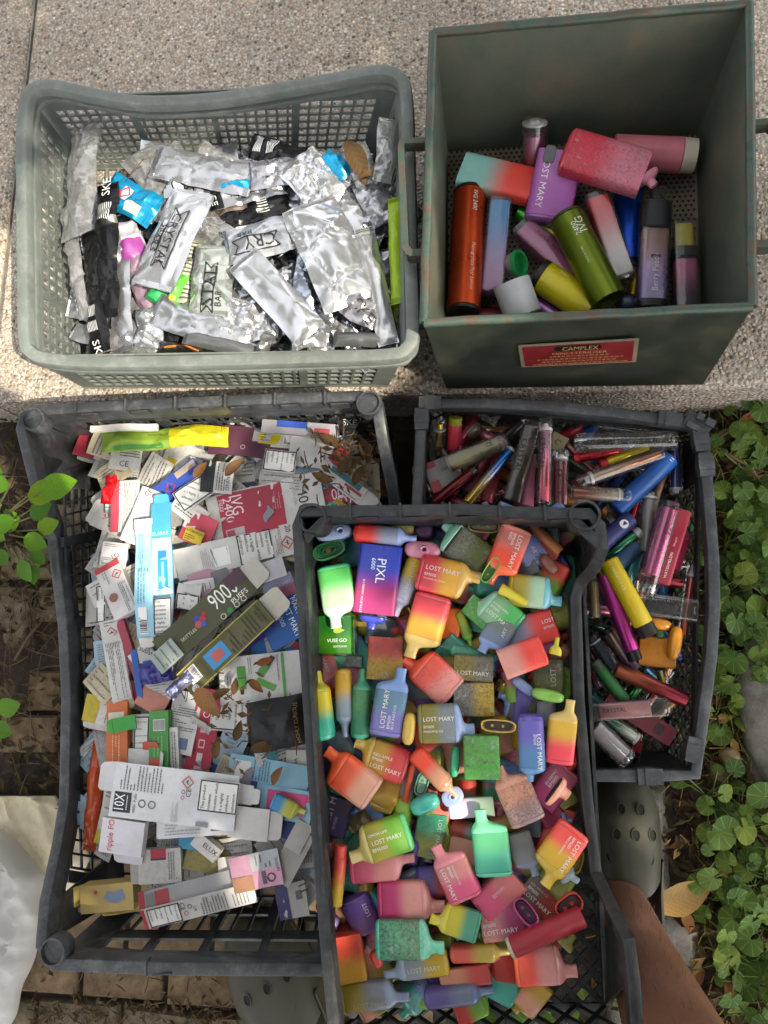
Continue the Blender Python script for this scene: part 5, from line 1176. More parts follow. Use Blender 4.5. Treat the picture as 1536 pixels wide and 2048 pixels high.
T((866, 1006), (952, 938), 22, .012, '6a1a20', 'dark wine metallic stick sloping in the back left', metal=.5, end2='3c3530')
T((934, 1006), (1024, 896), 21, .03, 'b89848', 'metallic stick shading from gold to blue', h2='2f6ab0', metal=.8, rough=.18, end2='c8c8c8', end_frac=.05)
T((972, 1005), (1000, 905), 26, .0, 'a83440', 'plain red stick behind the gold to blue one', metal=0)
T((1022, 1004), (1066, 842), 36, .035, '54443e', 'smoky brown square clear stick standing steeply', glass=True, square=True, inner=.86, glassh='d4ccc6', inner_range=(.02, .97), text=[('CRYSTAL', -1, .75, .15, .4, '1c1816')], haze=.03)
T((1050, 1012), (1067, 908), 34, .015, 'c8748c', 'matt pink tapering stick between two clear ones', metal=0, rough=.4, taper=.35)
T((1088, 1012), (1091, 836), 32, .04, 'c04a5c', 'clear stick with a pink red core, standing upright', h2='c87a94', glass=True, inner=.75, plug='d8d0d0', plug_at=.88, text=[('CRYSTAL', -1, .75, .2, .35, '3a1c24')])
T((1121, 1012), (1122, 900), 31, .035, '74202c', 'clear stick with a dark red core and white stopper', glass=True, inner=.86, plug='dcd8d8', plug_at=.86, inner_range=(.0, .78), ribs=True, text=[('CRYSTAL', -1, .62, .1, .5, '2a1014')])
carton(1116, 884, 34, 32, 60, .01, 'b8ac84', 'small beige tag with rounded corners near the back', prints=[('ring', .5, .5, 6, '3a3428', False)], t=1.5, name='tag', cat='tag', group=G3)
pouch(972, 836, 60, 16, -35, .02, clear('d8d4cc', .25, .1, .1), 'curled strip of clear film by the back rim', name='film_strip', cat='film', group=G3, curl=1.0)
T((1006, 878), (1054, 836), 22, .0, '2a2628', 'black stick with a clear mouth near the back', metal=.3, end2='b8bcbc', end_frac=.2)
T((1190, 850), (1170, 880), 26, -.01, '1a4a90', 'blue cap end behind the large clear stick', metal=0)
T((1192, 848), (1316, 864), 28, .01, None, 'empty clear stick lying against the back wall', glass=True, haze=.03)
T((1352, 880), (1150, 886), 40, .035, '8a8684', 'large clear empty stick with black print near the back', glass=True, inner=.5, inner_range=(.02, .05), text=[('CRYSTAL', -1, .80, .12, .32, '1c1a1a')], haze=.035, ribs=True)
T((1147, 916), (1246, 902), 21, .02, 'a82430', 'red metallic stick with a red cap under the large clear one', metal=.7, end='b82030', end_frac=.12)
T((1200, 932), (1296, 896), 23, .025, 'b8a428', 'yellow metallic stick with a red cap and loose wires', metal=.6, end='a8181c', end_frac=.16)
T((1326, 906), (1154, 966), 30, .034, '9a5c30', 'clear stick with an orange brown core and pale tip', h2='b8a08c', metal=.5, glass=True, inner=.6, plug='d0cccc', plug_at=.86, end=None)
T((1140, 984), (1262, 993), 32, .032, '8a4a30', 'short clear stick with a white stopper, print upside down', h2='b8b0a0', metal=.3, glass=True, inner=.78, plug='d4d4d4', plug_at=.82, text=[('CRYSTAL', -1, .66, .1, .42, '221a18')])
T((1232, 1020), (1342, 915), 38, .028, '0e4a94', 'matt royal blue thick stick sloping up right', metal=0, rough=.4, text=[('11', 1, .93, -.1, .04, 'd0d8e8')])
T((1350, 880), (1352, 992), 28, .01, '1c2a70', 'clear stick with a navy core beside the right net wall', metal=.3, glass=True, inner=.7, plug='c8c8cc', plug_at=.9)
capthing(1148, 998, 40, 26, 10, .0, 'd88a20', 'orange broken cap near the corner cup', 'dome', group=G3)
capthing(1194, 1018, 44, 24, -20, -.01, 'd08424', 'second orange fragment beside the royal blue stick', 'dome', group=G3)
T((1290, 1108), (1299, 984), 36, .02, '78716a', 'clear stick with a grey white core and frosted top', h2='8c847c', metal=0, glass=True, inner=.7, plug='dadada', plug_at=.92)
T((1262, 1048), (1274, 1004), 14, .01, 'b82834', 'thin red stick beside the royal blue one', metal=.3)
th = T((1202, 1088), (1262, 1036), 36, .03, '262a62', 'navy stick with a round white spot label', metal=0, rough=.4)
mpp = MPP(1232, 1062, .03); Lp = 79*mpp; mb = MB(); mb.poly([(Lp*.72+9*mpp*math.cos(t), 9*mpp*math.sin(t), se_surf(18*mpp, 18*mpp, 2)(0, 9*mpp*math.sin(t))+.0006) for t in [2*math.pi*k/18 for k in range(18)]]); part('spot_label', mb, mat('d8d8dc', .5), th)
T((1212, 1112), (1282, 1062), 24, .02, '2c6a52', 'dark green metallic stick with a silver tip', h2='4a8a68', metal=.8, rough=.2, end2='b8bcc0', end_frac=.16)
T((1216, 1140), (1276, 1092), 38, .015, '2c5078', 'dusty blue stick with a hollow brown end', metal=0, rough=.5, open_='3a2c26')
T((1250, 1180), (1270, 1110), 28, .0, '5a8080', 'iridescent grey teal stick behind the dusty blue one', h2='4aa8b0', metal=.6)
T((1340, 1006), (1288, 1188), 46, .038, 'c05888', 'large clear stick with a shiny pink core and ribbed mouth', metal=.75, rough=.2, glass=True, inner=.8, inner_range=(.07, .80), ribs=True, text=[('CE', 1, .28, .2, .08, '2a1420')])
th = T((1364, 1020), (1320, 1168), 36, .034, 'a02438', 'flat red stick printed white beside the shiny pink one', metal=0, rough=.4, square=True, text=[('WATERMELON', -1, .92, .05, .34, 'f0e4e4'), ('20mg/ml', -1, .5, .05, .12, 'e0c8c8')])
T((1368, 1068), (1344, 1140), 30, .01, 'a83050', 'pink red stick tucked beside the right net wall', metal=0)
T((1322, 1160), (1324, 1200), 26, .0, '1c4480', 'blue stub under the flat red stick', metal=0)
T((1366, 1278), (1386, 1128), 28, .01, 'b03a1c', 'slender clear stick with an orange red core by the right wall', metal=.5, glass=True, inner=.55, plug='b8bcbc', plug_at=.86)
T((1300, 1272), (1216, 1120), 40, .045, 'd0b414', 'bright yellow stick with a black end', metal=0, rough=.4, end='262018', end_frac=.15, text=[('PINEAPPLE ICE', -1, .9, .1, .3, 'e8dc90')])
T((1272, 1322), (1207, 1152), 30, .04, 'b03a88', 'magenta metallic stick with a black end', metal=.85, rough=.25, end='181416', end_frac=.12, text=[('VAPORESSO', 1, .2, .05, .2, 'd890c0')] if False else ())
T((1392, 1222), (1276, 1206), 46, .03, '96918a', 'broad clear stick lying crosswise with black print', glass=True, square=True, inner=.4, inner_range=(.02, .05), text=[('CRYSTAL', -1, .95, .2, .36, '1e1c1a')], haze=.04)
vape('slab', (1352, 1308), (1276, 1300), 62, .02, 'd88a1e', 'd08018', None, 'cracked orange vape body below the yellow stick', group=G3, base='d88a1e', dirt=.35)
capthing(1350, 1286, 70, 26, 82, .035, 'd88c1c', 'orange split end cap beside the cracked orange body', 'dome', inner='6a4412', group=G3)
capthing(1318, 1248, 50, 24, -12, .028, 'd8902a', 'orange top cap above the cracked orange body', 'dome', group=G3)
capthing(1320, 1268, 20, 20, 0, .025, '2a5c30', 'small dark green bung between the orange pieces', 'dome', group=G3)
T((1190, 1238), (1187, 1150), 30, .03, 'a8966a', 'clear stick with a gold core by the front crate', metal=.6, glass=True, inner=.7)
T((1230, 1340), (1180, 1270), 30, .02, '2c3a48', 'clear stick with a slate core and white stopper', metal=.2, glass=True, inner=.7, plug='d0d0d0', plug_at=.82)
T((1270, 1340), (1212, 1258), 32, .01, '6a5468', 'dull bronze purple stick under the magenta one', h2='8c7468', metal=.6, end2='1c1816')
T((1374, 1402), (1231, 1338), 31, .03, '7a2430', 'copper red metallic stick sloping down right', h2='a0553c', metal=.75, rough=.25)
T((1250, 1402), (1187, 1322), 28, .028, '1f5c2c', 'dark green tapered stick near the front crate', metal=0, rough=.4, taper=.9, end2='3c4436', end_frac=.22)
T((1290, 1338), (1310, 1356), 14, .015, '5c94b8', 'short steel blue stick tip', metal=.7)
T((1318, 1340), (1328, 1378), 30, .0, '98982a', 'clear stick with yellow green shreds under the copper one', glass=True, inner=.45)
T((1182, 1424), (1340, 1413), 38, .038, 'a87474', 'clear stick with black print, lowest crosswise one', metal=0, glass=True, square=True, inner=.86, inner_range=(.1, .75), text=[('CRYSTAL', 1, .14, .05, .30, '1c1818')], haze=.035)
carton(1278, 1434, 150, 38, -32, .015, '9c4450', 'long dusty pink carton under the lowest crosswise clear stick', t=14, name='stick_carton', group=G3, dirt=.3, prints=[('p', .72, .84, .2, .8, '5c4040')])
T((1186, 1452), (1258, 1522), 44, .03, 'a49c9c', 'milky clear stick lowest in the crate', glass=True, metal=0, inner=.8, haze=.12, ribs=True)
T((1213, 1434), (1276, 1480), 28, .02, '6a8c7c', 'green silver metallic stick beside the dusty pink carton', h2='a8b0a0', metal=.85, rough=.2, end2='b8b8b4')
T((1180, 1390), (1216, 1424), 22, .01, '4c8088', 'teal stick peeping out by the front crate', metal=.4)
T((1262, 1490), (1282, 1496), 26, -.01, '982834', 'red block under the green silver stick', metal=0, square=True)
T((1163, 1082), (1168, 1190), 16, .0, '6c202c', 'dark red stick seen through the gap in the front crate side', metal=0)
T((1178, 1082), (1181, 1150), 12, .01, 'a89040', 'thin gold stick beside the front crate corner', metal=.7)
T((1180, 1340), (1196, 1378), 26, .0, '8c4050', 'clear pink stick tucked at the front crate edge', glass=True)
fill = [('silver', 'b0b0b4'), ('maroon', '6a2028'), ('pink', 'c07088'), ('amber', 'b87838'), ('clear', None), ('green', '3a7a48'), ('red', 'b02a34'), ('dark blue', '26407c'), ('smoky clear', None), ('bronze', '8a6a48')]
q = random.Random(5); top = [d for d in VDESC if 850 < d[0] < 1400 and 820 < d[1] < 1540][-75:]; used = set(); kk = 0
pts = [(u+q.uniform(-14, 14), v+q.uniform(-14, 14)) for v in range(860, 1500, 44) for u in range(868, 1350, 50) if (v < 1000 or u > 1190)]
for (u, v) in pts:
    if u > 1345 or (v > 1440 and u > 1290): continue
    nm, hc = fill[kk % len(fill)]; kk += 1
    for _, lb in sorted((abs(a-u)+abs(b-v), lb) for a, b, lb in top):
        w_ = lb.split()[:9]
        while w_[-1] in CUT or w_[-1] in ('front', 'near', 'back'): w_ = w_[:-1]
        lab = nm+' stick deep under the '+' '.join(w_)
        if lab not in used: break
    used.add(lab); a = q.uniform(0, 6.28); L = q.uniform(42, 62); gl = hc is None or q.random() < .45
    T((u-L*math.cos(a), v-L*math.sin(a)), (u+L*math.cos(a), v+L*math.sin(a)), q.uniform(18, 27), -.022+q.uniform(-.022, .016), hc, lab, metal=q.choice((0, .6, .85)), rough=.22, glass=gl, plug='c8c8cc' if gl and q.random() < .5 else None, dz=q.uniform(-.03, .03), ribs=gl and q.random() < .3)
# ------------------------------------------------------------------ cartons in the large black crate
WHT, RED, INK = 'cfccc8', 'ac3648', '2a2a2c'
def K(u, v, L, W_, ang, z, h, label, prints=(), **k):
    k.setdefault('tilt', (rnd.uniform(-4, 4), rnd.uniform(-4, 4)))
    return carton(u, v, L, W_, ang, z, h, label, prints, **k)
K(532, 1018, 235, 100, 13, .030, WHT, 'large opened carton with a crimson panel in the upper middle', [('p', .10, .66, .06, .97, RED), ('t', 'IVG', .27, .90, 38, -90, 'ecd8da', 'L', 1.3), ('t', '2400', .19, .90, 50, -90, 'ecd8da'), ('t', 'Fizzy', .138, .88, 24, -90, 'e4c4c8'), ('t', 'Cherry', .115, .88, 28, -90, 'e4c4c8'), ('t', '2400', .83, .88, 58, -90, INK), ('t', 'MESH COIL', .76, .80, 36, -90, '8a8a8a'), ('p', .13, .30, .10, .26, 'c8b8b8'), ('p', .14, .21, .12, .24, 'a8485a'), ('lines', .56, .64, .45, .95, 4, 'y', 'd08a94')], tilt=(2, -2))
K(478, 1102, 262, 62, 13, .034, WHT, 'white carton side with barcode and warning, below the crimson panel', [('bar', .31, .42, .18, .72, 'x'), ('lines', .20, .29, .2, .8, 6, 'y', '9a9896'), ('warn', .50, .76, .02, .98, -90), ('haz', .88, .40, 14), ('lines', .78, .84, .1, .95, 5, 'y', '6a6866'), ('t', '20', .90, .95, 14, -90, INK), ('lines', .93, .99, .1, .9, 5, 'y', '6a6866')], flaps=[(1, .1, .9, 26, 'd2cfca', 5)])
K(688, 992, 72, 40, 13, .022, 'a83448', 'corner of a crimson carton with upside down numerals', [('t', '2400', .86, .62, 48, 180, 'e8d4d6', 'L', 1.3), ('t', 'IVG', .9, .2, 40, 180, 'e8d4d6', 'L', 1.3)])
K(628, 975, 110, 22, -35, .028, WHT, 'white strip carton end curling beside the crimson corner')
K(525, 888, 210, 62, -5, .030, '5c3446', 'maroon carton with a white end and yellow sticker, at the back', [('p', .58, 1, .42, 1, WHT), ('p', .40, .60, .55, 1, 'c8c2c2'), ('p', .46, .66, .50, .88, 'd8c41e'), ('t', 'ATTENTION', .65, .62, 36, 180, '3a3410'), ('lines', .47, .65, .68, .86, 2, 'x', '4a4414'), ('bar', .70, .84, .55, .85, 'x'), ('ring', .33, .3, 5, 'b89aa4', False)], tilt=(-10, 0))
K(560, 922, 66, 44, -6, .046, WHT, 'small white warning panel on the maroon carton', [('warn', .02, .98, .03, .97, -90)], tilt=(-6, 0))
K(615, 905, 70, 60, -6, .03, 'd2d0cc', 'blank white flap right of the yellow sticker', flaps=[(0, 0, 1, 16, 'd2d0cc', 10)])
pouch(330, 878, 250, 40, 3, .045, mat('c8c01e', .28, .2, .1), 'crumpled yellow to lime wrapper along the back', text=[('ATTENTION', .55, .62, 40, 180, '4a460e')], name='wrapper', cat='wrapper', group='wrappers in the large black crate', bands=[('b', 0, .55, 0, 1, mat('8aa83a', .28, .2, .1)), ('b', .1, .5, .05, .25, mat('4a8a3a', .3, .2, .1))], amp=.9)
K(250, 858, 130, 12, 3, .055, 'cdc8c4', 'folded white paper edge lying against the back wall', t=6)
pouch(692, 850, 80, 34, -25, .04, mat('1b1b1d', .3), 'black wrapper with white lettering in the back right corner', text=[('SKE', .45, .5, 26, 25, 'c8c8c8')], name='wrapper', cat='wrapper', group='wrappers in the large black crate')
K(250, 1012, 100, 58, 87, .03, 'd0cdc9', 'white carton full of grey small print at the upper left', [('lines', .06, .95, .08, .62, 9, 'x', '77767a'), ('p', .0, 1, .72, 1, 'b84454'), ('lines', .72, .95, .66, .98, 3, 'y', '77767a')])
K(282, 1032, 112, 42, 67, .036, 'd4d1d2', 'white information strip with two marks on the small print carton', [('t', 'CE', .86, .66, 15, -23, INK), ('lines', .08, .72, .1, .9, 9, 'x', '8a888c'), ('ring', .9, .3, 4, 'b84a4a', False)])
K(358, 972, 110, 56, 35, .032, '2c48a0', 'blue carton with a hazard diamond and pictograms', [('haz', .36, .62, 12), ('ring', .12, .55, 7, 'c8c8d0', True), ('ring', .14, .25, 7, 'c8c8d0', True), ('p', .55, .98, .72, .95, 'a89888'), ('p', 0, 1, 0, .05, 'd0d0d4')])
K(392, 985, 78, 46, 35, .036, WHT, 'white warning tab lying over the blue pictogram carton', [('warn', .02, .98, .05, .97, -55)])
K(436, 955, 62, 62, -4, .038, 'd0cdc8', 'black and white tab with warning print near the maroon carton', [('p', 0, .42, 0, 1, '16181c'), ('t', 'WARNING', .86, .95, 52, -90, INK), ('lines', .48, .8, .08, .95, 4, 'y', '3a3a3a')])
K(370, 925, 100, 70, -20, .022, 'cfccc6', 'grubby white carton below the yellow wrapper', [('lines', .5, .9, .3, .8, 5, 'x', '6a6866'), ('p', .1, .3, 0, .5, 'c4a81e')], dirt=.4)
K(250, 918, 62, 44, -8, .03, 'cac6c0', 'torn white carton corner with circular marks at the upper left', [('t', 'CE', .35, .3, 18, 0, INK), ('lines', .3, .95, .6, .95, 3, 'x', '3a3a3a')], dirt=.3)
pouch(218, 978, 56, 22, 80, .04, mat('d0141e', .2, .2), 'shiny red film scrap at the left wall', name='wrapper', cat='wrapper', group='wrappers in the large black crate')
# light blue carton
K(290, 1155, 232, 38, -89, .044, '9ccce0', 'light blue carton side with small print and a barcode', [('lines', .10, .45, .15, .45, 3, 'x', '4a8098'), ('lines', .42, .72, .15, .8, 4, 'x', '4a8098'), ('bar', .76, .96, .2, .62, 'x'), ('p', 0, .12, .0, 1, 'c8dce0')], flaps=[(0, .1, .9, 20, 'd4d0c8', -20)])
K(326, 1132, 250, 40, -89, .042, '4aa4d0', 'light blue carton face with a picture of a blue stick', [('p', .28, 1, 0, 1, 'a4d0e4'), ('p', .38, .45, .30, .72, '1c78b4'), ('p', .45, .68, .28, .76, '2a94d0'), ('p', .47, .66, .46, .58, '8cc8e4'), ('poly', [(.60, .0), (.72, .0), (.72, 1), (.70, 1)], 'e0e4e4'), ('t', 'ELFBAR', .245, .5, 34, 90, 'b8dcec', 'C'), ('t', '600V2', .30, .5, 30, 90, 'd4ecf4', 'C', 1.2), ('lines', .66, .70, .15, .85, 2, 'y', '5a90a8')], flaps=[(1, .1, .9, 18, '4aa4d0', 10)])
K(326, 1232, 72, 38, -89, .0520, 'd8d6d0', 'white warning panel on the light blue carton', [('warn', .01, .99, .02, .98, 90, ['This', 'product', 'contains', 'nicotine', 'which is', 'a highly', 'addictive', 'substance.'])], t=1.0, tilt=(0, 0))
K(228, 1110, 50, 48, -7, .034, 'cfcac6', 'small white carton corner with a red hazard diamond', [('haz', .55, .5, 10), ('lines', .1, .95, .8, .95, 2, 'x', '6a6866'), ('lines', .05, .6, .1, .4, 4, 'x', '6a6866')])
K(238, 1180, 110, 52, -66, .03, 'd0cac8', 'white and red carton with a brown leaf picture at the left', [('p', 0, .1, 0, 1, 'b03a42'), ('haz', .25, .75, 11), ('lines', .42, .98, .62, .95, 5, 'x', '55545a'), ('ring', .62, .3, 9, '8a5a4a', True), ('lines', .12, .5, .2, .4, 2, 'x', '8a888c')], t=16)
K(232, 1320, 160, 38, -80, .036, 'cac7c2', 'tall white carton of fine print standing along the left wall', [('haz', .16, .5, 12), ('lines', .28, .98, .1, .9, 10, 'x', '66656a'), ('lines', .02, .08, .2, .8, 2, 'y', '33333a'), ('p', 0, 1, .96, 1, 'b84a5c')], tilt=(-14, 0), flaps=[(0, 0, 1, 20, 'b8b09a', -30)])
K(203, 1208, 74, 20, -86, .03, 'cfccc8', 'narrow black bordered white strip by the left wall', [('warn', .02, .98, .05, .95, 0, ['addictive', 'substance.'])])
K(262, 1305, 170, 16, -72, .028, 'a04050', 'narrow dark pink carton edge next to the tall white carton', t=10)
K(276, 1350, 100, 12, -82, .034, '2a58a4', 'narrow blue carton edge left of the navy wrapper', t=8)
# olive cartons
K(412, 1232, 220, 62, 42, .050, '4a4a2c', 'olive carton with big white numerals and coloured sweets', [('t', '9000', .60, .68, 62, 0, 'ecece4', 'L', 1.5), ('t', 'PUFFS', .76, .26, 38, 0, 'ecece4'), ('ring', .62, .10, 6, 'c8c8b8', False), ('ring', .70, .10, 6, '2a8a4a', True), ('ring', .78, .10, 6, 'c8c8b8', False), ('ring', .86, .10, 6, 'c8c8b8', False), ('ring', .42, .62, 8, '3a4a9a', True), ('ring', .46, .50, 7, 'a83a3c', True), ('ring', .40, .46, 7, 'b8584a', True), ('ring', .44, .36, 6, '3a5ab0', True), ('ring', .50, .60, 5, 'a83a3c', True), ('t', 'SKITTLES', .20, .40, 36, 0, 'd8d8c8'), ('p', .82, 1, .55, 1, '4c2c3a')], flaps=[(0, .05, .95, 40, 'c4bfb4', 6)], rough=.35)
K(452, 1296, 222, 56, 42, .048, '5c5830', 'second olive panel with gold edges and a blue sticker', [('p', 0, 1, .96, 1, 'b8a84a'), ('p', 0, 1, 0, .04, 'b8a84a'), ('p', .30, .52, .16, .80, '3a98d0'), ('p', .36, .47, .30, .66, 'c06058'), ('lines', .53, .88, .1, .9, 9, 'y', '3c3a22'), ('t', 'DISPOSABLE', .95, .92, 44, -90, '24220f'), ('t', 'DEVICE', .915, .74, 26, -90, '24220f'), ('bar', .08, .18, .30, .85, 'y'), ('ring', .07, .14, 8, 'd8d4c8', True), ('t', '21', .055, .14, 9, 0, '7a2a24'), ('lines', .2, .28, .1, .9, 4, 'y', '3c3a22')], flaps=[(0, .0, 1, 46, 'c9c2b2', 4)], rough=.35)
K(333, 1312, 58, 44, 42, .060, '98a09a', 'grey warning patch at the lower end of the olive carton', [('t', 'WARNING:', .82, .98, 40, -90, '202420'), ('lines', .15, .70, .08, .95, 4, 'y', '5a605a')], tilt=(0, 0), t=1.2)
pouch(312, 1345, 66, 42, 10, .048, mat('2c2c70', .25, .3), 'crumpled navy wrapper beside the olive carton', name='wrapper', cat='wrapper', group='wrappers in the large black crate')
pouch(362, 1372, 62, 26, 40, .05, foil('b4b4dc', .2), 'shiny lilac silver film at the lower end of the olive carton', name='wrapper', cat='wrapper', group='wrappers in the large black crate')
K(290, 1318, 50, 54, 40, .036, 'cfcbc4', 'white carton part reading a few big words under the grey patch', [('t', 'highly', .85, .9, 30, -62, INK), ('t', 'subst', .6, .95, 30, -62, INK)])
K(300, 1275, 60, 44, 0, .03, 'a89a84', 'stained beige carton inside showing below the light blue carton', dirt=.4)
K(572, 1240, 90, 100, -65, .034, '2c62ac', 'blue carton with white lettering beside the vape crate', [('t', 'LOST MARY', .06, .62, 82, 0, 'e8ecf0', 'L', 1.2), ('t', 'BM6000', .10, .42, 46, 0, 'd0dcec'), ('t', 'LOST', .10, .90, 36, 0, 'e8ecf0'), ('t', 'MARY', .12, .80, 36, 0, 'e8ecf0')])
K(505, 1262, 92, 50, 35, .030, '4a2c94', 'purple carton face under the second olive panel', [('t', 'MARY', .45, .3, 40, 0, 'd8d0e8')])
K(552, 1290, 100, 40, 12, .024, '1c78c0', 'bright blue carton scrap above the green device leaflet', [('p', .3, .6, .2, .9, 'c4c8c8')])
K(560, 1175, 62, 44, 22, .036, '8a8aa8', 'grey lilac carton with faint lettering near the vape crate', [('p', 0, 1, 0, .5, '94506a'), ('t', 'LOST MARY', .3, .5, 40, 10, 'c8bcc8')])
K(540, 1142, 62, 40, 20, .04, 'cdcbd0', 'small plain white card near the hazard diamond carton', [('lines', .4, .5, .2, .8, 2, 'y', '9a98a0')])
K(520, 1355, 168, 92, 6, .034, 'd2d0cc', 'white leaflet with pictures of green tubes', [('p', .22, .33, .28, .78, '58a040'), ('p', .22, .33, .52, .535, '2c5420'), ('p', .255, .30, .18, .28, '303430'), ('poly', [(.46, .60), (.56, .80), (.64, .70), (.54, .50)], '58a040'), ('poly', [(.57, .79), (.66, .95), (.71, .89), (.63, .71)], '2c3430'), ('poly', [(.48, .52), (.70, .30), (.66, .18), (.44, .40)], '64a848'), ('p', .78, .81, .02, .98, '58a848'), ('lines', .05, .16, .1, .9, 3, 'y', '8a8886'), ('lines', .36, .42, .6, .95, 2, 'y', '8a8886'), ('lines', .72, .76, .4, .95, 1, 'y', '8a8886')], tilt=(0, 0))
K(468, 1432, 92, 62, -6, .030, 'd0cec9', 'white warning carton half covered by dead leaves', [('warn', .04, .92, .05, .95, -85)], dirt=.3)
# red and white carton
K(366, 1445, 120, 62, -100, .034, 'c8c5c2', 'white panel with one bold black word and fine print', [('t', 'ENJOY', .06, .06, 54, 90, INK, 'L', 1.2), ('lines', .22, .68, .08, .9, 12, 'y', '4a4a4c'), ('p', .74, .92, .35, .8, '5c7498'), ('ring', .96, .3, 5, INK, False)], tilt=(0, 0))
K(408, 1462, 165, 52, -101, .031, RED, 'crimson carton side with a column of white icons', [('ring', .30, .5, 7, 'e8ccd0', False), ('p', .46, .52, .38, .70, 'd8a0a8'), ('p', .60, .70, .40, .62, 'e4c8cc'), ('p', .615, .685, .43, .59, RED), ('p', .76, .86, .40, .62, 'e4c8cc'), ('p', .775, .845, .43, .59, RED), ('p', .91, .98, .38, .66, 'd8a0a8')])
K(340, 1392, 150, 50, -8, .022, 'a83a4a', 'crimson carton piece lying under the olive panels')
pouch(556, 1446, 118, 100, 8, .046, mat('17181a', .55, 0, .2), 'bulky black crumpled carton with thin gold lettering by the vape crate', text=[('HIGHLY CURIOUS', .86, .08, 78, 90, 'a8904a')], name='carton', cat='carton', group='flattened cartons in the large black crate', amp=.9, puff=2.4, seal=False)
K(566, 1500, 112, 30, 20, .03, 'c0bcb4', 'dirty white scraps below the black carton', [('lines', .1, .9, .2, .8, 3, 'x', '6a6866'), ('p', .2, .4, .1, .9, '3a9aa4')], dirt=.5)
K(594, 1520, 44, 40, 0, .032, 'c6c2ba', 'white warning stub with one word beside the vape crate', [('t', 've', .5, .6, 14, -90, INK), ('p', 0, 1, 0, .25, '2a8a84')])
K(238, 1470, 130, 42, -89, .034, 'c46a38', 'orange carton with a torn green flap', [('p', .16, .30, .1, .85, 'd8d0c0'), ('lines', .5, .96, .25, .7, 3, 'x', 'e0a880')], t=14)
K(250, 1447, 44, 28, 12, .045, '3c9440', 'torn green flap on the orange carton', flaps=[(1, 0, 1, 14, '4aa44a', 40)])
K(322, 1478, 110, 40, -89, .038, '4a8c42', 'green carton with a barcode', [('bar', .16, .34, .24, .82, 'y'), ('p', .82, 1, 0, .7, 'b8523c'), ('lines', .45, .8, .2, .8, 3, 'x', '7cb070')], t=14)
K(283, 1478, 96, 34, -91, .034, 'c9c5bf', 'white warning side between the orange and the green carton', [('warn', .05, .95, .05, .95, 90)])
K(352, 1500, 90, 18, -88, .036, 'cbc8c4', 'narrow white carton edge right of the green carton', [('lines', .1, .9, .2, .8, 2, 'x', '4a4a4c')], t=10)
K(305, 1402, 62, 40, -30, .036, 'bc7c68', 'peach coloured card tilted near the navy wrapper')
K(285, 1515, 70, 30, -4, .042, 'cfccca', 'white torn tray flap above the big white carton', flaps=[(2, .5, 1, 20, 'b8503c', 30), (0, 0, 1, 20, 'c4c0bc', 40)], dirt=.2)
# the big white carton
K(348, 1592, 262, 106, -7, .056, 'd6d5d6', 'big opened white carton, its warning panel to the right', [('lines', .06, .42, .52, .97, 13, 'y', '6a6a6e'), ('p', .03, .17, .10, .47, '262a38'), ('t', '10X', .075, .15, 30, 90, 'f0f0f0', 'L', 1.5), ('lines', .13, .15, .15, .42, 1, 'y', 'd0d0d8'), ('t', '900+ Puffs', .20, .12, 36, 90, INK), ('ring', .26, .30, 8, '5a5a60', False), ('ring', .34, .30, 8, '5a5a60', False), ('haz', .60, .78, 13), ('t', 'CE', .615, .52, 16, 90, INK), ('ring', .575, .60, 4, '5a4a5a', False), ('ring', .575, .50, 4, 'b04a4a', False), ('lines', .50, .56, .05, .40, 6, 'y', '9a989c'), ('p', .70, .80, .02, .10, '8a8a92')], flaps=[(1, .45, 1, 28, 'd0ced0', 25)], tilt=(0, 0), bend=.0012)
K(437, 1594, 82, 62, -7, .0640, 'd6d5d6', 'white nicotine warning panel on the big opened carton', [('warn', .01, .99, .02, .98, 90)], t=1.0, tilt=(0, 0))
K(498, 1646, 86, 62, -6, .050, 'c4c0bc', 'broad tongue shaped grey white flap below the warning panel', flaps=[(0, .05, .95, 26, 'c6c2be', -5)])
K(488, 1590, 34, 38, -8, .052, 'ccc9c6', 'short white side flap right of the warning panel', flaps=[(0, .1, .9, 16, 'ccc9c6', 0)])
K(400, 1655, 180, 34, 3, .052, 'd0ced0', 'white tab carton with a hologram sticker', [('p', .62, .84, .25, .75, '5a4a78'), ('bar', .62, .74, .5, .8, 'x'), ('lines', .1, .5, .15, .85, 4, 'x', '9a989a')], flaps=[(0, .1, .9, 22, 'd0ced0', 0)], tilt=(2, 0))
K(248, 1672, 90, 66, -8, .048, 'd0ccd0', 'white carton with red script under the big opened one', [('t', 'ripple', .22, .08, 34, 90, 'c4463c', 'L', 1.2), ('t', 'FO', .22, .70, 18, 90, 'c4463c', 'L', 1.2)], t=12, flaps=[(3, .3, 1, 22, 'c8c4c8', -20)])
K(535, 1560, 170, 80, -9, .036, '8ab8cc', 'pale blue carton with a big pink letter', [('bar', .06, .26, .45, .85, 'x'), ('lines', .30, .52, .45, .95, 6, 'y', '4a6a80'), ('p', .30, .38, 0, .42, '4a3c90')], tilt=(0, 0))
K(572, 1608, 110, 62, -8, .042, '8cb8cc', 'lower pale blue face with the big pink letter', [('p', .12, 1, .66, .88, 'd0487c'), ('p', .12, .28, .30, .88, 'd0487c'), ('p', .12, .62, .18, .36, 'd0487c'), ('p', .50, .62, .18, .56, 'd0487c'), ('p', .76, .88, .2, .88, 'd0487c')], tilt=(0, 0))
vape('flat', (545, 1600), (608, 1632), 34, .05, '2c86b4', 'b8b840', 'b8b850', 'small printed cut out of a blue to yellow vape on the pink lettered carton', group='wrappers in the large black crate', name='card_cutout', cat='cut out', dirt=.1)
K(562, 1655, 120, 34, -22, .034, '3c4484', 'indigo carton strip below the pink letter')
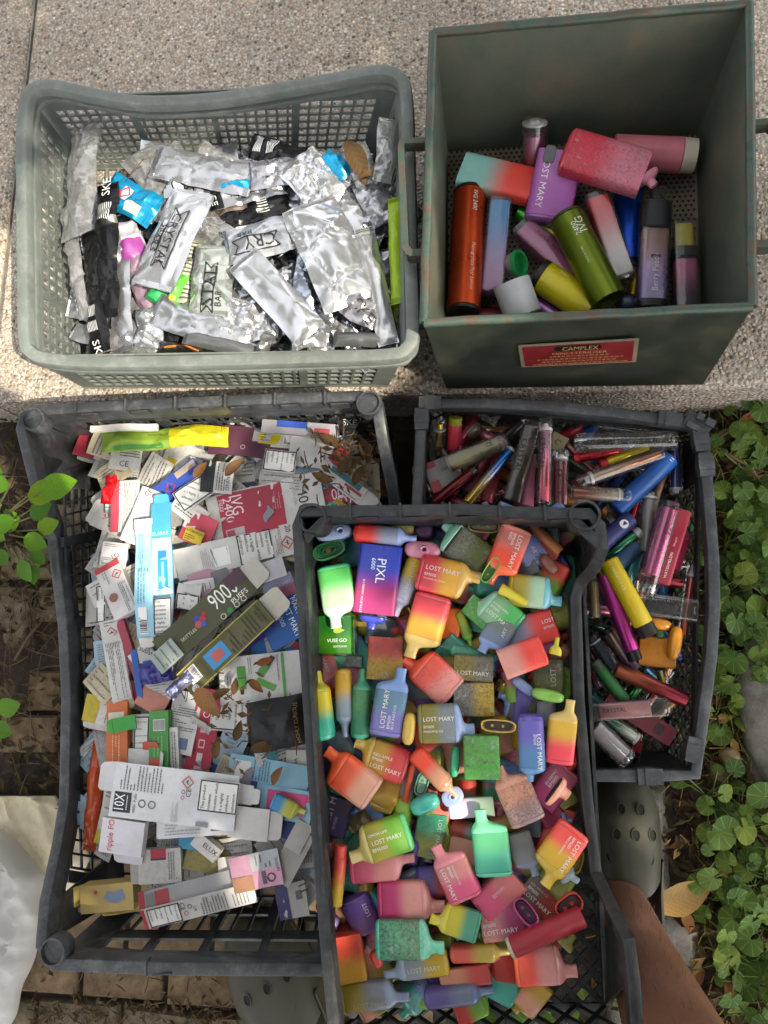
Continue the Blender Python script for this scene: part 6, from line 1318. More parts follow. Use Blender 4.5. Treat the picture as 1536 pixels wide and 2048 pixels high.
K(322, 1730, 88, 66, 3, .034, 'c2beb8', 'crushed white carton with red and navy patches', [('p', .30, .66, .74, 1, 'ac2c3c'), ('p', .30, .66, .68, .74, '2a2c4a'), ('lines', .70, .98, .1, .9, 5, 'y', '66656a')], t=10, dirt=.3, flaps=[(1, 0, 1, 18, 'c4c0ba', 30)])
K(415, 1692, 60, 30, -38, .042, 'c8c5c0', 'little white box end with slanting marks', [('t', 'ELUX', .4, .6, 34, 0, INK)], t=12)
K(395, 1678, 70, 40, -6, .03, '3a94b4', 'turquoise carton scrap beneath the hologram tab')
K(420, 1718, 100, 50, -12, .026, '8a8048', 'mottled olive green carton under the little white box', dirt=.4)
K(462, 1700, 90, 46, 8, .03, 'c0bdb6', 'pale grey crushed carton right of the little white box', [('lines', .1, .9, .1, .9, 5, 'x', '7a7876')], dirt=.35)
# yellow open box
K(222, 1790, 110, 52, 5, .028, 'bea466', 'yellow open box with a blue splash print on top', [('poly', [(.45, .5), (.52, .75), (.66, .7), (.8, .8), (.86, .45), (.7, .3), (.55, .36)], '7a8aa4'), ('ring', .3, .75, 4, 'a84a3c', True)], t=24, flaps=[(1, .25, 1, 40, 'c8b060', 50), (1, 0, .2, 26, '9a8e9c', 15)])
K(246, 1818, 96, 34, 5, .020, 'c0a45e', 'lower yellow face with brown print on the open box', [('lines', .2, .75, .25, .75, 5, 'x', '5c4c28')], tilt=(42, 0), t=2)
K(400, 1778, 250, 44, 14, .036, '9c9a9a', 'long grey carton top with a red end, above the lowest warning', [('p', 0, .05, 0, 1, 'a8303c'), ('p', .14, .26, .1, .9, 'a83a40'), ('p', .06, .13, .15, .85, '7a7878')], tilt=(-8, 0), t=16)
K(398, 1812, 240, 42, 14, .047, 'c8c5c0', 'long white carton side with warning, lowest in the crate', [('p', 0, .03, 0, 1, 'a8303c'), ('warn', .05, .34, .03, .97, -90), ('t', 'CE', .37, .92, 16, -90, INK), ('ring', .385, .35, 5, 'b04048', False), ('ring', .43, .65, 5, INK, False), ('t', 'UK', .47, .6, 12, -90, INK), ('lines', .52, .76, .08, .9, 9, 'y', '5a595c'), ('lines', .80, .95, .1, .9, 5, 'y', '77767a')], tilt=(16, 0), t=2, bend=.0006)
K(472, 1742, 70, 58, 4, .034, 'bcb9b4', 'grey text label beside the holographic carton', [('lines', .1, .9, .1, .9, 7, 'y', '6a686a'), ('t', 'CE', .3, .5, 14, -90, INK)])
K(512, 1742, 105, 70, 12, .052, 'b88a9c', 'holographic pink carton lit by the sun', [('p', .42, 1, .5, 1, '9a9c9e'), ('t', 'WARNING', .92, .95, 40, -85, INK), ('lines', .5, .85, .55, .95, 4, 'y', '5a5a60'), ('p', 0, .42, 0, .42, 'a87c60'), ('ring', .78, .25, 9, '5a2a44', False), ('p', .60, .68, .1, .45, '5a4a54')], metal=.45, rough=.3, tilt=(0, 0))
K(584, 1712, 110, 48, 62, .044, 'a8a49e', 'grey card back lying against the vape crate', t=2.5)
K(598, 1672, 60, 36, 62, .046, 'aeaaa3', 'grey card flap above the grey card back')
K(585, 1800, 62, 68, 10, .03, 'b8b4b0', 'white and deep purple carton by the vape crate', [('p', 0, .42, 0, 1, '3c3468'), ('p', .66, .86, .5, .75, '7a6a70'), ('t', '11', .92, .9, 14, -80, INK)])
K(388, 1072, 42, 26, -22, .034, 'c4aa2e', 'yellow attention sticker left of the crimson panel', [('t', 'ATTENTION', .05, .78, 38, 0, '2c280c'), ('lines', .05, .95, .08, .55, 3, 'x', '4a4414')])
K(398, 1060, 66, 62, -25, .03, 'b44052', 'crimson carton piece under the yellow attention sticker', [('p', .0, .4, .4, 1, 'c8c4c0')])
K(380, 1022, 72, 40, -38, .034, 'c4c2c0', 'grey silver tag near the crimson panel', [('lines', .1, .9, .2, .8, 4, 'x', '3a3a3c')])
K(376, 1195, 50, 52, -8, .04, 'ccc9c4', 'white warning carton, words upside down, left of the olive carton', [('warn', .03, .97, .0, .62, 172, ['addictive', 'a highly', 'which is', 'nicotine'])])
K(425, 1160, 90, 50, 20, .032, 'b88a9c', 'mauve pink carton with a grey patch above the olive carton', [('p', .5, .9, .2, .8, '77727a'), ('p', 0, .3, .2, .5, '4a4a8a')])
K(400, 1180, 60, 40, 10, .036, 'cfccca', 'rounded white tab on the mauve pink carton', [('lines', .5, .9, .1, .8, 5, 'y', '55545a'), ('poly', [(0, 0), (.3, 0), (0, .4)], '9ab04a')])
K(690, 968, 90, 34, -36, .034, 'd0cdc8', 'white tongue with teal and red stripes at the right wall', [('p', .05, .85, .62, .95, '2a7c84'), ('p', .5, .95, .4, .56, 'b0343c'), ('lines', .4, .9, .05, .35, 2, 'x', '55545a')], flaps=[(0, 0, 1, 30, 'd0cdc8', 0)])
K(672, 925, 62, 36, 40, .032, 'c4bcb8', 'red and white tag with an orange square, under the leaves', [('p', .4, 1, 0, 1, 'c0394c'), ('p', .5, .78, .2, .8, 'c4682c')])
K(600, 858, 150, 26, -4, .046, '9a979c', 'white and blue carton edges stacked along the back wall', [('p', .2, .6, .5, 1, '2a4aa0'), ('p', .7, .9, 0, .6, 'a8404c')], t=8)
pouch(188, 1590, 210, 30, 84, .01, mat('b84a22', .22, 0, .1), 'tall orange red plastic film along the left wall', name='wrapper', cat='wrapper', group='wrappers in the large black crate', amp=.6)
# underlying crushed cartons
q = random.Random(21); top = [d for d in VDESC if 150 < d[0] < 740 and 830 < d[1] < 1850][-110:]; used = set()
cols = [('off white', 'c4c1bb'), ('grey', 'a4a2a0'), ('white', 'cfccc8'), ('dull white', 'bcb8b0'), ('pale blue', '98b0c0'), ('cream', 'c4b898')]; kk = 0
for lay, (sx, sy) in enumerate(((66, 52), (84, 66))):
    for gv in range(895, 1800, sy):
        for gu in range(int(232-(gv-895)*.03), 735, sx):
            u, v = gu+q.uniform(-20, 20), gv+q.uniform(-20, 20)
            if (v > 1660 and u < 320) or (v > 1745 and u < 560): continue
            nm, hc = cols[kk % len(cols)]; kk += 1
            for _, lb in sorted((abs(a-u)+abs(b-v), lb) for a, b, lb in top):
                w_ = lb.split()[:9]
                while w_[-1] in CUT or w_[-1] in ('large', 'one', 'lower', 'vape'): w_ = w_[:-1]
                lab = nm+(' carton crushed beneath the ' if lay == 0 else ' torn carton piece by the ')+' '.join(w_)
                if lab not in used: break
            used.add(lab); r_ = q.random()
            pr = [('lines', .08, .92, .12, .88, q.randint(5, 9), 'x', '77767a')] if r_ < .4 else ([('warn', .05, .6, .06, .94, q.choice((-90, 90, 0, 180)))] if r_ < .55 else ([('p', .0, q.uniform(.2, .5), 0, 1, q.choice(['ac3648', 'ac3648', '8a8890', '2c62ac', 'b8a42c', '50506a'])), ('lines', .6, .95, .1, .9, 5, 'y', '77767a')] if r_ < .8 else [('haz', .25, .5, 9), ('lines', .45, .95, .15, .9, 6, 'x', '66656a')]))
            K(u, v, q.uniform(70, 125), q.uniform(34, 60), q.uniform(0, 360), (.002 if lay == 0 else .018)+q.uniform(-.008, .010), hc, lab, pr, tilt=(q.uniform(-14, 14), q.uniform(-14, 14)), dirt=q.choice((.15, .35, .5)), bend=.005, flaps=[(q.randint(0, 3), .05, .95, q.uniform(10, 22), hc, q.uniform(-30, 60))] if q.random() < .5 else ())
# ------------------------------------------------------------------ pouches in the grey green crate
SIL, SIL2, CLR = foil('cdced2', .24), foil('bcbdc2', .30), clear('d6d6d6', .16, .12, .22)
BLK, BLU, LIM = mat('141416', .25, .2), mat('0f86b4', .25, .3), mat('9ab81e', .35)
PK = mat('121316', .6)
def badge(x0, x1, y0, y1):
    nx = (x1-x0)*.12
    return ('l', [(x0, y0, x1, y0), (x0, y1, x1, y1), (x0, y0, x0+nx, (y0+y1)/2), (x0+nx, (y0+y1)/2, x0, y1), (x1, y0, x1-nx, (y0+y1)/2), (x1-nx, (y0+y1)/2, x1, y1)], 2.2, PK)
def PO(*a, **k): return pouch(*a, **k)
PO(165, 355, 250, 72, -90, .115, CLR, 'tall clear pouch leaning in the left back corner', dz=.03, roll=18)
PO(215, 500, 270, 48, -90, .105, BLK, 'long black pouch with white lines, left of the blue one', text=[('SKE', .10, .5, 40, 180, 'e0e0e0')], bands=[('l', [(.16, .2+.08*i, .30, .2+.08*i) for i in range(8)], 2, PRINT('c0c0c0'))], roll=10)
PO(192, 580, 250, 46, -86, .098, BLK, 'second black pouch standing along the left wall', text=[('SKE', .92, .5, 36, 0, 'e0e0e0')], bands=[('l', [(.66, .2+.07*i, .74, .2+.07*i) for i in range(8)]+[(.78, .2+.07*i, .85, .2+.07*i) for i in range(8)], 2, PRINT('b0b0b0'))], roll=14)
PO(242, 610, 190, 52, -88, .09, SIL2, 'smooth silver pouch between the black pouches and the front wall', amp=.4, roll=20)
PO(150, 520, 230, 34, -80, .10, CLR, 'narrow clear strip pouch hugging the left wall', roll=30)
PO(262, 400, 120, 66, -28, .095, BLU, 'crumpled bright blue pouch with a hazard diamond', bands=[('b', .55, .8, .1, .4, mat('c8bea8', .5)), ('b', .36, .5, .35, .75, mat('d0ccc8', .5)), ('l', [(.36, .55, .43, .75), (.43, .75, .5, .55), (.5, .55, .43, .35), (.43, .35, .36, .55)], 3, mat('b83040', .5))])
PO(255, 480, 110, 56, -60, .088, mat('c4c2c6', .4, .4), 'white pouch with a mauve band under the blue one', bands=[('b', .62, .95, .1, .95, mat('8a3a84', .4)), ('b', 0, .25, .1, .9, BLK)])
PO(288, 560, 150, 52, -66, .085, foil('b89aa8', .35, .6), 'pinkish silver pouch behind the printed silver one')
PO(345, 478, 205, 92, 66, .118, SIL, 'large silver pouch with a black badge reading upward', amp=.55, bands=[badge(.18, .78, .30, .64), badge(.32, .60, .66, .80)], text=[('CRYSTAL', .72, .47, 108, 180, '101114'), ('BAR', .55, .73, 36, 180, '101114')], roll=-8)
PO(310, 365, 150, 70, -58, .09, CLR, 'clear pouch corner behind the large printed silver one')
PO(405, 342, 200, 66, -12, .11, SIL2, 'long silver pouch lying along the back wall', amp=.6)
PO(330, 330, 90, 60, 30, .09, CLR, 'open clear pouch mouth near the back left')
PO(385, 385, 110, 48, -8, .094, SIL2, 'dull silver pouch with part of a badge under the long one', text=[('CRY', .2, .5, 50, 0, '101114'), ('BAR', .5, .2, 28, 0, '101114')])
PO(495, 382, 150, 46, 14, .10, foil('9c9ea6', .3), 'grey foil pouch with upside down badge in the middle', text=[('CRYSTAL', .86, .45, 92, 180, '101114'), ('CE', .08, .5, 18, -90, 'e8e8e8')], bands=[('b', 0, .18, 0, 1, BLK)])
PO(480, 430, 190, 52, 20, .09, BLK, 'black pouch showing between the silver ones in the middle', bands=[('b', .2, .6, .55, .95, foil('c0a898', .3)), ('l', [(.7, .2+.09*i, .8, .2+.09*i) for i in range(7)], 2, PRINT('b0b0b0'))])
PO(556, 304, 110, 44, -8, .10, BLK, 'black pouch with curved white lines against the back wall', bands=[('l', [(.08+.03*i, .3, .14+.03*i, .9) for i in range(5)]+[(.32+.03*i, .3, .38+.03*i, .9) for i in range(5)], 2, PRINT('c8c8c8'))])
PO(548, 345, 100, 60, 8, .11, foil('b0b0b8', .3), 'grey foil pouch with a small black diamond near the back', bands=[('l', [(.78, .4, .86, .6), (.86, .6, .94, .4), (.94, .4, .86, .2), (.86, .2, .78, .4)], 5, PK)])
PO(430, 320, 90, 44, -30, .10, CLR, 'crumpled clear film above the long back pouch')
PO(618, 348, 86, 80, 40, .118, SIL, 'tightly scrunched silver ball of foil near the back', amp=1.7)
PO(672, 330, 70, 34, -35, .12, BLU, 'bright blue pouch scrap near the brown leaf')
PO(470, 372, 60, 22, 10, .108, BLU, 'thin strip of bright blue pouch in the middle')
PO(722, 330, 90, 46, -70, .12, CLR, 'clear film folded behind the brown leaf')
PO(770, 300, 130, 36, 84, .13, CLR, 'clear pouch standing in the right back corner', roll=20)
PO(750, 400, 110, 56, -60, .11, SIL2, 'silver pouch below the clear corner pouch')
PO(690, 430, 130, 80, -40, .10, SIL, 'broad silver pouch under the scrunched foil ball')
PO(525, 478, 148, 76, 14, .115, SIL2, 'matt silver pouch with a badge upside down, middle', amp=.6, bands=[badge(.12, .72, .18, .52)], text=[('CRY', .68, .36, 60, 180, '101114'), ('BAR', .4, .62, 30, 180, '101114')])
PO(430, 470, 80, 70, -40, .098, CLR, 'clear torn pouch left of the matt badge pouch')
PO(425, 560, 140, 82, 82, .112, foil('c2c6bc', .3), 'greenish silver pouch with a badge reading upward', amp=.6, bands=[badge(.02, .72, .38, .66)], text=[('STAL', .1, .52, 78, 0, '101114'), ('BAR', .1, .26, 30, 0, '101114')])
PO(380, 540, 130, 34, 80, .095, mat('b8bca8', .45, .1), 'pale strip of small print beside the greenish badge pouch', bands=[('l', [(.05+.06*i, .15, .05+.06*i, .85) for i in range(15)], 3, mat('5a5c58', .6))])
PO(645, 400, 110, 70, 60, .115, SIL, 'silver pouch neck pinched above the big bright pouch', amp=1.3)
PO(660, 505, 230, 110, -66, .125, SIL, 'big bright silver pouch with creased gold reflections', amp=.9, puff=1.6, roll=-6)
PO(612, 540, 200, 40, -90, .11, foil('aab4c4', .2), 'bluish silver pouch edge left of the big bright one', roll=-24)
PO(552, 592, 215, 70, -48, .128, SIL, 'long flat silver pouch glaring in the sun', amp=.35, puff=1.2)
PO(500, 640, 110, 90, 10, .10, SIL, 'silver pouch under the long glaring one', amp=1.2)
PO(460, 640, 90, 60, 70, .105, foil('d8d8d8', .2), 'ridged silver pouch end near the front', amp=1.5)
PO(395, 650, 190, 62, -22, .11, SIL2, 'silver pouch sloping down at the front left', amp=.6, puff=1.3)
PO(300, 655, 80, 54, 85, .10, SIL, 'small bright pouch between the black ones and the front', amp=1.2)
PO(325, 580, 60, 36, 50, .10, mat('2c9a54', .3), 'translucent green pouch scrap below the large printed one')
PO(352, 578, 66, 22, 60, .108, mat('5aaa3a', .35), 'lime green flap with dark print', bands=[('b', 0, .3, .1, .9, mat('a8b81e', .4))])
PO(318, 566, 44, 28, -20, .108, mat('b83420', .4), 'small red tab below the large printed silver pouch')
PO(752, 570, 250, 40, -78, .12, foil('cacaca', .3), 'long slender silver pouch with tear notches at the right', amp=.4, bands=[('l', [(.02+.02*i, .1, .02+.02*i, .9) for i in range(4)], 2, mat('8a8c80', .5))])
PO(735, 610, 120, 60, -62, .105, BLK, 'black pouch peeping between the slender silver and the big one', bands=[('l', [(.3, .2+.08*i, .42, .2+.08*i) for i in range(8)], 2, PRINT('c0c0c0'))], text=[('SKE', .62, .5, 30, 0, 'd8d8d8')])
PO(715, 610, 110, 56, -30, .118, foil('b0acb0', .3), 'mauve silver pouch with scribbled black lettering', text=[('SKE', .5, .5, 50, -20, '2a2a2e')])
PO(793, 500, 220, 30, -88, .122, LIM, 'flat lime green pouch standing by the right wall', amp=.25, roll=16)
PO(793, 618, 44, 34, 60, .10, LIM, 'small lime green corner below the flat lime pouch', amp=.4)
PO(728, 680, 120, 30, -2, .115, mat('6a6c6c', .35, .5), 'flat dark grey pouch along the front wall', amp=.2)
PO(440, 690, 150, 30, -14, .112, mat('6e7070', .35, .5), 'flat grey pouch tucked under the front left rim', amp=.2)
PO(620, 680, 80, 46, 10, .10, SIL, 'crumpled foil at the front in the middle', amp=1.4)
PO(530, 690, 50, 30, 70, .112, foil('9a9a98', .4), 'small grey foil corner by the front rim')
PO(370, 700, 110, 22, -4, .098, mat('1c1a18', .3), 'black pouch edge with orange scrolls under the front rim', bands=[('l', [(.2, .3, .5, .7), (.5, .7, .8, .3)], 3, mat('b0641c', .4))])
q = random.Random(9); top = [d for d in VDESC if 100 < d[0] < 810 and 250 < d[1] < 715][-52:]; used = set()
pts_ = [(u+q.uniform(-22, 22), v+q.uniform(-18, 18), lay) for lay in (0, 1) for v in range(345+lay*20, 700, 52) for u in range(205+lay*25, 790, 62)]
for (u, v, lay) in pts_:
    if v < 380 and u < 260: continue
    kd = q.choice(['silver', 'silver', 'dull grey', 'clear', 'black', 'dull grey'])
    for _, lb in sorted((abs(a-u)+abs(b-v), lb) for a, b, lb in top):
        w_ = lb.split()[:8]
        while w_[-1] in CUT or w_[-1] in ('small', 'between', 'long', 'back', 'front'): w_ = w_[:-1]
        lab = ('crumpled ' if lay == 0 else 'small torn ')+kd+(' pouch deep under the ' if lay == 0 else ' pouch piece by the ')+' '.join(w_)
        if lab not in used: break
    used.add(lab)
    PO(u, v, q.uniform(70, 125), q.uniform(36, 58), q.uniform(0, 180), (.058 if lay == 0 else .082)+q.uniform(-.010, .010), {'silver': SIL, 'dull grey': SIL2, 'black': BLK, 'clear': CLR}[kd], lab, roll=q.uniform(-22, 22), dz=q.uniform(-.02, .02), amp=q.choice((.4, .7, 1.1)), puff=.6)
# ------------------------------------------------------------------ plants
def leafmat(name, c1, c2, trans=.25, rough=.4, vein=None):
    m, nt, b = _new(name); n = _noise(nt, 60, 4)
    tc = nt.nodes.new('ShaderNodeTexCoord')
    r = _ramp(nt, n.outputs[0], [(.3, hx(c1)), (.7, hx(c2))])
    oi = nt.nodes.new('ShaderNodeObjectInfo'); rr = _ramp(nt, oi.outputs['Random'], [(0, (.55, .66, .55, 1)), (.55, (1.05, 1.05, .95, 1)), (.85, (1.45, 1.25, .9, 1)), (1, (1.9, 1.25, .8, 1))])
    col = _mix(nt, 1.0, r.outputs[0], rr.outputs[0], 'MULTIPLY')
    if vein:
        sp = nt.nodes.new('ShaderNodeSeparateXYZ'); nt.links.new(tc.outputs['Object'], sp.inputs[0])
        def M(op, a, b_=None):
            n_ = nt.nodes.new('ShaderNodeMath'); n_.operation = op
            for i_, x_ in enumerate((a, b_)):
                if x_ is None: continue
                if isinstance(x_, (int, float)): n_.inputs[i_].default_value = x_
                else: nt.links.new(x_, n_.inputs[i_])
            return n_.outputs[0]
        if vein == 'radial': f = M('SINE', M('MULTIPLY', M('ARCTAN2', sp.outputs[1], M('SUBTRACT', sp.outputs[0], -.1)), 9.0))
        else: f = M('SINE', M('MULTIPLY', M('SUBTRACT', sp.outputs[0], M('MULTIPLY', M('ABSOLUTE', sp.outputs[1]), 1.1)), 50.0 if name != 'tan_leaf' else 75.0))
        rv = _ramp(nt, f, [(.86, K4), (.99, ((.42 if vein == 'radial' else .14),)*3+(1,))]); col = _mix(nt, rv.outputs[0], col, tuple(min(1, x*2.1) for x in hx(c2)[:3])+(1,))
        nb = _noise(nt, 4.5, 4); rb = _ramp(nt, nb.outputs[0], [(.66, K4), (.74, (.8,)*3+(1,))]); col = _mix(nt, rb.outputs[0], col, (.16, .12, .05, 1))
    nt.links.new(col, b.inputs['Base Color']); b.inputs['Roughness'].default_value = rough; b.inputs['Specular IOR Level'].default_value = .25
    _bump(nt, b, n.outputs[0], .3, .001)
    tr = nt.nodes.new('ShaderNodeBsdfTranslucent'); nt.links.new(col, tr.inputs[0]); mx = nt.nodes.new('ShaderNodeMixShader'); mx.inputs[0].default_value = trans
    nt.links.new(b.outputs[0], mx.inputs[1]); nt.links.new(tr.outputs[0], mx.inputs[2]); nt.links.new(mx.outputs[0], nt.nodes['Material Output'].inputs[0])
    return m
VIO = leafmat('violet_leaf', '33461a', '5e7a32', .2, .6, 'radial'); SHR = leafmat('shrub_leaf', '40660f', '5f881e', .3, .4, 'pinnate'); DRY = leafmat('dry_leaf', '4a3424', '7c5a3a', .1, .7, 'pinnate'); TAN = leafmat('tan_leaf', 'a07444', 'bf9058', .1, .6, 'pinnate')
def kidney(seed):
    q = random.Random(seed); mb = MB(); n = 28; mb.v.append((.0, 0, .0))
    for ring, s in ((0, .5), (1, 1.0)):
        for i in range(n):
            t = math.pi*(.10+1.80*i/(n-1)); rr = s*(1-.18*abs(math.cos(t/2))**3)*(1+(.03 if i % 2 else -.015)*(ring))
            rr *= 1+.025*q.uniform(-1, 1)*ring
            x = -math.cos(t)*rr*.95+.12*s; y = math.sin(t)*rr*(1.0)
            z = (.10*s*s-.12*s**3+.05*math.sin(3*t+q.random())*s+.02*q.uniform(-1, 1)*ring-.04*math.cos(2*t)*s)
            mb.v.append((x, y, z))
    for i in range(n-1):
        mb.f.append((0, 1+i+1, 1+i)); mb.f.append((1+i, 1+i+1, 1+n+i+1, 1+n+i))
    return mb.mesh('leaf', None)
def oval(seed, wr=.42, cup=.15):
    q = random.Random(seed); mb = MB(); n = 9
    for i in range(n):
        t = i/(n-1); w = wr*math.sin(math.pi*t**.85)**.8 if 0 < t < 1 else 0.01
        b = q.uniform(-.02, .02)
        for s in (-1, -.5, 0, .5, 1): mb.v.append((t, s*w, cup*(abs(s)**1.5)*w+.12*math.sin(t*2.6)*cup-.2*cup*t*t+b*abs(s)))
    for i in range(n-1):
        for j in range(4): a = i*5+j; mb.f.append((a, a+1, a+6, a+5))
    return mb.mesh('leaf', 60)
def withm(me, m): me.materials.clear(); me.materials.append(m); me.polygons.foreach_set('use_smooth', [True]*len(me.polygons)); return me
KID = [withm(kidney(i), VIO) for i in range(6)]; OV = [withm(oval(i, .36), SHR) for i in range(3)]
STEM = mat('5a6a34', .6); TWIG = mat('5c4630', .8, 0, .4)
def add_leaf(me, parent, loc, yaw, pitch, roll, s, nm='leaf'):
    o = bpy.data.objects.new(nm, me); C.objects.link(o); o.parent = parent
    o.location = loc; o.rotation_euler = (roll, pitch, yaw); o.scale = (s, s, s); return o
vio = [(1440, 775, 5, 'beside the kerb'), (1500, 790, 6, ''), (1480, 850, 7, ''), (1520, 900, 5, ''), (1445, 925, 6, ''), (1500, 960, 6, ''), (1535, 1010, 6, ''), (1460, 1010, 6, ''), (1500, 1060, 8, ''), (1445, 1090, 6, ''), (1530, 1110, 6, ''), (1490, 1150, 7, ''), (1450, 1190, 7, ''), (1530, 1200, 7, ''), (1500, 1240, 7, ''), (1455, 1270, 6, ''), (1440, 1350, 7, ''), (1490, 1300, 5, ''), (1430, 1420, 6, ''), (1450, 1470, 5, ''), (1410, 1590, 6, ''), (1390, 1630, 5, ''), (1480, 1640, 6, ''), (1450, 1680, 6, ''), (1520, 1690, 5, ''), (1470, 1730, 6, ''), (1530, 1760, 6, ''), (1400, 1720, 5, ''), (1440, 1790, 5, ''), (1490, 1830, 6, ''), (1470, 1880, 6, ''), (1530, 1900, 6, ''), (1410, 1890, 5, ''), (1500, 1960, 6, ''), (1440, 1940, 5, ''), (1530, 2020, 6, ''), (1480, 2040, 5, ''), (1590, 900, 6, ''), (1600, 1100, 6, ''), (1600, 1300, 6, ''), (1600, 1600, 6, ''), (1600, 1850, 6, ''), (1060, 2035, 7, ''), (1010, 1960, 5, ''), (1150, 2020, 6, '')]
names_y = ['level with the box', 'level with the upper net wall', 'level with the yellow stick', 'level with the cracked orange body', 'level with the lowest crosswise stick', 'below the net crate', 'beside the fallen tan leaf', 'near the bottom right corner']
q = random.Random(4)
seen_l = {}
for k, (u, v, n, extra) in enumerate(vio):
    if k in (19, 21, 27, 32, 34): continue
    p = P(u, v, ZS); p.z = soilz(p.x, p.y)
    sz = 'large' if n >= 7 else ('bushy' if n == 6 else 'small')
    if u == 1600: sz = 'outermost'
    marks = [(770, 'the kerb'), (850, 'the corner latch'), (920, 'the royal blue stick'), (1000, 'the white stopper tubes'), (1060, 'the flat red stick'), (1110, 'the pink red stick'), (1150, 'the yellow stick'), (1200, 'the broad clear stick'), (1250, 'the orange cap'), (1300, 'the copper stick end'), (1350, 'the big grey rock'), (1420, 'the lowest clear stick'), (1470, 'the round tan stone'), (1590, 'the net crate front'), (1640, 'the clog toe'), (1690, 'the clog middle'), (1740, 'the tan fallen leaf'), (1790, 'the ankle'), (1840, 'the clog heel'), (1890, 'the lower shin'), (1940, 'the shin'), (1990, 'the calf'), (2030, 'the bottom edge')]
    mk = min(marks, key=lambda m_: abs(m_[0]-v))[1]; col_ = 'close to the crates' if u < 1455 else ('midway' if u < 1505 else 'far right')
    lb = (sz+' violet plant with round leaves, '+col_+', level with '+mk) if u > 1300 else {1060: 'violet plant under the vape crate, middle of its front net', 1010: 'violet plant under the vape crate floor, left of the others', 1150: 'violet plant under the vape crate, nearest the bare leg'}[u]
    t = thing('violet_plant', lb, 'plant', p, 'violet plants on the ground')
    st = MB(); base = q.uniform(0, 6)
    n += 3
    for i in range(n):
        a = base+i*2.4+q.uniform(-.4, .4); d = q.uniform(.010, .058); h = q.uniform(.008, .05); s = q.choice((q.uniform(.006, .011), q.uniform(.010, .017), q.uniform(.014, .020)))
        e = Vector((d*math.cos(a), d*math.sin(a), h))
        st.limb([(0, 0, -.004), (e.x*.4, e.y*.4, h*.65), e], [.0011, .0009, .0007], 5)
        add_leaf(q.choice(KID), t, e, a+q.uniform(-.5, .5), q.uniform(-.25, .6), q.uniform(-.5, .5), s)
    part('stems', st, STEM, t)
for k, (u, v, z, lab) in enumerate(((60, 1010, .02, 'bright green broad leaved shrub beside the large black crate'), (8, 1430, .0, 'small bright green sprig at the left edge of the photo'))):
    p = P(u, v+70 if k == 0 else v+20, ZS); t = thing('shrub', lab, 'shrub', p); st = MB()
    spots = [(20, 970, .17, 40, 175), (78, 985, .175, 62, 20), (55, 992, .16, 60, 10), (30, 1040, .12, 46, 200), (60, 1035, .13, 44, 30), (95, 1000, .12, 34, 60), (10, 1080, .1, 40, 150), (48, 1075, .1, 44, 340), (75, 1060, .1, 40, 20), (20, 1110, .08, 38, 190), (40, 1120, .07, 40, 300), (2, 1010, .14, 44, 160), (-10, 1050, .12, 44, 180), (62, 1100, .06, 34, 320), (-5, 1140, .07, 36, 200), (30, 1060, .06, 40, 120), (5, 955, .16, 40, 150), (70, 1130, .05, 34, 280)] if k == 0 else [(-5, 1420, .05, 46, 15), (-12, 1450, .04, 40, 340), (-30, 1400, .05, 44, 60), (-20, 1440, .03, 36, 200)]
    for (lu, lv, lz, ls, ang) in spots:
        w_ = P(lu, lv, lz)-p; mpp = MPP(lu, lv, lz); st.limb([(0, 0, 0), (w_.x*.5, w_.y*.5, w_.z*.7), w_], [.0022, .0016, .001], 5)
        add_leaf(q.choice(OV), t, w_, R(ang), q.uniform(-.25, .15), q.uniform(-.3, .3), ls*1.2*mpp)
    part('stems', st, mat('5c5a34', .7), t)
